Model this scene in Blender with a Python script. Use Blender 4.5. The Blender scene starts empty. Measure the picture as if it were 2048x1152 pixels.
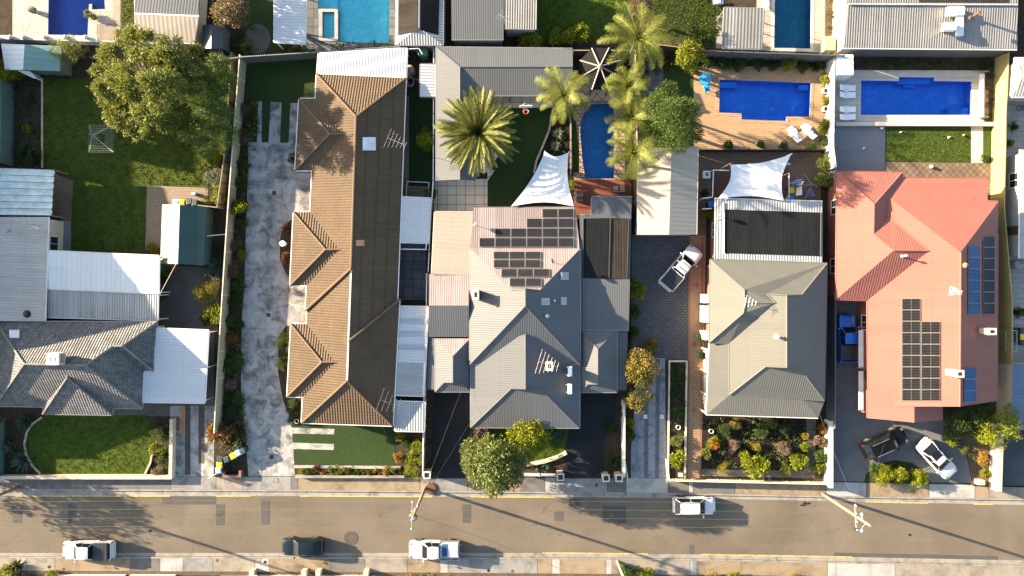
import bpy, bmesh, math, random
from mathutils import Vector, Matrix
from mathutils.geometry import tessellate_polygon
SC = bpy.context.scene
COL = SC.collection
H = 72.0                     # flying height of the camera, metres
S = 2048.0 / (1.5 * H)       # photo pixels per metre on the ground
def P(u, v, z=0.0):          # photo pixel at height z -> world point
    f = (H - z) / H / S
    return Vector(((u - 1024) * f, (576 - v) * f, z))
def rnd(seed): return random.Random(seed)

# ---------------------------------------------------------------- materials
MATS = {}
class NT:
    def __init__(s, name):
        m = bpy.data.materials.new(name); m.use_nodes = True
        s.m = m; s.t = m.node_tree; s.b = s.t.nodes['Principled BSDF']; s.out = s.t.nodes['Material Output']
        MATS[name] = m
    def n(s, typ, props=None, **ins):
        nd = s.t.nodes.new(typ)
        for k, v in (props or {}).items(): setattr(nd, k, v)
        for k, v in ins.items():
            key = int(k[1:]) if k[0] == 'i' and k[1:].isdigit() else k.replace('_', ' ')
            s.set(nd.inputs[key], v)
        return nd
    def set(s, sock, v):
        if isinstance(v, bpy.types.NodeSocket): s.t.links.new(v, sock)
        elif hasattr(v, '__len__') and len(v) == 3 and sock.type == 'RGBA': sock.default_value = (*v, 1)
        else: sock.default_value = v
    def math(s, op, a, b=0.0, c=0.0): return s.n('ShaderNodeMath', {'operation': op}, i0=a, i1=b, i2=c).outputs[0]
    def mix(s, f, a, b, blend='MIX'):
        nd = s.n('ShaderNodeMix', {'data_type': 'RGBA', 'blend_type': blend})
        s.set(nd.inputs[0], f); s.set(nd.inputs[6], a); s.set(nd.inputs[7], b); return nd.outputs[2]
    def coord(s, which='Object'): return s.n('ShaderNodeTexCoord').outputs[which]
    def noise(s, vec, scale, detail=3.0, rough=0.55, dist=0.0):
        return s.n('ShaderNodeTexNoise', None, Vector=vec, Scale=scale, Detail=detail, Roughness=rough, Distortion=dist).outputs['Fac']
    def ramp(s, f, lo, hi): return s.n('ShaderNodeMapRange', None, i0=f, i1=lo, i2=hi, i3=0.0, i4=1.0).outputs[0]
    def bump(s, h, dist, strength=1.0, normal=None):
        nd = s.n('ShaderNodeBump', None, Strength=strength, Distance=dist, Height=h)
        if normal is not None: s.set(nd.inputs['Normal'], normal)
        return nd.outputs[0]
    def fin(s, col=None, rough=None, metal=None, normal=None, **kw):
        if col is not None: s.set(s.b.inputs['Base Color'], col)
        if rough is not None: s.set(s.b.inputs['Roughness'], rough)
        if metal is not None: s.set(s.b.inputs['Metallic'], metal)
        if normal is not None: s.set(s.b.inputs['Normal'], normal)
        for k, v in kw.items(): s.set(s.b.inputs[k.replace('_', ' ')], v)
        return s.m
def sc(c, k): return tuple(min(1, x * k) for x in c)

def geo_pos(t): return t.n('ShaderNodeNewGeometry').outputs['Position']
def plain(name, col, rough=0.6, metal=0.0, var=0.15, scale=1.5, spec=None):
    t = NT(name); f = t.noise(geo_pos(t), scale, 4)
    c = t.mix(t.ramp(f, .3, .7), sc(col, 1 - var), sc(col, 1 + var))
    if spec is not None: t.set(t.b.inputs['Specular IOR Level'], spec)
    return t.fin(c, rough, metal)
def corr(name, col, pitch=.25, depth=.025, rough=.45, var=.12, dirt=(.05, .045, .04), dirt_amt=.25, spec=.5):
    t = NT(name); uv = t.coord('UV')
    sep = t.n('ShaderNodeSeparateXYZ', None, Vector=uv)
    w = t.math('SINE', t.math('MULTIPLY', sep.outputs[0], 2 * math.pi / pitch))
    st = t.n('ShaderNodeMapping', None, Vector=uv, Scale=(2.2, .16, 1)).outputs[0]
    streak = t.noise(st, 1.0, 4, .6)
    sheet = t.n('ShaderNodeTexWhiteNoise', {'noise_dimensions': '1D'}, W=t.math('FLOOR', t.math('DIVIDE', sep.outputs[0], .85))).outputs['Value']
    c = t.mix(sheet, sc(col, 1 - var * .6), sc(col, 1 + var * .6))
    c = t.mix(t.math('MULTIPLY', t.ramp(streak, .45, .8), dirt_amt), c, dirt)
    blot = t.noise(geo_pos(t), .5, 5)
    c = t.mix(t.math('MULTIPLY', t.ramp(blot, .45, .75), dirt_amt * .6), c, dirt)
    # lap joints across the sheets
    lap = t.math('LESS_THAN', t.math('FRACT', t.math('DIVIDE', sep.outputs[1], 3.3)), .012)
    c = t.mix(t.math('MULTIPLY', lap, .35), c, sc(col, .45))
    return t.fin(c, rough, 0, t.bump(w, depth), Specular_IOR_Level=spec)
def tile(name, col, col2, pu=.3, pv=.36, depth=.05, rough=.75, moss=None):
    t = NT(name); uv = t.coord('UV'); sep = t.n('ShaderNodeSeparateXYZ', None, Vector=uv)
    u = sep.outputs[0]; v = sep.outputs[1]
    roll = t.math('SINE', t.math('MULTIPLY', u, 2 * math.pi / pu))
    vf = t.math('FRACT', t.math('DIVIDE', v, pv))
    h = t.math('ADD', t.math('MULTIPLY', roll, .5), t.math('MULTIPLY', t.math('SUBTRACT', 1.0, vf), .9))
    cell = t.n('ShaderNodeCombineXYZ', None, X=t.math('FLOOR', t.math('DIVIDE', u, pu)), Y=t.math('FLOOR', t.math('DIVIDE', v, pv)))
    rv = t.n('ShaderNodeTexWhiteNoise', {'noise_dimensions': '2D'}, Vector=cell.outputs[0]).outputs['Value']
    c = t.mix(rv, col, col2)
    big = t.noise(geo_pos(t), .45, 5)
    c = t.mix(t.math('MULTIPLY', t.ramp(big, .42, .7), .45), c, sc(col, .62))
    if moss: c = t.mix(t.math('MULTIPLY', t.ramp(t.noise(geo_pos(t), 1.6, 6, .7), .5, .72), .6), c, moss)
    edge = t.math('LESS_THAN', vf, .14)
    c = t.mix(t.math('MULTIPLY', edge, .5), c, sc(col, .45))
    return t.fin(c, rough, 0, t.bump(h, depth), Specular_IOR_Level=.3)
def paver(name, c1, c2, mortar, w=.4, h=.2, ms=.02, rough=.8, dirt=.35, rot=0.0, offset=.5):
    t = NT(name); uv = t.n('ShaderNodeMapping', None, Vector=geo_pos(t), Rotation=(0, 0, rot)).outputs[0]
    b = t.n('ShaderNodeTexBrick', {'offset': offset}, Vector=uv, Color1=c1, Color2=c2, Mortar=mortar, Scale=1.0, Mortar_Size=ms, Bias=0.0, Brick_Width=w, Row_Height=h)
    f = t.noise(geo_pos(t), .7, 6, .65)
    c = t.mix(t.math('MULTIPLY', t.ramp(f, .4, .75), dirt), b.outputs['Color'], sc(c1, .4))
    return t.fin(c, rough, 0, t.bump(t.math('SUBTRACT', 1.0, b.outputs['Fac']), .02))
def concrete(name, col, stain=(.05, .05, .05), amt=.6, scale=.5, rough=.85, lo=.45, hi=.66, speck=.12):
    t = NT(name); p = geo_pos(t)
    f = t.noise(p, scale, 8, .68, .6); g = t.noise(p, scale * .35, 4, .6)
    m = t.math('MULTIPLY', t.ramp(f, lo, hi), t.ramp(g, .25, .52))
    c = t.mix(t.math('MULTIPLY', m, amt), col, stain)
    s2 = t.noise(p, 9.0, 3, .7)
    c = t.mix(t.math('MULTIPLY', t.ramp(s2, .4, .75), speck), c, sc(col, .35))
    return t.fin(c, rough, 0, t.bump(s2, .01))
def asphalt(name, col, patch=.25, scale=.16, worn=None):
    t = NT(name); p = geo_pos(t)
    fine = t.noise(p, 14.0, 2, .8); f = t.noise(p, scale, 7, .62, .3)
    st = t.noise(t.n('ShaderNodeMapping', None, Vector=p, Scale=(.05, .8, 1)).outputs[0], 1.0, 4)
    c = t.mix(t.ramp(f, .35, .68), sc(col, 1 - patch), sc(col, 1 + patch))
    c = t.mix(t.math('MULTIPLY', t.ramp(st, .45, .7), .35), c, worn or sc(col, 1.3))
    c = t.mix(t.math('MULTIPLY', t.ramp(fine, .35, .8), .5), c, sc(col, .55))
    crk = t.n('ShaderNodeTexVoronoi', {'feature': 'DISTANCE_TO_EDGE'}, Vector=t.n('ShaderNodeVectorMath', {'operation': 'ADD'}, i0=p, i1=t.n('ShaderNodeVectorMath', {'operation': 'SCALE'}, i0=t.n('ShaderNodeTexNoise', None, Vector=p, Scale=1.2).outputs['Color'], Scale=1.2).outputs[0]).outputs[0], Scale=.16).outputs['Distance']
    ck = t.math('MULTIPLY', t.math('LESS_THAN', crk, .004), t.ramp(t.noise(p, .08, 3), .5, .6))
    c = t.mix(t.math('MULTIPLY', ck, .55), c, sc(col, .35))
    return t.fin(c, .9, 0, t.bump(fine, .012), Specular_IOR_Level=.2)
def soil(name, c1, c2, scale=1.2):
    t = NT(name); p = geo_pos(t); f = t.noise(p, scale, 8, .7); g = t.noise(p, 7, 4, .8)
    c = t.mix(t.ramp(f, .35, .65), c1, c2); c = t.mix(t.math('MULTIPLY', t.ramp(g, .5, .75), .5), c, sc(c2, 1.7))
    return t.fin(c, .95, 0, t.bump(g, .06), Specular_IOR_Level=.1)
def grass(name, c1, c2, dry=None, bump=.08, dry_amt=.6, stripes=0.0):
    t = NT(name); p = geo_pos(t); f = t.noise(p, .35, 6, .65); g = t.noise(p, 8, 4, .8); cl = t.noise(p, 2.2, 4, .7)
    c = t.mix(t.ramp(f, .35, .65), c1, c2)
    if dry: c = t.mix(t.math('MULTIPLY', t.ramp(t.noise(p, .22, 5, .6), .5, .72), dry_amt), c, dry)
    if stripes:
        sp = t.n('ShaderNodeSeparateXYZ', None, Vector=p)
        c = t.mix(t.math('MULTIPLY', t.ramp(t.math('SINE', t.math('MULTIPLY', sp.outputs[1], 11.0)), -.5, .5), stripes), c, sc(c1, .6))
    c = t.mix(t.math('MULTIPLY', t.ramp(g, .4, .72), .55), c, sc(c1, .45))
    hh = t.math('ADD', t.math('MULTIPLY', g, .5), cl)
    return t.fin(c, .9, 0, t.bump(hh, bump), Specular_IOR_Level=.15)
def leaf(name, c1, c2, c3, trans=.3):
    t = NT(name); r = t.n('ShaderNodeNewGeometry').outputs['Random Per Island']
    nd = t.n('ShaderNodeValToRGB', None, Fac=r); e = nd.color_ramp.elements
    e[0].position = 0; e[0].color = (*c1, 1); e[1].position = 1; e[1].color = (*c3, 1)
    k = e.new(.55); k.color = (*c2, 1)
    c = t.mix(t.math('MULTIPLY', t.ramp(t.noise(geo_pos(t), 1.1, 3), .4, .65), .5), nd.outputs[0], sc(c1, .75))
    t.fin(c, .55, 0, None, Specular_IOR_Level=.25)
    tr = t.n('ShaderNodeBsdfTranslucent', None, Color=t.mix(.4, c, (.28, .26, .03)))
    mx = t.n('ShaderNodeMixShader', None, Fac=trans, i1=t.b.outputs[0], i2=tr.outputs[0])
    t.t.links.new(mx.outputs[0], t.out.inputs[0]); return t.m
def water(name, tint, gl=.9, wave=3.0):
    t = NT(name); p = geo_pos(t)
    h = t.noise(p, wave, 3, .5, .8)
    nrm = t.bump(h, .05, .35)
    tr = t.n('ShaderNodeBsdfTransparent', None, Color=tint)
    g = t.n('ShaderNodeBsdfGlossy', None, Color=(gl, gl, gl), Roughness=.04, Normal=nrm)
    fr = t.n('ShaderNodeFresnel', None, IOR=1.33, Normal=nrm)
    mx = t.n('ShaderNodeMixShader', None, Fac=fr.outputs[0], i1=tr.outputs[0], i2=g.outputs[0])
    t.t.links.new(mx.outputs[0], t.out.inputs[0]); return t.m
def poolshell(name, col, tile_line=.0):
    t = NT(name); p = geo_pos(t)
    f = t.n('ShaderNodeTexVoronoi', None, Vector=t.n('ShaderNodeVectorMath', {'operation': 'ADD'}, i0=p, i1=t.n('ShaderNodeTexNoise', None, Vector=p, Scale=2.0).outputs['Color']).outputs[0], Scale=2.6).outputs['Distance']
    c = t.mix(t.ramp(f, .1, .75), sc(col, .72), sc(col, 1.3))  # caustic-like ripples of light painted into the shell colour
    c = t.mix(t.ramp(t.noise(p, .8, 4), .35, .7), c, sc(col, .85))
    return t.fin(c, .4)
def paint(name, col, metal=0.0, rough=.3, coat=.35, spec=.5):
    t = NT(name); f = t.noise(geo_pos(t), 3, 4)
    return t.fin(t.mix(t.ramp(f, .35, .7), sc(col, .93), sc(col, 1.03)), t.n('ShaderNodeMapRange', None, i0=f, i3=rough * .8, i4=rough * 1.25).outputs[0], metal, Coat_Weight=coat, Coat_Roughness=.05, Specular_IOR_Level=spec)
def cells(name, col, line, nx, ny, lw=.05, gl=.12, spec=.12):
    t = NT(name); uv = t.coord('UV'); s = t.n('ShaderNodeSeparateXYZ', None, Vector=uv)
    def ln(a, n, w): return t.math('LESS_THAN', t.math('FRACT', t.math('MULTIPLY', a, n)), w)
    m = t.math('MAXIMUM', ln(s.outputs[0], nx, lw), ln(s.outputs[1], ny, lw))
    f = t.noise(geo_pos(t), .9, 4)
    c = t.mix(m, t.mix(f, sc(col, .7), sc(col, 1.3)), line)
    return t.fin(c, gl, 0, Specular_IOR_Level=spec)

# ---------------------------------------------------------------- mesh collector
class MB:
    def __init__(s): s.v = []; s.f = []; s.uv = None; s.sm = False; s.mi = []; s.cur = 0
    def face(s, pts):
        i = len(s.v); s.v += [Vector(p) for p in pts]; s.f.append(tuple(range(i, i + len(pts)))); s.mi.append(s.cur); return s
    def mesh(s, vs, fs):
        i = len(s.v); s.v += [Vector(p) for p in vs]; s.f += [tuple(i + k for k in f) for f in fs]; s.mi += [s.cur] * len(fs); return s
    def box(s, c, d, rz=0.0, bev=0.0, tilt=None):
        x, y, z = (k / 2 for k in d); b = min(bev, x * .9, y * .9, z * .9)
        M = Matrix.Translation(c) @ Matrix.Rotation(rz, 4, 'Z')
        if tilt: M = M @ Matrix.Rotation(tilt[1], 4, tilt[0])
        if b <= 0:
            vs = [(i, j, k) for k in (-z, z) for j in (-y, y) for i in (-x, x)]
            fs = [(0, 2, 3, 1), (4, 5, 7, 6), (0, 1, 5, 4), (2, 6, 7, 3), (0, 4, 6, 2), (1, 3, 7, 5)]
        else:
            bm = bmesh.new(); bmesh.ops.create_cube(bm, size=1)
            bmesh.ops.scale(bm, vec=d, verts=bm.verts); bmesh.ops.bevel(bm, geom=bm.edges[:], offset=b, segments=2, affect='EDGES', profile=.5)
            bm.verts.index_update(); vs = [v.co.copy() for v in bm.verts]; fs = [[v.index for v in f.verts] for f in bm.faces]; bm.free()
        return s.mesh([M @ Vector(v) for v in vs], fs)
    def prism(s, poly, z0, z1):          # poly: xy points (Vectors), z0/z1 numbers
        n = len(poly); a = sum(poly[i].x * poly[(i + 1) % n].y - poly[(i + 1) % n].x * poly[i].y for i in range(n))
        if a < 0: poly = poly[::-1]
        lo = [Vector((p.x, p.y, z0)) for p in poly]; hi = [Vector((p.x, p.y, z1)) for p in poly]
        s.face(hi)
        for i in range(n): s.face([lo[i], lo[(i + 1) % n], hi[(i + 1) % n], hi[i]])
        return s
    def tube(s, pts, r, n=6, cap=True):
        pts = [Vector(p) for p in pts]; rs = r if hasattr(r, '__len__') else [r] * len(pts); rings = []
        for i, p in enumerate(pts):
            d = (pts[min(i + 1, len(pts) - 1)] - pts[max(i - 1, 0)]).normalized()
            a = d.orthogonal().normalized() if abs(d.z) < .95 else Vector((1, 0, 0)) - d * d.x
            if abs(d.z) < .95: a = Vector((-d.y, d.x, 0)).normalized()
            a.normalize(); b = d.cross(a)
            rings.append([p + (a * math.cos(q) + b * math.sin(q)) * rs[i] for q in (2 * math.pi * k / n for k in range(n))])
        i0 = len(s.v); s.v += [q for g in rings for q in g]
        for i in range(len(pts) - 1):
            for k in range(n):
                a = i0 + i * n + k; b = i0 + i * n + (k + 1) % n; s.f.append((a, b, b + n, a + n)); s.mi.append(s.cur)
        if cap:
            s.f.append(tuple(i0 + k for k in range(n))[::-1]); s.mi.append(s.cur)
            e = i0 + (len(pts) - 1) * n; s.f.append(tuple(e + k for k in range(n))); s.mi.append(s.cur)
        return s
    def lathe(s, c, prof, n=16):         # prof: (r, z)
        c = Vector(c); rings = []
        i0 = len(s.v)
        for r, z in prof: s.v += [c + Vector((r * math.cos(2 * math.pi * k / n), r * math.sin(2 * math.pi * k / n), z)) for k in range(n)]
        for i in range(len(prof) - 1):
            for k in range(n):
                a = i0 + i * n + k; b = i0 + i * n + (k + 1) % n; s.f.append((a, b, b + n, a + n)); s.mi.append(s.cur)
        return s
    def build(s, name, mat, parent=None, smooth=False, autouv=True, uvs=None):
        me = bpy.data.meshes.new(name)
        o = bpy.data.objects.new(name, me); COL.objects.link(o)
        off = Vector((0, 0, 0))
        if parent is not None:
            o.parent = parent
            q = parent
            while q is not None: off += q.location; q = q.parent
        elif s.v:
            xs = [v.x for v in s.v]; ys = [v.y for v in s.v]; zs = [v.z for v in s.v]
            off = Vector(((min(xs) + max(xs)) / 2, (min(ys) + max(ys)) / 2, min(zs))); o.location = off
        me.from_pydata([v - off for v in s.v], [], s.f)
        for m in (mat if isinstance(mat, (list, tuple)) else [mat]): me.materials.append(m)
        if len(me.materials) > 1: me.polygons.foreach_set('material_index', s.mi)
        if smooth: me.polygons.foreach_set('use_smooth', [True] * len(me.polygons))
        if uvs is not None:
            l = me.uv_layers.new(name='UV'); l.data.foreach_set('uv', uvs)
        elif autouv: face_uv(me, s.v, s.f)
        me.update(); return o
def face_uv(me, vs, fs):
    out = []
    for f in fs:
        a, b, c = vs[f[0]], vs[f[1]], vs[f[2]]; n = (b - a).cross(c - a)
        if n.length < 1e-9: n = Vector((0, 0, 1))
        n.normalize()
        if n.z < 0: n = -n
        t = Vector((0, 0, 1)).cross(n)
        t = Vector((1, 0, 0)) if t.length < .012 else t.normalized()
        bb = n.cross(t)
        for i in f: out += [vs[i].dot(t), vs[i].dot(bb)]
    l = me.uv_layers.new(name='UV'); l.data.foreach_set('uv', out)

SEEN = {}
def tag(o, label, cat, group=None, kind=None):
    o['label'] = label; o['category'] = cat
    if group: o['group'] = group
    if kind: o['kind'] = kind
    return o
def thing(name, label, cat, loc, rz=0.0, group=None, kind=None):
    o = bpy.data.objects.new(name, None); o.empty_display_size = .3; COL.objects.link(o)
    o.location = Vector(loc); o.rotation_euler = (0, 0, rz); return tag(o, label, cat, group, kind)
def copy_tree(o, parent=None):
    c = o.copy(); COL.objects.link(c)
    if parent is not None: c.parent = parent
    for ch in list(o.children): copy_tree(ch, c)
    return c
def setmat(o, m):
    o.material_slots[0].link = 'OBJECT'; o.material_slots[0].material = m
def flat(name, px, z, mat, holes=(), label=None, cat=None, kind='structure', thick=0.0):
    rings = [[P(u, v, z) for u, v in px]] + [[P(u, v, z) for u, v in h] for h in holes]
    vs = [p for r in rings for p in r]; tris = tessellate_polygon(rings)
    m = MB(); out = []
    for a, b, c in tris:
        if (vs[b] - vs[a]).cross(vs[c] - vs[a]).z < 0: b, c = c, b
        out.append((a, b, c))
    m.mesh(vs, out)
    if thick:
        n = len(px)
        for i in range(n):
            a, b = vs[i], vs[(i + 1) % n]; dz = Vector((0, 0, thick)); m.face([a - dz, b - dz, b, a])
    o = m.build(name, mat)
    o['kind'] = kind
    if label: o['label'] = label; o['category'] = cat or name.replace('_', ' ')
    return o
def rect(x0, y0, x1, y1): return [(x0, y0), (x1, y0), (x1, y1), (x0, y1)]
def ell(cx, cy, rx, ry, n=24): return [(cx + rx * math.cos(2 * math.pi * k / n), cy + ry * math.sin(2 * math.pi * k / n)) for k in range(n)]
def inset(pts, d):                        # pts: world Vectors, inward offset
    n = len(pts); a = sum(pts[i].x * pts[(i + 1) % n].y - pts[(i + 1) % n].x * pts[i].y for i in range(n))
    if a < 0: pts = pts[::-1]
    out = []
    for i in range(n):
        p0, p, p1 = pts[i - 1], pts[i], pts[(i + 1) % n]
        d0 = (p - p0).xy.normalized(); d1 = (p1 - p).xy.normalized()
        n0 = Vector((-d0.y, d0.x)); n1 = Vector((-d1.y, d1.x)); b = n0 + n1
        if b.length < .05: b = n0
        k = d / max(.4, b.normalized().dot(n0)); q = b.normalized() * k
        out.append(Vector((p.x + q.x, p.y + q.y, p.z)))
    return out

# ---------------------------------------------------------------- buildings
def roof(parent, polys, mat, gutter=None, cap=None, name='roof', skirt=.16, gr=.06, cr=.11, lift=0.0):
    """polys: lists of (u, v, z); a roof with eave skirt, gutters on the level outer edges and caps on ridges and hips"""
    faces = [[P(*q) + Vector((0, 0, lift)) for q in p] for p in polys]
    m = MB(); edges = {}; gl = []; cl_ = []
    key = lambda p: (round(p.x, 2), round(p.y, 2), round(p.z, 2))
    for f in faces:
        n = Vector((0, 0, 0))
        for i in range(len(f)): n += f[i].cross(f[(i + 1) % len(f)])
        if n.z < 0: f.reverse()
        m.face(f)
        for i in range(len(f)):
            a, b = f[i], f[(i + 1) % len(f)]; edges.setdefault(tuple(sorted((key(a), key(b)))), []).append((a, b, f))
    for k, es in edges.items():
        a, b, f = es[0]
        if len(es) == 1:
            d = Vector((0, 0, skirt)); m.face([a - d, b - d, b, a])
            if gutter is not None and abs(a.z - b.z) < .12 and (b - a).length > .2:
                out = Vector(((b - a).y, -(b - a).x, 0)).normalized() * gr * .6; dn = Vector((0, 0, -.05))
                gl.append((a, b, a + out + dn, b + out + dn))
        elif cap is not None:
            f2 = es[1][2]; mid = lambda q: sum(q, Vector()) / len(q)
            nf = (f[1] - f[0]).cross(f[2] - f[1]).normalized()
            if nf.dot(mid(f2) - a) < -.02:      # convex edge
                cl_.append((a, b, a + Vector((0, 0, .02)), b + Vector((0, 0, .02))))
    r = m.build(name, mat, parent)
    for L, nm, mt, rr in ((gl, 'gutter', gutter, gr), (cl_, 'ridge_cap', cap, cr)):
        while L:                            # one piece for every connected run
            run = [L.pop()]; ks = {key(run[0][0]), key(run[0][1])}; more = True
            while more:
                more = [e for e in L if key(e[0]) in ks or key(e[1]) in ks]
                for e in more: L.remove(e); run.append(e); ks |= {key(e[0]), key(e[1])}
            q = MB()
            for e in run: q.tube([e[2], e[3]], rr, 6)
            q.build(nm, mt, r)
    return r
def onplane(poly, u, v):               # where the ray of photo pixel (u, v) meets the plane of three (u, v, z) points
    a, b, c = [P(*q) for q in poly[:3]]; n = (b - a).cross(c - a); cam = Vector((0, 0, H)); d = P(u, v, 0) - cam; return cam + d * (n.dot(a - cam) / n.dot(d))
def zz(poly, u, v): return (u, v, onplane(poly, u, v).z)
def walls(parent, px, ze, mat, ins=.5, z0=0.0, win=True, frame='white_paint', pane='window_glass', skip=()):
    pts = inset([P(u, v, ze) for u, v in px], ins); m = MB(); n = len(pts)
    m.prism(pts, z0, ze - .06); w = m.build('wall', mat, parent)
    if win:
        k = 0
        for i in range(n):
            a, b = pts[i].copy(), pts[(i + 1) % n].copy(); a.z = b.z = 0; L = (b - a).length
            if L < 2.6: continue
            cnt = max(1, int(L / 4.2)); d = (b - a).normalized(); out = Vector((d.y, -d.x, 0))
            for j in range(cnt):
                k += 1
                if k in skip: continue
                c = a + d * L * (j + .5) / cnt; rz = math.atan2(d.y, d.x)
                ww = 1.5 if L > 3.5 else 1.0
                if k % 5 == 3 and L > 4:
                    dr = MB().box(c + out * .03 + Vector((0, 0, z0 + 1.05)), (.95, .08, 2.1), rz).build('door', MATS['timber_dark'], parent)
                    MB().box(c + out * .1 + d * .36 + Vector((0, 0, z0 + 1.0)), (.14, .06, .04), rz).build('handle', MATS['metal'], dr)
                else:
                    fr = MB()
                    for s in (-1, 1):
                        fr.box(c + out * .03 + d * s * (ww / 2) + Vector((0, 0, z0 + 1.5)), (.08, .1, 1.3), rz)
                        fr.box(c + out * .03 + Vector((0, 0, z0 + 1.5 + s * .65)), (ww + .08, .1, .08), rz)
                    fr.box(c + out * .03 + Vector((0, 0, z0 + 1.5)), (.05, .08, 1.24), rz)
                    f = fr.build('window', MATS[frame], parent)
                    MB().box(c + out * .015 + Vector((0, 0, z0 + 1.5)), (ww - .04, .05, 1.24), rz).build('pane', MATS[pane], f)
    return w
def posts(parent, pts, r=.05, mat='white_paint', name='post', z0=0.0):
    for u, v, z in pts:
        p = P(u, v, z); MB().box((p.x, p.y, (z + z0) / 2 - .06), (r * 2, r * 2, z - z0 - .12)).build(name, MATS[mat], parent)
def centre(px, z=0.0):
    p = P(sum(q[0] for q in px) / len(px), sum(q[1] for q in px) / len(px), z); return Vector((p.x, p.y, 0))
def canopy(name, label, cat, px, mat, post_mat='white_paint', edge=None, post_px=None, group=None, fall=None, th=.07, framed=True):
    """flat sheet roof on posts; px: (u, v, z)"""
    pts = [P(*q) for q in px]; c = sum(pts, Vector()) / len(pts); c.z = 0
    t = thing(name, label, cat, c, 0, group)
    m = MB(); n = Vector()
    for i in range(len(pts)): n += pts[i].cross(pts[(i + 1) % len(pts)])
    if n.z < 0: pts.reverse()
    m.face(pts); d = Vector((0, 0, th))
    for i in range(len(pts)): m.face([pts[i] - d, pts[(i + 1) % len(pts)] - d, pts[(i + 1) % len(pts)], pts[i]])
    m.face([p - d for p in reversed(pts)])
    m.build('roof_sheet', mat, t)
    ins = inset([p.copy() for p in pts], .12)
    if framed:
        g = MB()
        for i in range(len(pts)):
            a, b = pts[i] - d * .9, pts[(i + 1) % len(pts)] - d * .9; out = Vector(((b - a).y, -(b - a).x, 0)).normalized() * .05
            g.tube([a + out, b + out], .055, 6)
        g.build('edge_gutter', MATS[edge or post_mat], t)
    if post_px is None: plist = ins
    else: plist = [P(*q) for q in post_px]
    for p in plist: MB().box((p.x, p.y, (p.z - th) / 2), (.1, .1, p.z - th)).build('post', MATS[post_mat], t)
    return t
def fence(name, label, px, h, mat, post_mat, cat='fence', gap=2.4, th=.05, z0=0.0, group=None, rail=True, posts_on=True, cap=None, panel='panel', post_side=0.0):
    pts = [P(u, v, 0) for u, v in px]; c = sum(pts, Vector()) / len(pts)
    t = thing(name, label, cat, c, 0, group); pl = 0
    for ks, (a, b) in enumerate(zip(pts, pts[1:])):
        d = (b - a); L = d.length; d.normalize(); rz = math.atan2(d.y, d.x); mid = (a + b) / 2 + Vector((0, 0, ks * .004))
        MB().box(mid + Vector((0, 0, z0 + h / 2)), (L, th, h), rz).build(panel, MATS[mat], t)
        if rail: MB().box(mid + Vector((0, 0, z0 + h + .015)), (L + .02, th + .05, .06), rz).build('top_rail', MATS[cap or post_mat], t)
        if posts_on:
            k = max(1, round(L / gap))
            for i in range(k + 1):
                if i == 0 and pl: continue
                p = a + d * L * i / k; MB().box(p + Vector((0, 0, z0 + (h + .06) / 2)), (.09, th + .08, h + .06), rz).build('post', MATS[post_mat], t)
            pl = 1
    return t
def wall_run(name, label, px, h, w, mat, cat='wall', cap=None, z0=0.0):
    pts = [P(u, v, 0) for u, v in px]; c = sum(pts, Vector()) / len(pts); t = thing(name, label, cat, c)
    b = MB(); cp = MB()
    for k, (a, q) in enumerate(zip(pts, pts[1:])):
        d = q - a; rz = math.atan2(d.y, d.x); mid = (a + q) / 2 + Vector((0, 0, k * .004))
        b.box(mid + Vector((0, 0, z0 + h / 2)), (d.length + w * .98, w, h), rz)
        cp.box(mid + Vector((0, 0, z0 + h + .03)), (d.length + w, w + .06, .06), rz)
    b.build('wall_body', MATS[mat], t); cp.build('coping', MATS[cap or mat], t); return t
# ---------------------------------------------------------------- the palette
concrete('footpath_concrete', (.225, .195, .155), (.07, .06, .05), .75, .6, speck=.3)
concrete('footpath_grey', (.20, .195, .185), (.055, .055, .055), .85, .6, speck=.3)
concrete('footpath_dark', (.115, .11, .10), (.045, .042, .04), .8, .6, speck=.3)
concrete('footpath_sand', (.215, .165, .105), (.085, .062, .038), .8, .6, speck=.3)
concrete('concrete_pale', (.30, .295, .275), (.10, .10, .095), .6, .6, speck=.25)
concrete('concrete_drive', (.36, .355, .33), (.05, .05, .047), .95, .8, lo=.40, hi=.62, speck=.7)
concrete('concrete_dark', (.085, .075, .062), (.03, .026, .022), .6, .5)
concrete('concrete_patio', (.16, .165, .175), (.11, .11, .115), .5, .8)
concrete('concrete_kerb', (.235, .22, .19), (.07, .065, .055), .8, .8, speck=.3)
concrete('gravel', (.24, .255, .275), (.04, .045, .05), .9, 1.1, speck=.95); concrete('gravel_track', (.10, .11, .125), (.04, .045, .055), .9, .9, speck=.8)
asphalt('asphalt_road', (.122, .102, .077), .2)
asphalt('asphalt_patch', (.07, .066, .06), .15, .4)
asphalt('asphalt_new', (.017, .018, .02), .2, .3)
asphalt('asphalt_drive', (.12, .122, .126), .2, .3)
asphalt('asphalt_blue', (.06, .066, .075), .2, .3)
soil('soil', (.026, .02, .014), (.055, .042, .028))
soil('mulch_dark', (.012, .010, .009), (.025, .02, .016))
soil('bare_earth', (.07, .05, .034), (.11, .08, .055))
grass('grass_deep', (.040, .066, .009), (.058, .084, .012), (.085, .085, .024), .09, .45)
grass('grass_lush', (.036, .070, .008), (.054, .09, .011), (.075, .095, .02), .08, .3)
grass('grass_turf', (.021, .040, .010), (.028, .048, .013), None, .03, .2)
grass('grass_bright', (.034, .060, .010), (.05, .08, .012), (.07, .085, .02), .06, .4, stripes=.25)
grass('grass_dry', (.06, .055, .02), (.09, .075, .025), (.12, .09, .04), .06)
grass('grass_dim', (.02, .034, .008), (.035, .045, .012), (.05, .045, .02), .06)
paver('paver_tan', (.33, .20, .105), (.37, .24, .13), (.19, .115, .06), .42, .21, .012, dirt=.2)
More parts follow.
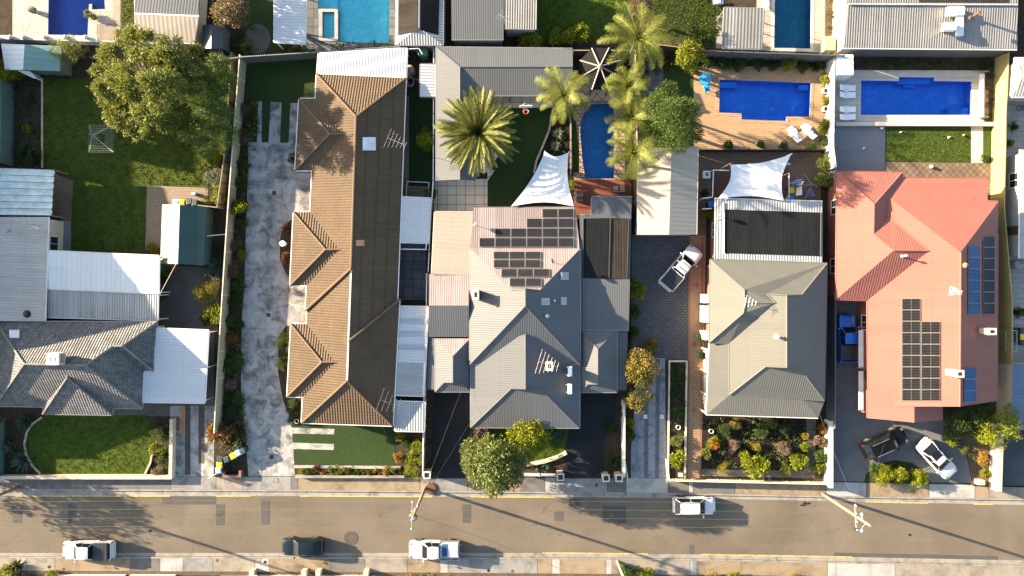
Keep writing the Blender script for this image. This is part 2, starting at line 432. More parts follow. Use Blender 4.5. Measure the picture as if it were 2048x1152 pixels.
paver('paver_brown', (.15, .095, .055), (.18, .115, .07), (.06, .04, .028), .42, .21, .02, dirt=.35)
paver('paver_path', (.25, .155, .08), (.30, .19, .10), (.13, .08, .045), .36, .24, .02, dirt=.25)
paver('paver_charcoal', (.062, .063, .068), (.085, .086, .092), (.03, .03, .032), .5, .28, .03, dirt=.35)
paver('paver_old', (.22, .15, .095), (.27, .19, .12), (.11, .075, .05), .3, .15, .015, dirt=.3)
paver('paver_mud', (.14, .10, .065), (.19, .14, .09), (.05, .035, .025), .5, .5, .03, dirt=.7, rot=.78, offset=0)
paver('brick_strip', (.075, .055, .045), (.095, .07, .055), (.035, .028, .024), .23, .11, .012, dirt=.3)
paver('tile_cream', (.66, .52, .37), (.70, .56, .40), (.2, .15, .11), .98, .98, .03, dirt=.2, offset=0)
paver('tile_cream_diagonal', (.50, .37, .25), (.54, .41, .28), (.11, .08, .06), .8, .8, .035, dirt=.25, rot=.78, offset=0)
paver('slab_grey', (.075, .078, .08), (.12, .125, .13), (.03, .03, .03), .95, .95, .03, dirt=.6, offset=0)
paver('pool_paver', (.44, .40, .34), (.48, .43, .36), (.33, .29, .24), 1.2, .6, .012, dirt=.12)
paver('pool_paver_pale', (.27, .25, .22), (.32, .30, .265), (.17, .16, .14), 1.1, .55, .015, dirt=.3)
paver('crazy_stone', (.40, .29, .19), (.30, .19, .12), (.12, .09, .07), .45, .4, .05, dirt=.3)
paver('brick_red', (.20, .065, .04), (.25, .085, .05), (.22, .17, .13), .24, .086, .01)
paver('decking_red', (.17, .042, .022), (.20, .055, .028), (.05, .015, .01), 6.0, .14, .012, dirt=.2)
paver('decking_brown', (.11, .048, .03), (.13, .058, .036), (.035, .016, .012), 6.0, .14, .012, dirt=.2)
paver('timber_grey', (.17, .14, .11), (.21, .17, .13), (.05, .04, .03), .16, 6.0, .012, dirt=.5, offset=0)
paver('parquet', (.12, .085, .06), (.15, .105, .075), (.06, .045, .035), 4.0, .12, .01)
# roofs
tile('tile_brown', (.076, .050, .027), (.094, .061, .032), .27, .36, .04)
tile('tile_grey', (.085, .088, .090), (.145, .145, .145), .27, .36, .06, .8, moss=(.028, .026, .022))
plain('cap_brown', (.105, .066, .037), .8); plain('cap_grey', (.135, .128, .115), .8, var=.3)
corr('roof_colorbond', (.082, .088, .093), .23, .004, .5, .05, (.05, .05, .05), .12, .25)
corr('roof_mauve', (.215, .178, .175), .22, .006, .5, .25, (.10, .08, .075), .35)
corr('roof_cream', (.29, .255, .205), .45, .004, .5, .05, (.3, .25, .18), .12)
corr('roof_stone', (.105, .105, .092), .23, .005, .5, .05, (.08, .08, .07), .12, .25)
corr('roof_red', (.225, .085, .067), .25, .006, .6, .07, (.16, .06, .05), .25, .2)
corr('roof_zinc', (.26, .275, .28), .27, .012, .38, .1, (.12, .12, .11), .25)
corr('roof_white', (.43, .44, .45), .3, .014, .45, .03, (.3, .3, .28), .06)
corr('roof_white_flat', (.56, .57, .54), .5, .006, .5, .04, (.35, .33, .28), .2)
corr('roof_beige', (.40, .355, .31), .3, .012, .5, .07, (.12, .1, .08), .3)
corr('roof_old_grey', (.17, .17, .165), .25, .014, .5, .16, (.085, .075, .06), .5)
corr('roof_patchy', (.18, .18, .17), .34, .012, .5, .5, (.07, .06, .05), .4)
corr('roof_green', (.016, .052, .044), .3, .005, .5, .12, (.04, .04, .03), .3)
corr('roof_old_patio', (.27, .275, .26), .25, .02, .5, .18, (.085, .075, .06), .45)
corr('roof_green_lit', (.17, .175, .10), .3, .008, .5, .06, (.12, .11, .07), .2)
corr('roof_aqua', (.11, .22, .20), .6, .006, .5, .1, (.05, .08, .07), .2)
corr('roof_blue', (.07, .12, .19), .36, .04, .4, .05)
corr('roof_dark', (.055, .062, .07), .3, .005, .45, .08, (.03, .03, .03), .2)
corr('fence_steel_green', (.10, .12, .105), .2, .008, .5, .05)
corr('fence_steel_grey', (.085, .09, .095), .2, .008, .5, .05)
corr('fence_olive', (.30, .31, .19), .3, .008, .55, .05, (.1, .1, .06), .3)
corr('fence_cream', (.34, .27, .10), .2, .008, .5, .04, (.3, .25, .12), .15)
corr('fence_white', (.55, .54, .49), .2, .008, .5, .04, (.2, .2, .16), .25)
corr('fence_teal', (.07, .115, .10), .25, .008, .5, .05)
corr('mat_black', (.009, .0105, .012), .16, .006, .9, .25, (.03, .028, .025), .25, .08)
corr('mat_brown', (.024, .021, .018), .16, .008, .9, .3, (.06, .05, .04), .5, .08)  # brown also holds the sunlit tone of black mats
corr('polycarbonate', (.30, .35, .38), .1, .006, .25, .05)
corr('cover_black', (.012, .013, .016), .4, .004, .45, .03)
# plain stuff
plain('white_paint', (.6, .59, .56), .45, var=.05); plain('white_gutter', (.62, .60, .55), .45, var=.08)
plain('cream_paint', (.56, .47, .34), .5, var=.08); plain('red_gutter', (.20, .06, .05), .45)
plain('grey_gutter', (.16, .165, .17), .45); plain('dark_gutter', (.05, .052, .055), .45); plain('beige_gutter', (.42, .37, .30), .45)
plain('render_white', (.46, .44, .39), .8, var=.12); plain('render_cream', (.50, .41, .28), .8, var=.12); plain('render_grey', (.26, .26, .25), .8)
plain('metal', (.42, .42, .42), .35, .8); plain('galvanised', (.38, .40, .41), .4, .7); plain('iron_black', (.015, .015, .016), .5); plain('wire', (.10, .09, .065), .6); plain('wire_dark', (.03, .03, .03), .6); plain('wire_service', (.035, .033, .03), .6)
plain('timber_dark', (.06, .036, .024), .7); plain('timber_pole', (.26, .17, .10), .8, var=.25, scale=4); plain('timber_weathered', (.20, .165, .12), .85, var=.25, scale=4); plain('timber_orange', (.26, .115, .035), .7); plain('timber_pale', (.40, .30, .19), .8, var=.2)
plain('plastic_white', (.78, .78, .77), .35, var=.03); plain('plastic_black', (.016, .016, .017), .45); plain('plastic_yellow', (.70, .43, .01), .4, var=.06); plain('plastic_sky', (.22, .42, .68), .4, var=.06); plain('plastic_blue', (.01, .16, .55), .4, var=.06); plain('bin_green', (.024, .045, .048), .5); plain('plastic_aqua', (.015, .28, .56), .45)
plain('terracotta', (.36, .15, .07), .7); plain('orange_pane', (.50, .20, .10), .5); plain('tank_green', (.05, .13, .10), .5); plain('tank_beige', (.26, .21, .15), .6); plain('brick_paint', (.22, .075, .045), .8, var=.25, scale=6)
plain('window_glass', (.018, .022, .026), .06, var=.2); plain('car_glass', (.006, .008, .010), .08, var=.1, spec=.35); plain('skylight_glass', (.25, .28, .31), .12, var=.08); plain('skylight_white', (.55, .58, .62), .25)
plain('fabric_white', (.6, .6, .6), .8, var=.04); plain('fabric_aqua', (.60, .66, .61), .8, var=.2, scale=1.2); plain('fabric_blue', (.08, .12, .26), .8); plain('towel_white', (.74, .72, .70), .9)
plain('tyre', (.012, .012, .012), .85); plain('rim', (.16, .16, .165), .4, .5); plain('lamp_red', (.16, .008, .006), .2); plain('lamp_clear', (.09, .095, .10), .12); plain('seat_dark', (.02, .02, .022), .7)
plain('yellow_line', (.46, .33, .05), .85, var=.5, scale=5); plain('rock', (.36, .28, .19), .85, var=.3, scale=4); plain('rust', (.09, .045, .02), .85, var=.35, scale=4)
plain('umbrella_dark', (.012, .012, .012), .9, spec=.1); plain('batten_white', (.22, .20, .17), .7); plain('pot_white', (.6, .58, .53), .6); plain('pot_aqua', (.05, .25, .30), .5); plain('basket_red', (.5, .07, .02), .5)
plain('bark', (.075, .055, .04), .9, var=.3, scale=5); plain('bark_pale', (.23, .18, .13), .9, var=.3, scale=4); plain('palm_bark', (.17, .145, .10), .9, var=.3, scale=5)
paint('car_white', (.46, .46, .46)); paint('car_black', (.004, .0045, .006), 0, .22, .1, .12); paint('car_navy', (.006, .010, .015), 0, .22, .2, .3); paint('car_blue', (.006, .09, .36), .2, .25)
cells('panel_black', (.013, .013, .015), (.055, .055, .058), 10, 6, .1); cells('panel_dark', (.012, .020, .038), (.06, .07, .09), 6, 3.0, .05, .4, .06); cells('panel_blue', (.020, .070, .17), (.11, .17, .26), 6, 3.0, .05, .4, .06)
cells('panel_string', (.010, .0105, .012), (.075, .07, .06), 2, 4, .05); plain('panel_frame_black', (.13, .125, .11), .5, .2)
plain('panel_frame', (.21, .20, .185), .5, .1)
plain('panel_frame_dark', (.12, .14, .17), .35, .5)
poolshell('shell_navy', (.008, .11, .48)); poolshell('shell_blue', (.025, .27, .82)); poolshell('shell_deep', (.014, .24, .52)); poolshell('shell_teal', (.012, .22, .34)); poolshell('shell_cyan', (.22, .90, .96))
water('water_blue', (.6, .85, .99)); water('water_cyan', (.84, .99, 1.0)); water('water_teal', (.50, .82, .88))
# foliage
leaf('leaf_olive', (.066, .098, .014), (.125, .16, .026), (.22, .22, .06))
leaf('leaf_green', (.024, .058, .009), (.042, .088, .013), (.075, .115, .02)); leaf('leaf_grass', (.066, .105, .009), (.10, .145, .011), (.17, .19, .02), .4)
leaf('leaf_dark', (.016, .036, .008), (.028, .056, .012), (.048, .074, .018))
leaf('leaf_casuarina', (.035, .085, .016), (.06, .125, .024), (.11, .16, .035))
leaf('leaf_lime', (.085, .125, .004), (.16, .19, .006), (.27, .25, .01))
leaf('leaf_yellow', (.14, .12, .008), (.22, .17, .01), (.30, .21, .02))
leaf('leaf_magnolia', (.045, .085, .012), (.095, .14, .028), (.24, .22, .12))
leaf('leaf_autumn', (.10, .088, .012), (.17, .13, .02), (.25, .18, .04))
leaf('leaf_rust', (.12, .05, .012), (.19, .08, .02), (.26, .12, .03))
leaf('leaf_brown', (.075, .048, .032), (.13, .085, .06), (.19, .13, .10))
leaf('leaf_pink', (.06, .055, .03), (.20, .13, .10), (.30, .18, .15))
leaf('leaf_red', (.06, .014, .006), (.095, .02, .008), (.13, .03, .012))
leaf('leaf_purple', (.05, .012, .02), (.09, .016, .035), (.13, .03, .05))
leaf('leaf_grey', (.085, .105, .08), (.13, .15, .115), (.18, .19, .15))
leaf('leaf_agave', (.028, .062, .05), (.045, .085, .065), (.07, .11, .085))
leaf('leaf_gold', (.20, .10, .012), (.30, .16, .02), (.36, .20, .04))
leaf('leaf_date', (.085, .10, .016), (.13, .145, .03), (.20, .19, .06), .2)
leaf('leaf_palm', (.075, .11, .012), (.14, .17, .024), (.26, .22, .06), .3)
leaf('petal_red', (.35, .01, .01), (.45, .02, .015), (.5, .06, .03)); leaf('petal_yellow', (.5, .38, .01), (.6, .45, .02), (.65, .5, .05))
# ---------------------------------------------------------------- foliage
def leaf_quad(V, F, p, d, w, L, nrm):
    s = d.cross(nrm)
    if s.length < 1e-4: s = d.orthogonal()
    s = s.normalized() * (w / 2); i = len(V); q = p + d * (L * .5); e = p + d * L
    V += [p, q + s, e, q - s]; F.append((i, i + 1, i + 2, i + 3))
def rv(R):
    while True:
        v = Vector((R.uniform(-1, 1), R.uniform(-1, 1), R.uniform(-1, 1)))
        if .05 < v.length < 1: return v.normalized()
def cloud(V, F, R, c, r, n, size, flat_z=.8, clumps=10, spread=.42, asp=.55, droop=0.0, low=-.35):
    """leaves in clumps on and inside a lobe of radius r"""
    cs = []
    while len(cs) < clumps:
        d = rv(R)
        if d.z < low: continue
        cs.append((d, R.uniform(.55, .92)))
    for i in range(n):
        d, k = cs[i % clumps]
        q = d * k + Vector((R.gauss(0, spread), R.gauss(0, spread), R.gauss(0, spread * .8))) * .6
        if q.length > 1.12: q = q.normalized() * R.uniform(.8, 1.12)
        p = c + Vector((q.x * r, q.y * r, q.z * r * flat_z))
        o = (q.normalized() * .8 + rv(R) * .9).normalized(); o.z -= droop; o.normalize()
        nn = (rv(R) + q * .8 + Vector((0, 0, .5)))
        L = size * R.uniform(.6, 1.35); leaf_quad(V, F, p, o, L * asp, L, nn)
def leafmesh(name, V, F):
    me = bpy.data.meshes.new(name); me.from_pydata(V, [], F); me.materials.append(MATS['leaf_green']); me.update(); return me
PROTO = {}
def proto(kind, k):
    if (kind, k) in PROTO: return PROTO[kind, k]
    R = rnd(hash((len(kind), ord(kind[0]), ord(kind[-1]), k)) & 0xffff); V = []; F = []
    if kind == 'tiny': cloud(V, F, R, Vector((0, 0, .75)), 1, 240, .42, .8, 9, .5)
    elif kind == 'bush':
        for j in range(6):
            a = R.uniform(0, 6.28); q = R.uniform(.2, .55)
            cloud(V, F, R, Vector((q * math.cos(a), q * math.sin(a), R.uniform(.45, .95))), R.uniform(.42, .62), 210, .19, .9, 8, .45)
    elif kind == 'dense':
        for j in range(10):
            a = R.uniform(0, 6.28); q = R.uniform(.15, .68)
            cloud(V, F, R, Vector((q * math.cos(a), q * math.sin(a), R.uniform(.35, 1.05) - q * .2)), R.uniform(.34, .5), 300, .115, .9, 10, .45)
    elif kind == 'fine':
        for j in range(9):
            a = R.uniform(0, 6.28); q = R.uniform(.1, .65)
            cloud(V, F, R, Vector((q * math.cos(a), q * math.sin(a), R.uniform(.3, 1.0))), R.uniform(.3, .5), 330, .13, .9, 12, .5, .22)
    elif kind == 'spiky':                  # rosette of stiff blades
        for j in range(70):
            a = R.uniform(0, 6.28); e = R.uniform(.05, 1.25); L = R.uniform(.75, 1.1)
            d = Vector((math.cos(a) * math.cos(e), math.sin(a) * math.cos(e), math.sin(e)))
            leaf_quad(V, F, Vector((0, 0, .08)), d, .17, L, Vector((0, 0, 1)) + rv(R) * .3)
    elif kind == 'rosette':                # broad agave
        for j in range(38):
            a = j * 2.4 + R.uniform(-.15, .15); e = .15 + .9 * (j / 38); L = 1.05 - .45 * (j / 38)
            d = Vector((math.cos(a) * math.cos(e), math.sin(a) * math.cos(e), math.sin(e)))
            leaf_quad(V, F, Vector((0, 0, .08)), d, .26, L, Vector((0, 0, 1)))
    PROTO[kind, k] = leafmesh('foliage_' + kind, V, F); return PROTO[kind, k]
NS = [0]
def shrub(kind, u, v, r, mat, label, name='shrub', h=None, group=None, cat=None, z0=0.0):
    """u, v, r: crown centre and radius in photo pixels; h: height of the plant in metres"""
    NS[0] += 1; k = NS[0]; R = rnd(k)
    rm = r / S; h = h or max(.35, rm * 1.35)
    c = P(u, v, z0 + h * .55); f = (H - h * .55) / H
    o = bpy.data.objects.new(name, proto(kind, k % 3)); COL.objects.link(o)
    o.location = (c.x, c.y, z0); o.rotation_euler = (0, 0, R.uniform(0, 6.28)); top = 1.5 if kind in ('bush', 'dense', 'fine', 'tiny') else 1.0
    o.scale = (rm * f, rm * f * R.uniform(.9, 1.1), h / top); setmat(o, MATS[mat])
    return tag(o, label, cat or name.replace('_', ' '), group)
def limb_trunk(base, top, r0, R, n=4, spread=1.0, mat='bark'):
    m = MB(); mid = base.lerp(top, .5) + Vector((R.uniform(-.2, .2), R.uniform(-.2, .2), 0))
    m.tube([base - Vector((0, 0, .05)), base.lerp(mid, .3), mid, top], [r0 * 1.25, r0, r0 * .75, r0 * .35], 8)
    for i in range(n):
        a = 6.28 * i / n + R.uniform(-.4, .4); s = base.lerp(top, R.uniform(.35, .7))
        e = top + Vector((math.cos(a) * spread, math.sin(a) * spread, R.uniform(-.5, .3) * spread * .6))
        m.tube([s, s.lerp(e, .5) + Vector((0, 0, .2)), e], [r0 * .5, r0 * .32, r0 * .1], 6)
    return m
def tree(name, label, lobes, mat, cat='tree', leaf_size=.2, per=900, base=None, bark='bark', seed=1, clumps=16, droop=0.0, asp=.5, group=None, r0=.18, spread=.38, flat_z=.8):
    """lobes: (u, v, z, radius m)"""
    R = rnd(seed); L = [(P(u, v, z), r) for u, v, z, r in lobes]
    c = sum((p for p, r in L), Vector()) / len(L); b = P(*base) if base else Vector((c.x, c.y, 0)); b.z = 0
    t = thing(name, label, cat, b, 0, group); V = []; F = []
    for p, r in L: cloud(V, F, R, p, r, int(per * r * r), leaf_size, flat_z, clumps, spread, asp, droop, -.5)
    me = bpy.data.meshes.new('crown'); me.from_pydata([q - b for q in V], [], F); me.materials.append(MATS[mat]); me.update()
    o = bpy.data.objects.new('crown', me); COL.objects.link(o); o.parent = t
    m = MB(); top = Vector((c.x, c.y, c.z * .9)); m.tube([b - Vector((0, 0, .05)), b.lerp(top, .4) + Vector((.1, .05, 0)), top], [r0 * 1.3, r0, r0 * .5], 8)
    for p, r in L:
        s = b.lerp(top, .45 + .4 * R.random()); m.tube([s, s.lerp(p, .55) + Vector((0, 0, .15)), p], [r0 * .5, r0 * .3, r0 * .1], 6)
    m.build('trunk', MATS[bark], t, True); return t
def frond(m, base, az, e0, L, droop, n, ll, R, dense=2, wid=.05, lift=.5, tw=0.0):
    """a feather leaf: a rachis that arches down and two rows of leaflets"""
    p = base.copy(); e = e0; st = L / n; pts = [p.copy()]
    for i in range(n):
        t = (i + .5) / n; d = Vector((math.cos(az) * math.cos(e), math.sin(az) * math.cos(e), math.sin(e)))
        q = p + d * st; up = Vector((-math.cos(az) * math.sin(e), -math.sin(az) * math.sin(e), math.cos(e))); side = d.cross(up)
        side = (side * math.cos(tw) + up * math.sin(tw)).normalized()
        l = ll * (math.sin(math.pi * min(1, .12 + t * .86)) ** .55) * R.uniform(.85, 1.1)
        for k in range(dense):
            s0 = p.lerp(q, (k + .5) / dense)
            for sg in (-1, 1):
                dd = (side * sg + d * R.uniform(.65, .95) + up * R.uniform(lift - .3, lift + .15)).normalized()
                i0 = len(m.v); w = d * (wid / 2); tip = s0 + dd * l
                m.v += [s0 - w, s0 + w, tip + w * .3, tip - w * .3]; m.f.append((i0, i0 + 1, i0 + 2, i0 + 3)); m.mi.append(0)
        p = q; az += R.uniform(-.01, .01); e -= droop / n * (0.5 + t); pts.append(p.copy())
    m.tube(pts, [max(.012, .045 * (1 - i / len(pts))) for i in range(len(pts))], 4, False)
def palm(name, label, u, v, z, n, L, mat, base=None, seed=1, ll=.5, droop=1.3, e_lo=-.35, e_hi=1.35, dense=2, wid=.05, r0=.16, lift=.5, group=None, skirt=0, seg=14):
    R = rnd(seed); top = P(u, v, z); b = P(*base) if base else Vector((top.x, top.y, 0)); b.z = 0
    t = thing(name, label, 'palm tree', b, 0, group); m = MB()
    for i in range(n):
        az = i * 2.39996 + R.uniform(-.18, .18); k = (i + .5) / n
        e = e_lo + (e_hi - e_lo) * k ** .85 + R.uniform(-.1, .1)
        frond(m, top + Vector((math.cos(az), math.sin(az), 0)) * .12, az, e, L * R.uniform(.85, 1.08) * (1 - .25 * max(0, k - .7)), droop * R.uniform(.8, 1.2), seg, ll, R, dense, wid, lift, R.uniform(-.5, .5))
    m.tube([top - Vector((0, 0, .15)), top + Vector((0, 0, .1)), top + Vector((.02, 0, .5))], [.14, .11, .02], 6)
    m.build('crown', MATS[mat], t, autouv=False)
    tr = MB(); tr.tube([b - Vector((0, 0, .05)), b.lerp(top, .2), b.lerp(top, .6), top - Vector((0, 0, .12))], [r0 * 1.5, r0 * 1.05, r0, r0 * 1.1], 10)
    tr.build('trunk', MATS['palm_bark'], t, True)
    return t
def cover(name, label, areas, n, mats, seed=1, size=(.12, .4), hole=None, group=None, kind='stuff', cat='plants', z=0.02):
    """uncountable low planting over bed polygons"""
    R = rnd(seed); V = []; F = []; MI = []
    def inside(x, y, pg):
        c = False
        for i in range(len(pg)):
            (x1, y1), (x2, y2) = pg[i - 1], pg[i]
            if (y1 > y) != (y2 > y) and x < (x2 - x1) * (y - y1) / (y2 - y1) + x1: c = not c
        return c
    tot = sum((max(p[0] for p in a) - min(p[0] for p in a)) * (max(p[1] for p in a) - min(p[1] for p in a)) for a in areas)
    for a in areas:
        xs = [p[0] for p in a]; ys = [p[1] for p in a]; bb = (max(xs) - min(xs)) * (max(ys) - min(ys))
        for i in range(int(n * bb / tot)):
            x = R.uniform(min(xs), max(xs)); y = R.uniform(min(ys), max(ys))
            if not inside(x, y, a): continue
            s = R.uniform(*size) ; mi = R.randrange(len(mats)) if R.random() < .5 else int((math.sin(x * .11) + math.sin(y * .13) + 2) / 4.01 * len(mats)); c = P(x, y, 0)
            f0 = len(F); cloud(V, F, R, Vector((c.x, c.y, z + s * .45)), s, R.randrange(9, 20), s * .75, .8, 4, .5)
            MI += [mi] * (len(F) - f0)
    me = bpy.data.meshes.new(name); me.from_pydata(V, [], F)
    for q in mats: me.materials.append(MATS[q])
    me.polygons.foreach_set('material_index', MI); me.update()
    o = bpy.data.objects.new(name, me); COL.objects.link(o); o['kind'] = kind; o['label'] = label; o['category'] = cat; return o
# ---------------------------------------------------------------- vehicles (local frame: +x forward, z up from the ground)
def loft(m, sts, prof, bev=True):
    """sts: (x, half width, z top, z sill); prof: list of (width factor, height factor) from the centre line to the sill"""
    n = len(prof); rows = []
    i0 = len(m.v)
    for x, w, zt, zb in sts:
        row = [Vector((x, w * a, zb + (zt - zb) * b)) for a, b in prof] + [Vector((x, -w * a, zb + (zt - zb) * b)) for a, b in prof[-1:0:-1]]
        m.v += row
    N = 2 * n - 1
    for i in range(len(sts) - 1):
        for k in range(N):
            a = i0 + i * N + k; b = i0 + i * N + (k + 1) % N; m.f.append((a, a + N, b + N, b)); m.mi.append(0)
    m.f.append(tuple(i0 + k for k in range(N))); m.mi.append(0)
    e = i0 + (len(sts) - 1) * N; m.f.append(tuple(e + k for k in range(N))[::-1]); m.mi.append(0)
BP = [(0, 1.0), (.45, .995), (.78, .97), (.93, .88), (1.0, .66), (.985, .3), (.94, 0)]
def car(name, label, cat, u, v, ang, kind, col, L=4.6, W=1.86, roof_rails=False, bed=None, group=None, roofh=None, sunroof=False):
    t = thing(name, label, cat, (0, 0, 0), 0, group); dest = P(u, v, .9); dest.z = -.115 if 990 < v < 1112 else .015
    hl = L / 2; w = W / 2; K = kind
    if K == 'sedan': zh, zb, zr, ztail = .98, 1.0, 1.46, 1.06; gx = (hl * .42, hl * .12, -hl * .44, -hl * .80)
    elif K == 'hatch': zh, zb, zr, ztail = 1.0, 1.02, 1.5, 1.1; gx = (hl * .42, hl * .10, -hl * .58, -hl * .92)
    elif K == 'suv': zh, zb, zr, ztail = 1.12, 1.16, 1.72, 1.2; gx = (hl * .44, hl * .14, -hl * .74, -hl * .95)
    else: zh, zb, zr, ztail = 1.16, 1.2, 1.80, 1.2; gx = (hl * .46, hl * .22, -hl * .20, -hl * .27)
    if roofh: zr = roofh
    rear = -hl if K != 'tray' else -hl * .30
    m = MB()
    sts = [(hl, w * .62, .62, .36), (hl * .985, w * .8, .80, .27), (hl * .93, w * .93, zh - .16, .24), (hl * .80, w * .985, zh - .06, .24), (hl * .5, w, zh, .26),
           (hl * .2, w, zb, .26), (-hl * .25, w, zb, .26)]
    if K in ('sedan', 'hatch', 'suv'): sts += [(-hl * .6, w, zb + .02, .27), (-hl * .84, w * .97, ztail, .28), (-hl * .95, w * .92, ztail - .06, .30), (-hl * .99, w * .84, ztail - .2, .33), (-hl, w * .7, ztail - .42, .40)]
    elif K == 'tray': sts += [(-hl * .29, w * .98, zb, .28)]
    else: sts += [(-hl * .29, w, zb, .28)]
    loft(m, sts, BP); body = m.build('body', MATS[col], t, True)
    if K == 'ute':                          # tub with walls, floor and tailgate
        b = MB(); x0, x1 = -hl * .995, -hl * .27; zt = 1.16
        for s in (-1, 1): b.box(((x0 + x1) / 2, s * (w - .06), (zt + .42) / 2), (x1 - x0, .12, zt - .42), 0, .03)
        b.box((x0 + .05, 0, (zt + .45) / 2), (.10, W - .2, zt - .45), 0, .03); b.box((x1 - .06, 0, .8), (.08, W - .22, .74)); b.box(((x0 + x1) / 2, 0, .55), (x1 - x0 - .2, W - .22, .06))
        b.box((x0 - .06, 0, .5), (.14, W * .86, .16), 0, .04)
        b.build('tub', MATS[col], t)
        if bed == 'cover':
            c = MB(); c.box(((x0 + x1) / 2 + .02, 0, zt - .005), (x1 - x0 - .17, W - .2, .05), 0, .02); c.build('tonneau_cover', MATS['cover_black'], t)
        elif bed == 'soft':
            c = MB(); xa = x0 + .28; c.box(((xa + x1) / 2, 0, zt + .06), (x1 - xa, W + .01, .22), 0, .07); c.build('tonneau_cover', MATS['cover_black'], t)
        else:
            c = MB(); c.box(((x0 + x1) / 2, 0, .60), (x1 - x0 - .18, W - .24, .04)); c.build('bed_liner', MATS['plastic_black'], t)
    if K == 'tray':
        x0, x1 = -hl, -hl * .24; b = MB(); b.box(((x0 + x1) / 2, 0, .86), (x1 - x0, W + .08, .08)); 
        for s in (-1, 1): b.box(((x0 + x1) / 2, s * (w + .03), 1.0), (x1 - x0, .04, .3)); b.box(((x0 + x1) / 2 + .1, s * .4, .62), (x1 - x0 + .6, .08, .14))
        b.box((x0 + .02, 0, 1.0), (.04, W + .02, .3)); b.box((x1 - .02, 0, 1.15), (.05, W, .55)); b.build('tray', MATS['galvanised'], t)
        cn = MB(); cn.box(((x0 + x1) / 2 + .02, -.16, 1.16), (x1 - x0 - .12, W * .78, .5), 0, .04); can = cn.build('canopy_box', MATS['car_white'], t)
        sp = MB(); sp.box((x1 - .52, -.16, 1.43), (.55, W * .7, .03)); sp.build('solar_sheet', MATS['panel_blue'], can)
        lid = MB(); lid.box((x0 + .5, -.16, 1.425), (.62, W * .6, .02)); lid.build('lid', MATS['skylight_white'], can)
    # greenhouse
    fb, fr, rr, rb = gx; wb = w * .92; wr = w * .70; g = MB(); N = 6
    zlo = zb - .03
    def ring(x, ww, z, q): return [Vector((x, ww, z)), Vector((x, -ww, z))]
    sec = [(fb, wb * .86, zlo), (fr, wr * .93, zr - .05), ((fr + rr) / 2, wr, zr), (rr, wr * .95, zr - .04), (rb, wb * .88, zlo)]
    # roof skin and pillars
    rf = [(fr + .04, wr * .93, zr - .045), (fr * .6 + rr * .4, wr, zr - .005), ((fr + rr) / 2, wr * 1.005, zr), (rr * .8 + fr * .2, wr * .985, zr - .012), (rr - .04, wr * .95, zr - .05)]
    rm = MB(); rows = [[Vector((x, ww * a, z - .035 * abs(a) ** 3 - (.03 if abs(a) > .99 else 0))) for a in (-1, -.85, -.45, 0, .45, .85, 1)] for x, ww, z in rf]
    for i in range(4):
        for k in range(6): rm.face([rows[i][k], rows[i + 1][k], rows[i + 1][k + 1], rows[i][k + 1]])
    rm.build('roof', MATS[col], t, True)
    def glassq(nm, a, b, c, d, push):
        n = (b - a).cross(d - a).normalized()
        if n.dot((a + b + c + d) / 4 - Vector((0, 0, .9))) < 0: n = -n
        q = MB(); cc = (a + b + c + d) / 4
        A = [cc + (p - cc) * .95 + n * push for p in (a, b, c, d)]; q.face(A); return q.build(nm, MATS['car_glass'], t)
    A0, A1 = Vector((fb, wb * .86, zlo)), Vector((fb, -wb * .86, zlo)); B0, B1 = Vector((fr, wr * .93, zr - .06)), Vector((fr, -wr * .93, zr - .06))
    C0, C1 = Vector((rr, wr * .95, zr - .07)), Vector((rr, -wr * .95, zr - .07)); D0, D1 = Vector((rb, wb * .88, zlo)), Vector((rb, -wb * .88, zlo))
    S0, S1 = Vector((fb * .93, wb, zlo)), Vector((fb * .93, -wb, zlo)); E0, E1 = Vector((rb * .97, wb, zlo)), Vector((rb * .97, -wb, zlo))
    pl = MB()
    for q in ((A0, A1, B1, B0), (C0, C1, D1, D0), (S0, B0, C0, E0), (S1, B1, C1, E1), (A0, B0, S0), (A1, B1, S1), (D0, C0, E0), (D1, C1, E1)): pl.face(q)
    pl.build('pillars', MATS[col], t)
    glassq('windscreen', A0, A1, B1, B0, .012); glassq('rear_window', C0, C1, D1, D0, .012)
    for a, b, c, d in ((S0, B0, C0, E0), (S1, B1, C1, E1)):
        m1 = a.lerp(d, .48); m2 = b.lerp(c, .44)
        glassq('side_window', a, m1, m2, b, .012)
        glassq('side_window', m1, d, c, m2, .012)
    # wheels
    wr_ = .33 if K in ('sedan', 'hatch') else .38
    for sx in (hl * .60, -hl * .58):
        for s in (-1, 1):
            wm = MB(); ws = [Vector((sx, s * (w - .20 + k), wr_)) for k in (0, .02, .20, .225)]
            wm.tube(ws, [wr_ * .9, wr_, wr_, wr_ * .88], 18); wo = wm.build('wheel', MATS['tyre'], t, False)
            rimm = MB(); rimm.tube([Vector((sx, s * (w + .015), wr_)), Vector((sx, s * (w + .035), wr_))], [wr_ * .66, wr_ * .55], 12); rimm.build('rim', MATS['rim'], wo)
            if True:
                ar = MB(); ar.tube([Vector((sx, s * (w - .02), wr_ + .05)), Vector((sx, s * (w + .006), wr_ + .05))], wr_ * 1.16, 18); ar.build('wheel_arch', MATS['plastic_black'], t)
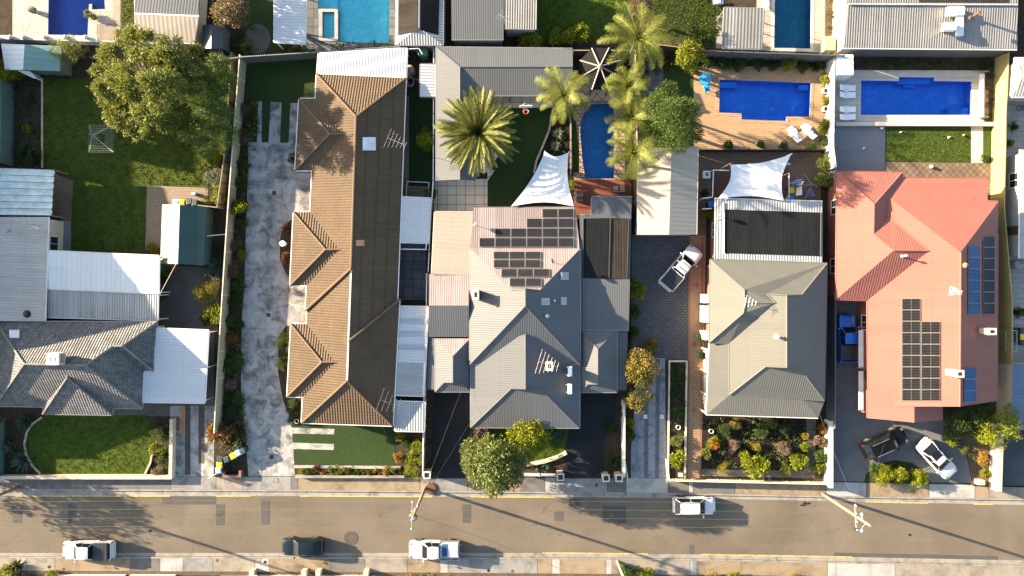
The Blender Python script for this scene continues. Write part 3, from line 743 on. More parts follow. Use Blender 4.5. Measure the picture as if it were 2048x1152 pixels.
    for s in (-1, 1):
        h = MB(); h.box((hl * .885, s * w * .70, zh - .17), (.30, .26, .12), s * -.3, .05); h.build('headlight', MATS['lamp_clear'], t)
        if K in ('sedan', 'hatch', 'suv'):
            h = MB(); h.box((-hl * .95, s * w * .78, ztail - .16), (.14, .22, .14), s * .3, .04); h.build('tail_light', MATS['lamp_red'], t)
        elif K == 'ute':
            h = MB(); h.box((-hl * .99, s * (w - .07), .98), (.07, .13, .34)); h.build('tail_light', MATS['lamp_red'], t)
        else:
            h = MB(); h.box((-hl - .02, s * (w - .14), .76), (.05, .24, .1)); h.build('tail_light', MATS['lamp_red'], t)
        mm = MB(); mm.box((fb * .86, s * (w + .10), zb + .02), (.15, .22, .15), 0, .05); mm.build('mirror', MATS[col], t)
        for xx in (fb * .25, rb * .45 if K != 'ute' else rb * .1): MB().box((xx, s * (w + .005), zb - .22), (.2, .03, .03)).build('door_handle', MATS['plastic_black' if col == 'car_white' else col], t)
    MB().box((hl * .985, 0, .42), (.14, W * .62, .2), 0, .05).build('grille', MATS['plastic_black'], t)
    MB().box((hl * .955, 0, .33), (.2, W * .84, .14), 0, .05).build('bumper', MATS['plastic_black' if K in ('suv', 'ute', 'tray') else col], t)
    wp = MB()
    for y in (-.35, .2): wp.tube([Vector((fb + .03, y, zlo + .05)), Vector((fb + (fr - fb) * .42, y + .42, zlo + (zr - zlo) * .42 + .03))], .012, 4)
    wp.build('wiper', MATS['plastic_black'], t)
    sm = MB()
    for x in (fb * .95,): sm.box((x + .02, 0, zlo + .045), (.06, wb * 1.7, .02))
    sm.build('cowl', MATS['plastic_black'], t)
    if roof_rails:
        for s in (-1, 1):
            q = MB(); q.tube([Vector((fr * .8, s * wr * .93, zr + .005)), Vector((fr * .6, s * wr * .93, zr + .05)), Vector((rr * .75, s * wr * .93, zr + .05)), Vector((rr * .9, s * wr * .93, zr))], .022, 6); q.build('roof_rail', MATS['metal'], t)
    if sunroof: MB().box(((fr + rr) / 2 - .35, 0, zr + .002), (.85, wr * 1.45, .02), 0, .008).build('sunroof', MATS['car_glass'], t)
    if bed in ('cover', 'bars'):
        q = MB()
        for x in (fr * .55, rr * .5): q.tube([Vector((x, -wr, zr + .06)), Vector((x, wr, zr + .06))], .025, 6)
        q.build('roof_bar', MATS['plastic_black'], t)
    t.location = dest; t.rotation_euler = (0, 0, ang); return t

# ---------------------------------------------------------------- small things
def make_bin(lidmat, label, loc, rz, group):
    t = thing('wheelie_bin', label, 'bin', loc, 0, group); x, y, z = .0, 0, 0
    m = MB(); lo = [(-.22, -.22), (.22, -.22), (.22, .22), (-.22, .22)]; hi = [(-.28, -.3), (.28, -.3), (.28, .28), (-.28, .28)]
    L = Vector(loc)
    for i in range(4):
        a, b = lo[i], lo[(i + 1) % 4]; c, d = hi[(i + 1) % 4], hi[i]
        m.face([L + Vector((*a, .08)), L + Vector((*b, .08)), L + Vector((*c, .98)), L + Vector((*d, .98))])
    m.build('body', MATS['bin_green'], t)
    lid = MB(); lid.box(L + Vector((0, 0, 1.01)), (.62, .64, .08), 0, .035); lid.box(L + Vector((0, -.05, 1.06)), (.46, .42, .05), 0, .02); lo_ = lid.build('lid', MATS[lidmat], t)
    hd = MB(); hd.tube([L + Vector((-.24, .34, .98)), L + Vector((.24, .34, .98))], .022, 6); hd.build('handle', MATS['plastic_black'], t)
    for s in (-1, 1):
        w = MB(); w.tube([L + Vector((s * .22, .24, .1)), L + Vector((s * .27, .24, .1))], .1, 12); w.build('wheel', MATS['tyre'], t)
    t.rotation_euler.z = rz; return t
BIN = {}
def bin_at(u, v, rz, lidmat, label, group, h=1.0):
    p = P(u, v, h); p.z = 0
    if lidmat not in BIN: BIN[lidmat] = make_bin(lidmat, label, p, rz, group); return BIN[lidmat]
    c = copy_tree(BIN[lidmat]); c.location = p; c.rotation_euler.z = rz; c['label'] = label; c['group'] = group; return c
def panel_quad(label, q, frame, cellmat, group, nrows=1, split=None):
    """a framed solar panel on the four world points q (counter-clockwise from the lower left in the photo)"""
    a, b, c, d = [Vector(p) for p in q]; n = (b - a).cross(d - a).normalized()
    if n.z < 0: n = -n
    o = (a + b + c + d) / 4; t = thing('solar_panel', label, 'solar panel', o, 0, group)
    m = MB(); up = n * .10; lo = n * .06
    ring = [a, b, c, d]; hi = [p + up for p in ring]; low = [p + lo for p in ring]; k = .028; cc = o + up
    inn = []
    for p in hi:
        v = cc - p; e1 = (b - a).normalized(); e2 = (d - a).normalized()
        inn.append(p + e1 * math.copysign(.032, v.dot(e1)) + e2 * math.copysign(.032, v.dot(e2)))
    for i in range(4):
        j = (i + 1) % 4; m.face([hi[i], hi[j], inn[j], inn[i]]); m.face([low[i], low[j], hi[j], hi[i]])
    if split:
        A, B, C, D = inn; w = .014
        if split == 'v':
            s0, s1 = A.lerp(B, .5), D.lerp(C, .5); e = (B - A).normalized() * w
        else:
            s0, s1 = A.lerp(D, .5), B.lerp(C, .5); e = (D - A).normalized() * w
        m.face([s0 - e + n * .004, s0 + e + n * .004, s1 + e + n * .004, s1 - e + n * .004])
    m.build('frame', MATS[frame], t)
    cm = MB(); cm.face([p - n * .012 for p in inn])
    cm.build('cells', MATS[cellmat], t, uvs=[0, 0, 1, 0, 1, 1, 0, 1])
    ft = MB()
    for p in ring: ft.box(p.lerp(o, .2) + n * .02, (.05, .05, .09))
    ft.build('bracket', MATS['metal'], t); return t
def antenna(label, u, v, z, L, rz, nel=5, el=1.2, h=2.0, mat='galvanised', name='tv_antenna'):
    base = P(u, v, z); t = thing(name, label, 'antenna', base, 0)
    m = MB(); m.tube([base, base + Vector((0, 0, h))], .025, 6); m.build('mast', MATS[mat], t)
    d = Vector((math.cos(rz), math.sin(rz), 0)); s = Vector((-d.y, d.x, 0)); top = base + Vector((0, 0, h - .1)); b = MB(); b.tube([top - d * L * .5, top + d * L * .5], .02, 5)
    b.build('boom', MATS[mat], t); e = MB()
    for i in range(nel):
        k = i / max(1, nel - 1); q = top + d * L * (k - .5); w = el * (1 - .65 * k); e.tube([q - s * w, q + s * w], .016, 5)
    e.build('elements', MATS[mat], t); return t
def lounger(label, u, v, rz, group):
    p = P(u, v, .3); p.z = 0; t = thing('sun_lounger', label, 'sun lounger', p, 0, group)
    m = MB(); m.box(p + Vector((.28, 0, .3)), (1.25, .62, .06), 0, .02); m.build('seat', MATS['plastic_white'], t)
    b = MB(); b.box(p + Vector((-.62, 0, .48)), (.75, .6, .06), 0, .02, ('Y', .55)); b.build('backrest', MATS['plastic_white'], t)
    for i in (-.35, .8):
        for s in (-1, 1): MB().box(p + Vector((i, s * .27, .14)), (.06, .06, .28)).build('leg', MATS['plastic_white'], t)
    for s in (-1, 1): MB().box(p + Vector((-.1, s * .34, .44)), (.55, .05, .04), 0, .01).build('armrest', MATS['plastic_white'], t)
    t.rotation_euler.z = rz; return t
def pot_plant(label, u, v, r, mat, pot='terracotta', h=.8, kind='bush'):
    p = P(u, v, h * .7); p.z = 0; rm = r / S; t = thing('pot_plant', label, 'pot plant', p)
    m = MB(); k = min(.3, rm * .6); m.lathe(p, [(k * .7, 0), (k, .38), (k * 1.12, .38), (k * 1.12, .44), (k * .95, .44), (k * .9, .36), (.01, .36)], 14); m.build('pot', MATS[pot], t, True)
    o = bpy.data.objects.new('foliage', proto(kind, 1)); COL.objects.link(o); o.parent = t; o.location = (0, 0, .36); o.scale = (rm, rm, (h - .3) / 1.5 + .1); setmat(o, MATS[mat]); return t
def sail(name, label, corners, sag, mat, inset_k=.12, post_h=True, post_px=()):
    """tensioned cloth between four corners (u, v, z), edges curved inward"""
    A, B, C, D = [P(*c) for c in corners]; N = 18; c0 = (A + B + C + D) / 4; t = thing(name, label, 'shade sail', Vector((c0.x, c0.y, 0)))
    V = []; F = []
    for i in range(N + 1):
        for j in range(N + 1):
            s, q = i / N, j / N
            p = (A * (1 - s) + B * s) * (1 - q) + (D * (1 - s) + C * s) * q
            ks = 4 * s * (1 - s); kq = 4 * q * (1 - q)
            p = p + (c0 - p) * (inset_k * max(ks * (1 - kq), kq * (1 - ks))) ; p.z -= sag * ks * kq; V.append(p)
    for i in range(N):
        for j in range(N): a = i * (N + 1) + j; F.append((a, a + 1, a + N + 2, a + N + 1))
    m = MB(); m.mesh(V, F); m.mesh([v - Vector((0, 0, .012)) for v in V], [f[::-1] for f in F]); m.build('cloth', MATS[mat], t, True)
    for u, v, z in post_px:
        p = P(u, v, z); b = Vector((p.x, p.y, 0)); MB().tube([b, p + Vector((0, 0, .1))], .055, 8).build('post', MATS['white_paint'], t)
    return t
def table_round(name, label, u, v, r, h, mat, legs='metal'):
    p = P(u, v, h); p.z = 0; t = thing(name, label, 'table', p); MB().lathe(p, [(.01, h), (r, h), (r, h - .05), (.01, h - .05)][::-1], 24).build('table_top', MATS[mat], t)
    for k in range(4): a = k * 1.57 + .7; MB().tube([p + Vector((math.cos(a) * r * .8, math.sin(a) * r * .8, 0)), p + Vector((math.cos(a) * r * .6, math.sin(a) * r * .6, h - .05))], .025, 6).build('leg', MATS[legs], t)
    return t
def chair(label, u, v, rz, mat, group=None, leg='metal', w=.5):
    p = P(u, v, .5); p.z = 0; t = thing('patio_chair', label, 'chair', p, 0, group)
    MB().box(p + Vector((.05, 0, .44)), (w, w, .06), 0, .02).build('seat', MATS[mat], t); MB().box(p + Vector((-w * .52, 0, .72)), (.06, w, .55), 0, .02, ('Y', -.25)).build('backrest', MATS[mat], t)
    for i in (-1, 1):
        for j in (-1, 1): MB().box(p + Vector((.05 + i * w * .42, j * w * .42, .21)), (.04, .04, .42)).build('leg', MATS[leg], t)
        MB().box(p + Vector((0, i * w * .52, .62)), (w * .9, .05, .04)).build('armrest', MATS[leg], t)
    t.rotation_euler.z = rz; return t
def gable_shed(name, label, cat, A, B, C, D, r0, r1, ze, zr, mats, wallmat, ins=.08, cap=None, gut=None, wn=False):
    """A NW, B NE, C SE, D SW eave corners, ridge r0-r1 in photo pixels; gable or hip"""
    E = lambda q: (*q, ze); Rr = lambda q: (*q, zr); vert = abs(r0[0] - r1[0]) < abs(r0[1] - r1[1])
    t = thing(name, label, cat, centre([A, B, C, D], ze))
    if vert: pl = [[E(D), E(A), Rr(r0), Rr(r1)], [E(B), E(C), Rr(r1), Rr(r0)], [E(A), E(B), Rr(r0)], [E(C), E(D), Rr(r1)]]
    else: pl = [[E(A), E(B), Rr(r1), Rr(r0)], [E(C), E(D), Rr(r0), Rr(r1)], [E(D), E(A), Rr(r0)], [E(B), E(C), Rr(r1)]]
    if isinstance(mats, str): roof(t, pl, MATS[mats], MATS[gut] if gut else None, MATS[cap] if cap else None)
    else:
        roof(t, [pl[0], pl[2]], MATS[mats[0]], MATS[gut] if gut else None); roof(t, [pl[1], pl[3]], MATS[mats[1]], MATS[gut] if gut else None)
    walls(t, [A, B, C, D], ze, MATS[wallmat], ins, win=wn); return t
def pool(label, px, depth, shell, wat, cop_px=None, cop_mat=None, level=-.08, name='swimming_pool', steps=()):
    pts = [P(u, v, 0) for u, v in px]; c = sum(pts, Vector()) / len(pts); t = thing(name, label, 'swimming pool', c)
    n = len(pts); a = sum(pts[i].x * pts[(i + 1) % n].y - pts[(i + 1) % n].x * pts[i].y for i in range(n))
    if a < 0: pts = pts[::-1]
    m = MB(); d = Vector((0, 0, depth))
    tri = tessellate_polygon([pts]); m.mesh([p - d for p in pts], [f if (pts[f[1]] - pts[f[0]]).cross(pts[f[2]] - pts[f[0]]).z > 0 else f[::-1] for f in tri])
    for i in range(n): m.face([pts[i], pts[(i + 1) % n], pts[(i + 1) % n] - d, pts[i] - d])
    m.build('pool_shell', MATS[shell], t)
    w = MB(); f = [f if (pts[f[1]] - pts[f[0]]).cross(pts[f[2]] - pts[f[0]]).z > 0 else f[::-1] for f in tri]
    w.mesh([p + Vector((0, 0, level)) for p in pts], f); w.build('water', MATS[wat], t)
    for x0, y0, x1, y1, z in steps:
        q0, q1 = P(x0, y1, 0), P(x1, y0, 0); b = MB(); b.box(((q0.x + q1.x) / 2, (q0.y + q1.y) / 2, (z - depth) / 2 + .01), (q1.x - q0.x, q1.y - q0.y, z + depth - .02)); b.build('pool_step', MATS[shell], t)
    if cop_mat:
        out = inset([p.copy() for p in pts], -.32); g = MB(); k = Vector((0, 0, .03)); inn = inset([p.copy() for p in pts], -.001)
        for i in range(n):
            j = (i + 1) % n; g.face([inn[i] + k, inn[j] + k, out[j] + k, out[i] + k][::-1]); g.face([inn[i] - k * 2, inn[j] - k * 2, inn[j] + k, inn[i] + k])
            g.face([out[j] - k, out[i] - k, out[i] + k, out[j] + k][::-1])
        g.build('coping', MATS[cop_mat], t)
    return t
def box_thing(name, label, cat, u, v, z, parts, rz=0.0, group=None):
    """parts: (part name, material, offset, size, bevel)"""
    p = P(u, v, z); t = thing(name, label, cat, p, 0, group)
    for nm, mt, o, d, b in parts: MB().box(p + Vector(o), d, 0, b).build(nm, MATS[mt], t)
    t.rotation_euler.z = rz; return t
# ---------------------------------------------------------------- the ground, the street and the yards
def zone(name, px, mat, lv=1, holes=(), **k): return flat(name, px, .004 * lv, MATS[mat], holes, **k)
POOL = {
 'navy': [(98, -60), (205, -60), (210, 18), (184, 19), (184, 8), (178, 8), (175, 71), (96, 69)],
 'cyan': [(637, -60), (779, -60), (778, 86), (635, 82)],
 'free': [(1170, 222), (1186, 207), (1228, 207), (1228, 357), (1171, 357), (1166, 330), (1163, 300), (1160, 262), (1163, 238)],
 'tee': [(1440, 159), (1622, 166), (1619, 233), (1573, 233), (1572, 242), (1483, 239), (1483, 227), (1438, 225)],
 'long': [(1722, 161), (1797, 162), (1798, 154), (1868, 155), (1868, 162), (1943, 163), (1941, 230), (1721, 230)],
 'teal': [(1551, -80), (1623, -80), (1621, 97), (1548, 96)]}
KN = [(-700, 981), (0, 981), (600, 983), (1000, 986), (1330, 989), (1600, 994), (2048, 1001), (2800, 1016)]
GN = [(-700, 992), (0, 992), (600, 992), (1000, 994), (1330, 995.5), (1600, 1001), (2048, 1010), (2800, 1026)]
GS = [(-700, 1106), (0, 1106), (500, 1106), (1100, 1106), (1400, 1109), (1700, 1114), (2048, 1121), (2800, 1136)]
KS = [(-700, 1113), (0, 1113), (500, 1114), (1100, 1115), (1400, 1118), (1700, 1124), (2048, 1131), (2800, 1147)]
def yl(L, x):
    for (a, b), (c, d) in zip(L, L[1:]):
        if a <= x <= c: return b + (d - b) * (x - a) / (c - a)
def band(A, B, x0, x1, da=0, db=0):
    xs = sorted({x0, x1, *[p[0] for p in A + B if x0 < p[0] < x1]})
    return [(x, yl(A, x) + da) for x in xs] + [(x, yl(B, x) + db) for x in reversed(xs)]
g = MB(); g.face([(-2500, -2500, -.30), (2500, -2500, -.30), (2500, 2500, -.30), (-2500, 2500, -.30)])
# the distant ground is cut away under the pools by keeping it below their floors
gr = MB(); G0 = 400
gr.face([(-2600, -2600, -2.2), (2600, -2600, -2.2), (2600, 2600, -2.2), (-2600, 2600, -2.2)])
go = gr.build('ground', MATS['grass_dry']); go['kind'] = 'structure'
flat('land', [(-700, -500), (2800, -500)] + KN[::-1], 0, MATS['soil'], list(POOL.values()), thick=2.1)
flat('land', KS + [(2800, 1700), (-700, 1700)], 0, MATS['bare_earth'], thick=2.1)
flat('road', band(KN, KS, -700, 2800, -1, 1), -.12, MATS['asphalt_road'])
for A, B in ((KN, GN), (GS, KS)):
    xs = list(range(-640, 2800, 76))
    flat('gutter_strip', band(A, B, -700, 2800), -.114, MATS['concrete_kerb'])
for L, s in ((KN, -1), (KS, 1)):
    flat('kerb', band(L, L, -700, 2800, 0 if s < 0 else 0, s * 3.2) if s > 0 else band(L, L, -700, 2800, -3.2, 0), .016, MATS['concrete_kerb'])
# footpaths in their sections
for x0, x1, mt in ((-700, 342, 'footpath_dark'), (342, 432, 'footpath_grey'), (432, 486, 'footpath_concrete'), (486, 582, 'footpath_grey'), (582, 596, 'footpath_dark'), (596, 840, 'footpath_sand'), (840, 868, 'footpath_concrete'), (868, 935, 'footpath_grey'),
                   (935, 1042, 'footpath_sand'), (1042, 1090, 'footpath_dark'), (1090, 1110, 'concrete_pale'), (1110, 1215, 'footpath_grey'), (1215, 1252, 'footpath_dark'), (1252, 1336, 'concrete_pale'), (1336, 1377, 'footpath_dark'), (1377, 1386, 'concrete_pale'),
                   (1386, 1470, 'footpath_dark'), (1470, 1652, 'footpath_sand'), (1652, 1733, 'concrete_pale'), (1733, 1858, 'footpath_sand'), (1858, 1950, 'concrete_pale'), (1950, 1978, 'footpath_sand'), (1978, 2800, 'footpath_concrete')):
    top = [(-700, 953), (340, 954), (600, 953), (1000, 955), (1400, 958), (1700, 965), (2048, 972), (2800, 988)]
    zone('footpath', band(top, KN, x0 + .5, x1 - .5, 0, -3.4), mt, 2)
for x0, x1, mt in ((-700, 30, 'footpath_concrete'), (30, 52, 'concrete_pale'), (52, 110, 'footpath_concrete'), (110, 260, 'footpath_sand'), (260, 320, 'footpath_dark'), (320, 366, 'concrete_pale'), (366, 426, 'footpath_grey'), (426, 510, 'footpath_concrete'), (510, 538, 'concrete_pale'), (538, 660, 'footpath_sand'), (660, 730, 'footpath_dark'), (730, 815, 'footpath_concrete'), (815, 880, 'footpath_sand'),
                   (880, 896, 'concrete_pale'), (896, 1075, 'footpath_grey'), (1075, 1104, 'footpath_sand'), (1104, 1120, 'concrete_pale'), (1120, 1212, 'footpath_sand'), (1212, 1224, 'concrete_pale'), (1224, 1380, 'footpath_concrete'), (1380, 1394, 'concrete_pale'), (1394, 1655, 'footpath_sand'), (1655, 1672, 'concrete_pale'), (1672, 1790, 'concrete_pale'), (1790, 2800, 'footpath_concrete')):
    bot = [(-700, 1141), (0, 1141), (700, 1144), (1100, 1147), (1500, 1150), (1750, 1157), (2048, 1163), (2800, 1180)]
    zone('footpath', band(KS, bot, x0 + .5, x1 - .5, 3.4, 0), mt, 2)
# painted no-parking lines along the gutters
for x0, x1 in ((30, 340), (432, 501), (600, 865), (943, 1110), (1733, 1856), (1948, 1985)): flat('road_marking', band(GN, GN, x0, x1, -.6, 1.1), -.109, MATS['yellow_line'])
for x0, x1 in ((1085, 1296), (1402, 1704)): flat('road_marking', band(GS, GS, x0, x1, -1.2, .6), -.109, MATS['yellow_line'])
# trench patches in the asphalt
for q in ((25, 1011, 44, 1046), (136, 1009, 153, 1046), (432, 1009, 449, 1051), (522, 999, 539, 1049), (925, 1009, 942, 1046), (1109, 1023, 1127, 1042), (1138, 998, 1162, 1016), (1205, 1012, 1252, 1046), (1378, 1090, 1388, 1108), (324, 993, 432, 1009)):
    flat('road_patch', rect(*q), -.112, MATS['asphalt_patch'])
flat('road_patch', [(1669, 1105), (1996, 1112), (1996, 1120), (1669, 1113)], -.112, MATS['asphalt_patch'])
for u, v, r, lab in ((702, 1076, .72, 'large round manhole cover with a dark ring in the road behind the black car'), (1147, 1004, .26, 'small rusty access cover beside the northern gutter')):
    p = P(u, v, -.11); t = thing('manhole_cover', lab, 'manhole cover', p); MB().lathe(p, [(r, 0), (r, .012), (r * .62, .012), (.01, .013)], 28).build('surround', MATS['asphalt_patch' if r > .5 else 'rust'], t); MB().lathe(p, [(r * .42, .01), (r * .42, .02), (.01, .021)], 24).build('lid', MATS['rust'], t)
R_ = rnd(12)
for u, v, r in ((1610, 1008, 5), (1604, 1010, 3), (1618, 1007, 3), (1592, 1006, 2), (1628, 1012, 1.6), (300, 1062, 3), (1460, 1060, 2.5), (760, 1030, 2.5), (1120, 1070, 2), (1820, 1070, 3), (480, 1078, 2)):
    flat('road_stain', [(u + r * R_.uniform(.5, 1.2) * math.cos(a * .524) * 1.4, v + r * R_.uniform(.5, 1.1) * math.sin(a * .524)) for a in range(12)], -.110, MATS['asphalt_new' if r > 2.9 else 'asphalt_patch'])
# ---- yard by yard
Z = zone
Z('lawn', [(87, 160), (330, 148), (472, 150), (458, 300), (425, 330), (413, 375), (294, 371), (289, 505), (143, 503), (140, 440), (147, 360), (108, 345), (88, 335)], 'grass_deep', 2)
Z('paving', [(294, 371), (416, 376), (414, 412), (405, 500), (290, 500)], 'paver_old', 3)
Z('paving', [(103, 345), (147, 362), (143, 442), (99, 440)], 'paver_brown', 3)
Z('paving', rect(118, 441, 142, 505), 'concrete_patio', 4); Z('deck', rect(97, 448, 118, 506), 'timber_grey', 4)
Z('yard_concrete', [(316, 512), (345, 530), (410, 535), (440, 540), (436, 662), (312, 662)], 'concrete_dark', 2)
Z('yard_concrete', [(312, 655), (428, 662), (428, 812), (345, 832), (224, 832), (224, 812)], 'concrete_dark', 1)
Z('driveway', [(340, 812), (430, 812), (427, 953), (342, 953)], 'concrete_drive', 2)
for q in ((370, 808, 381, 950), (397, 808, 409, 927)): Z('driveway_strip', rect(*q), 'brick_strip', 3)
Z('path_strip', rect(362, 815, 369, 872), 'terracotta', 3); Z('step', rect(341, 833, 359, 862), 'brick_red', 4)
Z('lawn', [(55, 905), (52, 880), (60, 850), (80, 836), (110, 830), (292, 830), (303, 860), (304, 905), (290, 948), (88, 948), (68, 930)], 'grass_lush', 3)
# brown-roofed house
Z('lawn', [(493, 123), (640, 105), (640, 345), (497, 290), (494, 200)], 'grass_turf', 1)
for q in ([(516, 203), (524, 203), (523, 288), (514, 288)], [(541, 204), (563, 205), (560, 288), (537, 288)], [(581, 206), (598, 206), (596, 288), (577, 288)]): Z('path_strip', q, 'concrete_drive', 2)
Z('driveway', [(497, 284), (592, 286), (594, 345), (624, 345), (622, 430), (581, 440), (564, 455), (560, 480), (560, 520), (572, 548), (614, 572), (616, 648), (572, 652), (557, 672), (556, 745), (566, 800), (578, 832), (584, 860), (590, 952), (497, 952), (490, 860), (482, 780), (483, 650), (489, 560), (492, 450), (496, 340)], 'concrete_drive', 3)
for u, v in ((548, 386), (537, 630), (543, 914)): Z('drain_cover', rect(u - 4, v - 4, u + 4, v + 4), 'iron_black', 4)
for y in (333, 388, 441, 486, 600, 657, 752, 806, 886): Z('expansion_joint', [(491, y), (604 if y < 660 else 560, y + 2), (604 if y < 660 else 560, y + 2.4), (491, y + .4)], 'concrete_dark', 4)
for x0, y0, x1, y1 in ((536, 290, 533, 560), (566, 290, 562, 440), (533, 560, 523, 948)): Z('expansion_joint', [(x0, y0), (x0 + .5, y0), (x1 + .5, y1), (x1, y1)], 'concrete_dark', 5)
Z('lawn', [(584, 850), (792, 852), (790, 931), (592, 933)], 'grass_turf', 2)
for q in ([(580, 855), (669, 858), (668, 869), (581, 867)], [(584, 885), (668, 888), (667, 900), (585, 898)]): Z('path_strip', q, 'concrete_drive', 4)
Z('lawn', rect(815, 180, 874, 365), 'grass_turf', 1); Z('paving', rect(798, 488, 852, 600), 'slab_grey', 2); Z('paving', rect(803, 190, 818, 395), 'timber_grey', 2)
# grey-roofed house
Z('paving', [(868, 358), (975, 358), (975, 340), (990, 340), (985, 368), (975, 380), (975, 426), (868, 426)], 'tile_cream', 2)
Z('paving', [(968, 188), (1100, 188), (1108, 216), (1008, 217), (1004, 300), (975, 345), (948, 345), (948, 188)], 'tile_cream', 1)
Z('lawn', [(1008, 216), (1106, 215), (1097, 262), (1072, 322), (1046, 378), (1022, 414), (975, 414), (975, 362), (990, 340), (1004, 300)], 'grass_turf', 3)
Z('garden_bed', [(1108, 215), (1140, 210), (1150, 250), (1150, 345), (1146, 415), (1022, 414), (1046, 378), (1072, 322), (1097, 262)], 'mulch_dark', 1)
Z('paving', [(1120, 160), (1260, 160), (1262, 207), (1180, 208), (1140, 212), (1108, 216)], 'tile_cream_diagonal', 1)
Z('pool_surround', [(1150, 210), (1180, 200), (1250, 200), (1250, 359), (1148, 359), (1140, 300)], 'crazy_stone', 3, [POOL['free']])
Z('lawn', [(1142, 240), (1152, 240), (1158, 300), (1158, 345), (1146, 345)], 'grass_turf', 4)
Z('deck', [(1148, 350), (1262, 350), (1262, 430), (1148, 430)], 'decking_red', 4, [[(1170.9, 349), (1228.1, 349), (1228, 357), (1171, 357)]] if 0 else ()) if 0 else Z('deck', [(1148, 359.2), (1262, 359.2), (1262, 430), (1148, 430)], 'decking_red', 4)
Z('driveway', [(868, 780), (944, 780), (944, 862), (956, 905), (940, 957), (860, 957), (864, 860)], 'asphalt_new', 3)
Z('driveway', [(1156, 780), (1238, 780), (1226, 850), (1210, 880), (1206, 957), (1130, 957), (1128, 905), (1137, 862)], 'asphalt_new', 3)
Z('lawn', [(944, 858), (1136, 856), (1132, 905), (1115, 918), (1085, 925), (1040, 926), (958, 926)], 'grass_lush', 2)
# stone-grey roofed house
Z('driveway', [(1264, 470), (1382, 472), (1378, 720), (1332, 720), (1330, 716), (1262, 716)], 'paver_charcoal', 2)
Z('path', [(1380, 472), (1412, 472), (1408, 700), (1402, 957), (1374, 957), (1378, 720)], 'paver_path', 3)
for a, b in ((1378, 1372.5), (1403.5, 1399)): Z('path_edging', [(a, 474), (a + 3.5, 474), (b + 3.5, 957), (b, 957)], 'brick_red', 4)
for u, v in ((1394, 571), (1389, 690), (1388, 820)):
    for q in ((u - 4.5, v - 4.5, u + 4.5, v + 4.5) if v == 690 else (u - 5, v - 2, u + 5, v + 2),) + (() if v == 690 else ((u - 2, v - 6.5, u + 2, v - 2.05), (u - 2, v + 2.05, u + 2, v + 6.5))): Z('path_inlay', rect(*q), 'brick_red', 5)
Z('driveway', [(1274, 716), (1330, 716), (1332, 957), (1262, 957), (1262, 900), (1270, 800)], 'gravel', 2)
for x0 in (1290, 1312): Z('wheel_track', [(x0, 718), (x0 + 8, 718), (x0 + 6, 956), (x0 - 2, 956)], 'gravel_track', 3)
Z('garden_bed', [(1340, 724), (1372, 724), (1368, 957), (1336, 957)], 'soil', 2)
Z('garden_bed', rect(1404, 838, 1645, 957), 'mulch_dark', 1); Z('path', [(1612, 838), (1632, 838), (1630, 957), (1604, 957), (1614, 910)], 'concrete_dark', 2); Z('path', [(1404, 938), (1610, 942), (1610, 956), (1404, 952)], 'footpath_dark', 3)
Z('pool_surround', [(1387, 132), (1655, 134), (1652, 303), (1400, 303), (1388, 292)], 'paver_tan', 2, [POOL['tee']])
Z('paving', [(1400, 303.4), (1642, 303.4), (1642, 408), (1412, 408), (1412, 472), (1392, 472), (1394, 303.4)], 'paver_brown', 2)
Z('deck', rect(1422, 338, 1578, 410), 'decking_brown', 4)
Z('lawn', [(1330, 128), (1387, 133), (1388, 292), (1330, 292)], 'grass_turf', 2); Z('paving', rect(1288, 128, 1327, 192), 'slab_grey', 2)
# red-roofed house
Z('yard_concrete', [(1670, 252), (1771, 253), (1770, 350), (1668, 350)], 'concrete_patio', 2)
Z('lawn', [(1772, 253), (1942, 253), (1942, 324), (1771, 323)], 'grass_bright', 3)
Z('path', rect(1942, 250, 1966, 326), 'pool_paver', 3); Z('lawn', [(1966, 253), (1982, 253), (1980, 325), (1966, 325)], 'grass_bright', 3)
Z('paving', [(1771, 324), (1982, 326), (1984, 420), (1771, 420)], 'paver_mud', 2)
Z('pool_surround', [(1670, 140), (1967, 141), (1968, 246), (1670, 246)], 'pool_paver', 3, [POOL['long']])
Z('garden_bed', rect(1690, 118, 1990, 141), 'soil', 1); Z('garden_bed', [(1967, 141), (1988, 141), (1986, 250), (1968, 250)], 'bare_earth', 2)
Z('driveway', [(1655, 590), (1745, 590), (1745, 835), (1885, 840), (1905, 868), (1932, 905), (1944, 966), (1652, 962)], 'asphalt_drive', 3)
Z('garden_bed', [(1728, 966), (1732, 948), (1750, 930), (1790, 920), (1825, 926), (1852, 945), (1864, 968)], 'grass_dim', 4)
Z('garden_bed', [(1886, 835), (2000, 805), (1992, 975), (1946, 972), (1934, 905)], 'bare_earth', 2)
Z('driveway', [(1992, 862), (2400, 862), (2400, 985), (1988, 973)], 'asphalt_blue', 2)
Z('paving', [(2012, 200), (2400, 200), (2400, 860), (2000, 860)], 'pool_paver_pale', 1)
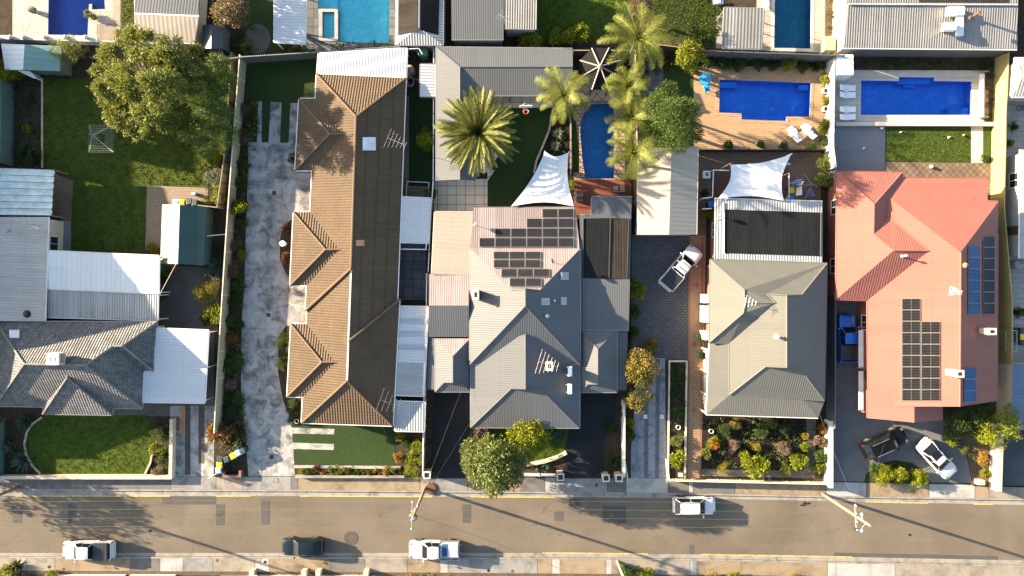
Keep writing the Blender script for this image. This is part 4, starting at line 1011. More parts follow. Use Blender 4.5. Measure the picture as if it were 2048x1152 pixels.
# yards along the top
Z('pool_surround', [(25, -200), (232, -200), (232, 85), (25, 80)], 'pool_paver_pale', 2, [POOL['navy']]); Z('path', rect(26, -200, 60, 79), 'concrete_pale', 3)
Z('path', rect(226, -200, 241, 60), 'footpath_concrete', 3); Z('lawn', rect(241, -200, 275, 62), 'grass_dim', 2); Z('deck', rect(193, 47, 232, 80), 'timber_grey', 4)
Z('lawn', rect(488, -200, 560, 120), 'grass_turf', 1); Z('paving', ell(515, 78, 26, 30), 'concrete_dark', 2)
Z('pool_surround', [(600, -200), (800, -200), (800, 97), (600, 104)], 'slab_grey', 1, [POOL['cyan']])
Z('lawn', rect(1074, -200, 1260, 82), 'grass_lush', 1); Z('lawn', rect(1300, -200, 1450, 75), 'grass_dim', 1); Z('paving', rect(1432, 32, 1448, 97), 'pool_paver_pale', 2)
Z('pool_surround', [(1513, -200), (1668, -200), (1660, 106), (1513, 100)], 'pool_paver_pale', 2, [POOL['teal']]); Z('garden_bed', [(1651, -60), (1668, -60), (1664, 78), (1650, 78)], 'bare_earth', 3)
Z('path', [(60, 440), (60, 441), (61, 441)], 'soil', 1) if 0 else None
# south side of the street
Z('garden_bed', [(-700, 1142), (2048, 1164), (2800, 1182), (2800, 1700), (-700, 1700)], 'soil', 1)
for x0, x1, m_ in ((742, 805, 'brick_red'), (935, 1000, 'brick_red'), (1700, 1790, 'concrete_pale'), (440, 500, 'paver_brown')): Z('driveway', [(x0, 1145 + x0 * .0088), (x1, 1145 + x1 * .0088), (x1, 1400), (x0, 1400)], m_, 2)
# edgings, drains and slabs: pools
pool('rectangular navy pool with a planter beside a small square spa', POOL['navy'], 1.2, 'shell_navy', 'water_blue', steps=())
pool('bright turquoise pool with pale inner spa basin at the top of the photo', POOL['cyan'], .8, 'shell_cyan', 'water_cyan', steps=((637, -60, 674, 16, -.2),))
pool('curved deep blue pool with stone edging between palms and red deck', POOL['free'], 1.2, 'shell_deep', 'water_blue')
pool('blue pool with a stepped lower edge in tan brick paving', POOL['tee'], 1.2, 'shell_blue', 'water_blue', 'paver_tan', 'paver_tan', steps=((1440, 162, 1475, 174, -.35), (1440, 174, 1470, 180, -.7), (1600, 167, 1620, 178, -.4), (1484, 228, 1572, 240, -.55))) if 0 else \
pool('blue pool with a stepped lower edge in tan brick paving', POOL['tee'], 1.2, 'shell_blue', 'water_blue', None, 'paver_tan', steps=((1440, 162, 1475, 174, -.35), (1600, 167.5, 1620, 178, -.4), (1484, 229, 1572, 239.4, -.5)))
pool('long blue pool with an entry step bay framed by pale pavers', POOL['long'], 1.2, 'shell_blue', 'water_blue', None, 'pool_paver', steps=((1799, 155, 1867, 166, -.45), (1815, 166, 1840, 171, -.7), (1900, 214, 1941, 229, -.35)))
pool('narrow teal pool beside a corrugated pavilion roof', POOL['teal'], 1.2, 'shell_teal', 'water_teal', None, 'pool_paver')
sp = thing('spa_basin', 'square raised spa with pale rim in the turquoise pool', 'spa', P(656, 50, 0)); m = MB()
for x0, y0, x1, y1 in ((637, 18, 676, 24), (637, 76, 676, 82), (669, 24, 676, 76), (637, 24, 645, 76)):
    a, b = P(x0, y1, 0), P(x1, y0, 0); m.box(((a.x + b.x) / 2, (a.y + b.y) / 2, -.32), (b.x - a.x, b.y - a.y, .74))
m.build('rim', MATS['concrete_pale'], sp); a, b = P(645, 76, 0), P(669, 24, 0); MB().box(((a.x + b.x) / 2, (a.y + b.y) / 2, -.5), (b.x - a.x, b.y - a.y, .1)).build('floor', MATS['shell_cyan'], sp)
w = MB(); w.face([(a.x, a.y, -.01), (b.x, a.y, -.01), (b.x, b.y, -.01), (a.x, b.y, -.01)]); w.build('water', MATS['water_cyan'], sp)
# ---------------------------------------------------------------- the five houses along the street
def house(name, label, px): return thing(name, label, 'house', centre(px, 2.7))
def z_(pl, dz): return [[(u, v, z + dz) for u, v, z in p] for p in pl]
M_ = MATS
# 1: grey tiled house
E, Rg = 2.7, 6.1
o1 = [(-8, 643), (314, 644), (306, 742), (288, 742), (284, 817), (228, 819), (-9, 812)]
h1 = house('tiled_house', 'old grey tiled hip-roofed house with a cooler box on the roof', o1)
N1 = [(-8, 643, E), (314, 644, E), (110, 729.5, Rg)]; q1, q2 = zz(N1, 245, 692), zz(N1, 226, 692); r1_, r2_ = (171, 731, Rg), (49, 728, Rg)
roof(h1, [[(-8, 643, E), (314, 644, E), q1, q2, r1_, r2_], [(-9, 812, E), (-8, 643, E), r2_], [(284, 817, E), (-9, 812, E), r2_, r1_], [(288, 742, E), (284, 817, E), r1_, q2], [(314, 644, E), (306, 742, E), q1], [(306, 742, E), (288, 742, E), q2, q1]], M_['tile_grey'], M_['grey_gutter'], M_['cap_grey'])
zb_ = zz([(284, 817, E), (-9, 812, E), r1_], 135, 755)[2] + .05
roof(h1, [[(86, 828, E), (225, 830, E), (135, 755, zb_)], [(225, 830, E), (225, 745, E), (135, 718, zb_), (135, 755, zb_)], [(86, 745, E), (86, 828, E), (135, 755, zb_), (135, 718, zb_)]], M_['tile_grey'], M_['grey_gutter'], M_['cap_grey'], lift=.012)
walls(h1, o1, E, M_['render_cream']); walls(h1, [(86, 760), (225, 760), (225, 830), (86, 828)], E - .02, M_['render_cream'], .45)
rear = thing('rear_addition', 'flat beige ribbed roof addition behind the grey tiled house', 'house extension', centre([(0, 434), (97, 434), (90, 641), (0, 641)]))
roof(rear, [[(-120, 434, 3.35), (97, 434, 2.75), (90, 642, 2.75), (-120, 642, 3.35)]], M_['roof_beige'], M_['white_gutter']); walls(rear, [(-120, 434), (97, 434), (90, 634), (-120, 634)], 2.7, M_['render_cream'], .2)
canopy('patio_roof', 'smooth white patio roof crossed by a diagonal shadow edge', 'patio roof', [(97, 502, 2.75), (318, 512, 2.75), (317, 587, 2.62), (92, 577, 2.62)], M_['roof_white_flat'])
canopy('patio_roof', 'weathered grey corrugated patio roof against the grey tiles', 'patio roof', [(92, 578, 2.50), (316, 588, 2.50), (315, 641, 2.42), (90, 634, 2.42)], M_['roof_old_patio'])
canopy('carport', 'white ribbed carport roof beside the grey tiled house', 'carport', [(312, 657, 2.72), (417, 661, 2.5), (409, 806, 2.5), (285, 804, 2.74), (288, 743, 2.74), (309, 743, 2.72)], M_['roof_white'], post_px=[(414, 665, 2.4), (407, 802, 2.4), (413, 735, 2.4), (292, 800, 2.4)])
pg = thing('shade_pergola', 'sagging pale aqua shade cloth pergola at the left edge', 'pergola', centre([(0, 335), (108, 340), (102, 432), (0, 430)]))
V = []; F = []; NX, NY = 22, 40
A, B, C, D = P(-90, 333, 2.5), P(108, 340, 2.5), P(102, 431, 2.55), P(-90, 429, 2.55); R = rnd(5)
nz = [R.uniform(-.06, .06) for _ in range(900)]
for j in range(NY + 1):
    for i in range(NX + 1):
        p = A.lerp(B, i / NX).lerp(D.lerp(C, i / NX), j / NY); q = (j / NY * 7) % 1; p.z += .03 - .16 * 4 * q * (1 - q) + nz[(i * 41 + j * 7) % 900] * (1 if 0 < q < 1 else 0); V.append(p)
for j in range(NY):
    for i in range(NX): a = j * (NX + 1) + i; F.append((a, a + 1, a + NX + 2, a + NX + 1))
MB().mesh(V, [f[::-1] for f in F]).build('shade_cloth', M_['fabric_aqua'], pg, True)
for k in range(8):
    a = A.lerp(D, k / 7); b = B.lerp(C, k / 7); m = MB(); m.tube([a + Vector((0, 0, .05)), b + Vector((.12, 0, .05))], .03, 6); m.build('rafter', M_['timber_weathered'], pg)
for k in range(6): a = A.lerp(B, .15 + k * .17); MB().tube([a + Vector((0, -.1, .07)), a + Vector((0, .28, .07))], .03, 4).build('rafter_tail', M_['rust'], pg)
for p in (B, C, A.lerp(B, .5), D.lerp(C, .5)): MB().box((p.x - .1, p.y, p.z / 2 - .05), (.1, .1, p.z - .1)).build('post', M_['timber_weathered'], pg)
# 2: brown tiled house
E, Rg = 2.6, 4.55
o2 = [(633, 148), (812, 156), (794, 598), (799, 598), (785, 852), (603, 846), (607, 795), (574, 793), (582, 648), (614, 648), (611, 572), (580, 571), (587, 424), (619, 425), (622, 345), (590, 340), (598, 197), (630, 197)]
h2 = house('tiled_house', 'long brown tiled house with three projecting hip wings', o2)
roof(h2, [[(633, 148, E), (812, 156, E), (712, 233, Rg)], [(611, 621, E), (633, 148, E), (712, 233, Rg), (702, 536, Rg)], [(603, 846, E), (614.5, 621, E), (702, 538, Rg - .03), (694, 762, Rg)],
          [(812, 156, E), (794.5, 600, E), (697, 683, Rg), (702, 538, Rg - .03), (702, 536, Rg), (712, 233, Rg)], [(799, 599, E), (785.5, 852, E), (694, 762, Rg), (697, 683, Rg)], [(785.5, 852, E), (603, 846, E), (694, 762, Rg)]], M_['tile_brown'], M_['white_gutter'], M_['cap_brown'])
hp = MB(); hp.tube([P(611, 621, E + .08), P(702, 537, Rg + .08)], .14, 6); hp.tube([P(799, 599, E + .06), P(697, 683, Rg + .06)], .13, 6); hp.build('hip_capping', M_['cap_brown'], h2)
for k, (c0, c1, r0, r1) in enumerate((((598, 197), (590, 341), (660, 268), 700), ((587, 424), (580, 571), (651, 499), 690), ((582, 648), (574, 794), (644, 724), 686))):
    z = 3.98; e = E + .006 * (k + 1); xi = 716
    roof(h2, [[(*c1, e), (*c0, e), (*r0, z)], [(*c0, e), (xi, c0[1], e), (xi, r0[1], z), (*r0, z)], [(xi, c1[1], e), (*c1, e), (*r0, z), (xi, r0[1], z)]], M_['tile_brown'], M_['white_gutter'], M_['cap_brown'])
walls(h2, o2, E, M_['brick_red'], .5)
canopy('patio_roof', 'white ribbed patio roof behind the brown tiled house', 'patio roof', [(637, 107, 2.35), (814, 96, 2.35), (812, 157, 2.5), (634, 147, 2.5)], M_['roof_white'])
canopy('awning', 'pale blue-white awning beside the brown roof over the side yard', 'awning', [(804, 394, 2.55), (861, 397, 2.42), (857, 486, 2.42), (800, 484, 2.55)], M_['roof_white'])
sf = thing('open_pergola', 'open white tube pergola without sheeting below the awning', 'pergola', P(826, 490, 0)); f_ = MB()
for a, b in (((800, 498, 2.3), (852, 499, 2.3)), ((852, 499, 2.3), (853, 487, 2.3)), ((800, 498, 2.3), (800, 486, 2.3))): f_.tube([P(*a), P(*b)], .05, 6)
f_.build('beam', M_['white_paint'], sf); posts(sf, [(851, 498, 2.3)])
rk = thing('slatted_bench', 'slatted dark potting bench with white tube edge in the side yard', 'bench', P(834, 380, 0)); f_ = MB()
for a, b in (((814, 363, 1.2), (858, 365, 1.2)), ((858, 365, 1.2), (857, 396, 1.2)), ((814, 363, 1.2), (812, 394, 1.2))): f_.tube([P(*a), P(*b)], .035, 6)
f_.build('rail', M_['white_paint'], rk); sl = MB()
for k in range(9): sl.tube([P(815, 373 + k * 2.6, .9), P(856, 374 + k * 2.6, .9)], .04, 4)
sl.build('slats', M_['timber_weathered'], rk); posts(rk, [(814, 363, 1.2), (857, 365, 1.2), (857, 395, 1.2), (812, 394, 1.2)], .03)
c = canopy('side_verandah', 'long white verandah roof with three clear sheets beside the brown house', 'verandah', [(799, 613, 2.5), (856, 614, 2.36), (848, 792, 2.36), (789, 790, 2.5)], M_['roof_white'])
for y in (636, 662, 688):
    m = MB(); a, b = P(797.5, y, 2.53), P(854, y, 2.385); m.face([P(797, y + 11, 2.522), P(853.5, y + 11.5, 2.385), P(854, y + .5, 2.385), P(797.4, y, 2.522)]); m.build('clear_sheet', M_['polycarbonate'], c)
m = MB(); m.face([P(789.5, 789, 2.525), P(848, 791, 2.39), P(851, 727, 2.39), P(792.5, 725, 2.522)]); m.build('grey_sheet', M_['roof_zinc'], c)  # greyer sheeting over the lower end
canopy('patio_roof', 'small pale grey flat roof at the front corner of the brown house', 'patio roof', [(792, 803, 2.45), (850, 805, 2.45), (848, 863, 2.35), (790, 862, 2.35)], M_['roof_zinc'])
# 3: grey steel roofed house
E, Rg = 2.9, 5.6
o3 = [(940, 496), (1160, 498), (1160, 729), (940, 729)]
h3 = house('steel_roofed_house', 'grey steel-roofed house with solar panels, brick chimneys and a street gable', o3)
W3 = [(940, 729, E), (940, 496, E), (1051, 612, Rg)]; E3 = [(1160, 498, E), (1160, 729, E), (1051, 612, Rg)]; a3, b3_ = zz(W3, 1023, 580), zz(E3, 1079, 581); c3 = (1051, 578, Rg)
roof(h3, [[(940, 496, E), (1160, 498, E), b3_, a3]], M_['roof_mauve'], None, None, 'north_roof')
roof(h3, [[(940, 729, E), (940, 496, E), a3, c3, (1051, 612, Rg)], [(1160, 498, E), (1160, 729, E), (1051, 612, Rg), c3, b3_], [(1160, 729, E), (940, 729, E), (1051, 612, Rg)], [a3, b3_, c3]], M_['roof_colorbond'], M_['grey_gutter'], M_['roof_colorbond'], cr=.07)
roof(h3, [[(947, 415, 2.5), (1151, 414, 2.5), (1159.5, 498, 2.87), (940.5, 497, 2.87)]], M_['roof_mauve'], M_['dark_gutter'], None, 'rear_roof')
e, r = 2.62, 4.45
Wf = [(942, 855, e), (942, 706, e), (1051, 778, r)]; Ef = [(1159, 706, e), (1159, 856, e), (1051, 778, r)]; a3, b3_ = zz(Wf, 1023, 777), zz(Ef, 1079, 776); c3, d3 = (1051, 778, r), (1051, 668, r)
roof(h3, [[(942, 855, e), (942, 706, e), d3, c3, a3], [(1159, 706, e), (1159, 856, e), b3_, c3, d3], [(1159, 856, e), (942, 855, e), a3, b3_], [a3, c3, b3_]], M_['roof_colorbond'], M_['grey_gutter'], M_['roof_colorbond'], cr=.07, name='front_roof')
walls(h3, [(943, 418), (1155, 418), (1160, 729), (1159, 852), (942, 852), (940, 600)], 2.5, M_['render_white'], .5)
canopy('carport', 'smooth cream carport roof beside the mauve solar roof', 'carport', [(870, 424, 2.62), (946, 425, 2.5), (938, 548, 2.5), (864, 547, 2.62)], M_['roof_cream'], 'beige_gutter')
sd = gable_shed('side_annexe', 'small grey ribbed gable, raked-lit slope tinted mauve, between carport and hip porch', 'annexe', (858, 548), (938, 549), (937, 674), (857, 674), (857.5, 611), (937.5, 611), 2.45, 3.3, ('roof_mauve', 'roof_colorbond'), 'render_white')  # raking sun put into colour: lit slope mauve, the other dark grey
def gablet_hip(parent, x0, x1, y0, y1, xr, yn, ys, e, r, sp, nmat=None):
    wl = zz([(x0, y1, e), (x0, y0, e), (xr, yn, r)], xr - sp, ys); el = zz([(x1, y0, e), (x1, y1, e), (xr, yn, r)], xr + sp, ys); k = (xr, ys, r)
    pl = [[(x0, y1, e), (x0, y0, e), (xr, yn, r), k, wl], [(x1, y0, e), (x1, y1, e), el, k, (xr, yn, r)], [(x1, y1, e), (x0, y1, e), wl, el], [wl, k, el]]
    nt = [[(x0, y0, e), (x1, y0, e), (xr, yn, r)]]
    roof(parent, pl + ([] if nmat else nt), M_['roof_colorbond'], M_['grey_gutter'], M_['roof_colorbond'], cr=.06)
    if nmat: roof(parent, nt, M_[nmat], None, None)
    walls(parent, [(x0, y0), (x1, y0), (x1, y1), (x0, y1)], e, M_['render_white'], .35)
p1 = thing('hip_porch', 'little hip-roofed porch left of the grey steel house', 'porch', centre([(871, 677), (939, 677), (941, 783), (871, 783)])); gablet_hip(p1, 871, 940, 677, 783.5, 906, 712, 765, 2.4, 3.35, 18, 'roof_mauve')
p2 = thing('hip_porch', 'shaded hip-roofed porch right of the grey steel house', 'porch', centre([(1161, 660), (1234, 660), (1236, 785), (1160, 785)])); gablet_hip(p2, 1161, 1234, 660, 784.5, 1196, 698, 768, 2.4, 3.35, 20)
canopy('lean_to', 'narrow dark lean-to strip beside the left hip porch', 'lean-to', [(853, 676, 2.1), (870, 676, 2.25), (870, 778, 2.25), (853, 778, 2.1)], M_['roof_dark'], 'dark_gutter')
canopy('lean_to', 'narrow dark lean-to strip beside the right hip porch', 'lean-to', [(1236, 661, 2.25), (1254, 661, 2.1), (1252, 779, 2.1), (1236, 779, 2.25)], M_['roof_dark'], 'dark_gutter')
an = thing('rear_annexe', 'flat grey annexe carrying black pool-heating mats', 'annexe', centre([(1160, 425), (1262, 425), (1258, 659), (1162, 659)]))
roof(an, [[(1184.6, 393, 2.75), (1263.5, 394, 2.75), (1257.5, 660, 2.5), (1162, 659, 2.5), (1160, 430, 2.72), (1183, 430, 2.72)]], M_['roof_colorbond'], M_['grey_gutter']); walls(an, [(1185, 394), (1263, 394), (1257, 659), (1162, 659), (1160, 430), (1184, 430)], 2.45, M_['render_grey'], .2)
def mat_sheet(name, label, px, mat, cat='pool heating mat', pipes=True):
    pts = [P(*q) for q in px]; c = sum(pts, Vector()) / 4; t = thing(name, label, cat, c); m = MB(); d = Vector((0, 0, .03))
    if ((pts[1] - pts[0]).cross(pts[3] - pts[0])).z < 0: pts.reverse()
    m.face(pts)
    for i in range(4): m.face([pts[i] - d, pts[(i + 1) % 4] - d, pts[(i + 1) % 4], pts[i]])
    m.build('tube_mat', M_[mat], t)
    if pipes:
        for a, b in ((0, 1), (2, 3)) if pipes == 'ns' else ((0, 3), (1, 2)): q = MB(); q.tube([pts[a] + d, pts[b] + d], .05, 6); q.build('manifold', M_['plastic_black'], t)
    return t
mat_sheet('pool_heater', 'black pool heating mat on the flat grey annexe roof', [(1167, 437, 2.78), (1221, 436, 2.78), (1218, 557, 2.67), (1166, 556, 2.67)], 'mat_black')
mat_sheet('pool_heater', 'black pool heating mat tinted sunlit brown on the outer half of the annexe roof', [(1222, 436, 2.78), (1258, 437, 2.78), (1254, 557, 2.67), (1219, 557, 2.67)], 'mat_brown')  # sunlit half of the one black mat; its lit tone is the brown
# 3: garden pavilion
E, Rg = 2.45, 3.2
pv = thing('garden_pavilion', 'L-shaped grey pavilion roof wrapping the lawn behind the date palm', 'pavilion', centre([(873, 94), (1145, 97), (950, 361)]))
roof(pv, [[(873, 361, E), (873, 94, E), (920, 134, Rg), (920, 359, Rg)], [(873, 94, E), (1145, 97, E), (1145.6, 134, Rg), (920, 134, Rg)], [(1145.6, 134, Rg), (1146, 191, E), (968, 191, E), (920, 134, Rg)], [(968, 191, E), (950, 361, E), (920, 359, Rg), (920, 134, Rg)]], M_['roof_colorbond'], M_['grey_gutter'], M_['roof_colorbond'], cr=.06)
walls(pv, [(873, 94), (1145, 97), (1145, 150), (925, 150), (925, 350), (873, 360)], E, M_['render_grey'], .3, win=False); posts(pv, [(968, 189, E), (1020, 189, E), (1075, 189, E), (1140, 189, E)], .06, 'timber_dark')
# 4: stone-grey house
R5 = 5.0; b = 2.95
o4 = [(1421, 519), (1654, 527), (1649, 801), (1600, 801), (1600, 793), (1459, 790), (1459, 685), (1419, 685)]
h4 = house('steel_roofed_house', 'stone-grey hip-roofed house with verandah beside the tan brick path', o4)
Wm = [(1459.5, 789, b), (1459.5, 686, b), (1573.5, 663, R5)]; Em = [(1654, 527, 2.9), (1649, 801, 2.9), (1573.5, 663, R5)]; Nm = [(1421, 519, 2.9), (1654, 527, 2.9), (1520, 606, 4.5)]; Ww = [(1419, 685, 2.9), (1421, 519, 2.9), (1490, 606, 4.5)]
rn, rs = (1573.5, 591, R5), (1573.5, 735, R5); n1_, n2_ = zz(Wm, 1534, 588), zz(Em, 1603, 590); s1_, s2_ = zz(Wm, 1531, 733), zz(Em, 1598, 734); v_ = zz(Wm, 1551, 606); p_ = (1490, 606, 4.5); w1_, w2_ = zz(Ww, 1489, 579), zz(Ww, 1487, 626)
roof(h4, [[(1421, 519, 2.9), (1654, 527, 2.9), n2_, n1_, v_, p_, w1_], [(1419, 685, 2.9), (1421, 519, 2.9), w1_, p_, w2_], [(1459.5, 686, b), (1419, 685, 2.9), w2_, p_, v_], [(1459.5, 789, b), (1459.5, 686, b), v_, n1_, rn, rs, s1_],
          [(1654, 527, 2.9), (1649, 801, 2.9), s2_, rs, rn, n2_], [(1649, 801, 2.9), (1459.5, 789, b), s1_, s2_], [n1_, n2_, rn], [s1_, rs, s2_]], M_['roof_stone'], M_['roof_stone'], M_['roof_stone'], cr=.07)
roof(h4, [[(1413, 829, 2.45), (1419, 687, 2.45), (1459.5, 687, b - .02), (1459.5, 790, b - .02)], [(1600, 793, b - .02), (1636, 836, 2.45), (1413, 829, 2.45), (1459.5, 790, b - .02)], [(1649, 803, 2.6), (1636, 836, 2.45), (1600, 793, b - .02)]], M_['roof_stone'], M_['white_gutter'], None, 'verandah_roof')
walls(h4, o4, 2.85, M_['brick_paint'], .45)
posts(h4, [(1417, 700, 2.5), (1416, 745, 2.5), (1415, 790, 2.5), (1414, 827, 2.5), (1470, 831, 2.5), (1530, 833, 2.5), (1590, 835, 2.5), (1634, 835, 2.5)], .08, 'cream_paint')
for y0, y1 in ((702, 743), (747, 788), (792, 825)):
    a, q = P(1412, y0, .5), P(1411, y1, .5); MB().box(((a.x + q.x) / 2, (a.y + q.y) / 2, .45), (.16, abs(a.y - q.y), .9)).build('balustrade', M_['render_white'], h4)
for y in (628, 670, 597): a = P(1411, y, 1.2); MB().box((a.x - .05, a.y, 1.2), (.5, 1.7 if y == 628 else .9, 2.3)).build('chimney_breast', M_['render_white'], h4)
mz = thing('rear_extension', 'zinc flat-roofed extension covered by a large black pool heater', 'house extension', centre([(1430, 398), (1645, 403), (1645, 526), (1429, 519)]))
roof(mz, [[(1430, 397, 2.5), (1645, 403, 2.5), (1645, 526, 2.82), (1429, 519, 2.82)]], M_['roof_zinc'], M_['white_gutter']); walls(mz, [(1430, 398), (1645, 403), (1645, 524), (1429, 518)], 2.45, M_['brick_paint'], .25)
mat_sheet('pool_heater', 'large black pool heating mat on the zinc extension roof', [(1450, 419, 2.62), (1642, 425, 2.62), (1641, 512, 2.84), (1449, 506, 2.84)], 'mat_black', pipes='we')
pp = thing('heater_pipe', 'white plastic riser pipe beside the black pool heater', 'pipe', P(1447, 460, 2.6)); m = MB(); m.tube([P(1447, 405, 2.62), P(1448, 440, 2.7), P(1448, 506, 2.9)], .05, 8); m.tube([P(1431, 438, 2.68), P(1448, 437, 2.72)], .05, 8); m.build('pipe', M_['plastic_white'], pp)
gable_shed('garage', 'cream gable-roofed garage at the end of the charcoal driveway', 'garage', (1278, 297), (1396, 294), (1393, 469), (1276, 469), (1343, 296), (1338, 469), 2.6, 3.35, 'roof_cream', 'render_cream', .1, None, 'beige_gutter')
ca = MB()
# 5: red steel house
E = 2.9; T = 6.2
o5 = [(1675, 343), (1804, 345), (1807, 356), (1975, 357), (1975, 402), (1997, 403), (1995, 802), (1920, 813), (1737, 813), (1737, 601), (1672, 599)]
h5 = house('steel_roofed_house', 'red steel-roofed house with hips and solar panels on both slopes', o5)
Wa = [(1672, 599, E), (1675, 343, E), (1787, 501, 5.15)]; Wb = [(1737, 813, E), (1735, 601, E), (1921, 505, T)]; Nb = [(1805, 356, E), (1975, 357, E), (1921, 505, T)]
k1, k2 = zz(Wa, 1749, 408), zz(Wa, 1748, 468); k3 = (1787, 501, 5.15); k4 = zz(Wb, 1858, 502); k5, k6, k7, k8 = zz(Wb, 1795, 449), zz(Wb, 1776, 436), zz(Wb, 1776, 396), zz(Wb, 1786, 401); k9 = zz(Nb, 1935, 411); ka, kb = zz(Nb, 1975, 402), zz(Nb, 1997, 403); t1, t2 = (1921, 505, T), (1919.5, 813, T)
roof(h5, [[(1675, 343, E), (1804, 345, E), k1], [(1672, 599, E), (1675, 343, E), k1, k2, k3], [(1735, 601, E), (1672, 599, E), k3, k4], [k6, k5, k4, k3, k2], [(1804, 345, E), (1805, 356, E), k7, k6, k2, k1],
          [(1805, 356, E), (1975, 357, E), k9, ka, kb, t1, k8, k7], [(1975, 357, E), ka, k9], [(1737, 813, E), (1735, 601, E), k4, k5, k6, k7, k8, t1, t2], [kb, (1996.2, 468, E), t1], [(1996.2, 468, E), (1995, 802, E), t2, t1]], M_['roof_red'], M_['red_gutter'], M_['roof_red'], cr=.07)
roof(h5, [[(1734, 780, 2.93), (1735, 836, 2.93), (1828, 845, 4.45), (1828, 780, 4.45)], [(1828, 845, 4.45), (1884, 840, 3.0), (1884, 780, 3.0), (1828, 780, 4.45)]], M_['roof_red'], M_['red_gutter'], None, 'porch_roof', lift=.05)
gm = MB(); gm.face([P(1740, 811, E), P(1919.5, 811.5, T - .1), P(1993, 801, E)]); gm.build('gable_wall', M_['render_cream'], h5)
walls(h5, o5, E, M_['brick_paint'], .4); walls(h5, [(1740, 800), (1880, 800), (1880, 838), (1740, 834)], 2.9, M_['brick_paint'], .3)
vs = thing('side_awning', 'cream curved verandah blind strip beside the blue utility', 'awning', P(1724, 730, 0)); f_ = MB()
for y0, y1 in ((660, 735), (742, 820)):
    m = MB(); A, B = P(1722, y0, 2.3), P(1722, y1, 2.3); m.box(((A.x + B.x) / 2, (A.y + B.y) / 2, 2.3), (.5, abs(A.y - B.y), .04), 0, .01); m.build('blind', M_['render_white'], vs)
for y in (655, 739, 824): A = P(1729, y, 2.2); MB().box((A.x, A.y, 1.1), (.14, .14, 2.2)).build('post', M_['brick_paint'], vs)
# ---------------------------------------------------------------- roof fittings
on = onplane
ORD = ['first', 'second', 'third', 'fourth', 'fifth', 'sixth', 'seventh', 'eighth', 'ninth']
def panels(plane, rows, frame, cellm, group, lab, split=None, gap=.35):
    for ri, (y0, y1, x0, x1, n) in enumerate(rows):
        w = (x1 - x0) / n
        for k in range(n):
            a, b = x0 + k * w + gap, x0 + (k + 1) * w - gap
            panel_quad(lab(ri, k, n, len(rows)), [on(plane, a, y1 - gap), on(plane, b, y1 - gap), on(plane, b, y0 + gap), on(plane, a, y0 + gap)], frame, cellm, group, split=split)
RN = ['top', 'second', 'third', 'bottom']
skil = [(947, 415, 2.5), (1151, 414, 2.5), (1159.5, 498, 2.87)]; hipn = [(940, 496, 2.9), (1160, 498, 2.9), zz(W3, 1023, 580)]
panels(skil, [(417.5, 436, 1084.5, 1147.5, 2), (436.8, 456, 1053, 1147.8, 3), (456.5, 475, 990, 1148, 5), (475.6, 495, 958.5, 1148, 6)], 'panel_frame', 'panel_black', 'panels of the upper array on the mauve roof',
       lambda r, k, n, m: f'solar panel, {ORD[k]} from the left in the {RN[r]} row of the upper stepped array')
panels(hipn, [(503.5, 519.5, 987, 1082, 3), (520, 537, 987, 1082, 3), (538, 555.5, 1002.5, 1099, 3), (556.5, 574, 1019, 1083, 2)], 'panel_frame', 'panel_black', 'panels of the lower array on the mauve roof',
       lambda r, k, n, m: f'solar panel, {ORD[k]} from the left in the {RN[r]} row of the lower tapering array')
w5 = [(1737, 813, 2.9), (1921, 505, 6.2), (1919.5, 813, 6.2)]; e5 = [(1996.2, 468, 2.9), (1995, 802, 2.9), (1920.2, 660, 6.2)]
for col, (x0, x1, y0, n, nm) in enumerate(((1803, 1841, 597, 9, 'taller left'), (1841.5, 1880.5, 643, 7, 'shorter right'))):
    y1 = 801.5; hh = (y1 - y0) / n
    for k in range(n):
        a, b = y0 + k * hh + .3, y0 + (k + 1) * hh - .3
        panel_quad(f'black solar panel, {ORD[k]} from the top in the {nm} column on the red roof', [on(w5, x0 + .3, b), on(w5, x1 - .3, b), on(w5, x1 - .3, a), on(w5, x0 + .3, a)], 'panel_frame_black', 'panel_string', 'black panels on the sunny red slope')
for x0, x1, y0, y1, n, mt, nm in ((1935, 1958, 492, 629, 6, 'panel_blue', 'blue strip under the ridge'), (1965, 1987.5, 472, 629, 7, 'panel_dark', 'dark strip at the eave'), (1927, 1950.5, 735, 804, 3, 'panel_blue', 'short blue strip nearest the street')):
    hh = (y1 - y0) / n
    for k in range(n):
        a, b = y0 + k * hh + .25, y0 + (k + 1) * hh - .25
        panel_quad(f'solar panel, {ORD[k]} from the top of the {nm}', [on(e5, x0, b), on(e5, x1, b), on(e5, x1, a), on(e5, x0, a)], 'panel_frame_dark', mt, 'panels on the shaded red slope')
def fitting(name, label, cat, poly, u, v, parts): 
    p = on(poly, u, v); t = thing(name, label, cat, p)
    for nm, mt, o, d, bv in parts: MB().box(p + Vector(o), d, 0, bv).build(nm, M_[mt], t)
    return t
n1 = N1
fitting('roof_cooler', 'large pale evaporative cooler box on the grey tiles', 'roof cooler', n1, 122, 722, [('housing', 'render_white', (0, .3, .75), (1.25, 1.15, .95), .06), ('base', 'galvanised', (0, .3, .15), (.9, .9, .5), 0), ('grille', 'grey_gutter', (.64, .3, .75), (.03, .9, .6), 0), ('louvre', 'grey_gutter', (-.25, .3, 1.235), (.08, .3, .02), 0), ('louvre', 'grey_gutter', (.2, .3, 1.235), (.16, .3, .02), 0)])
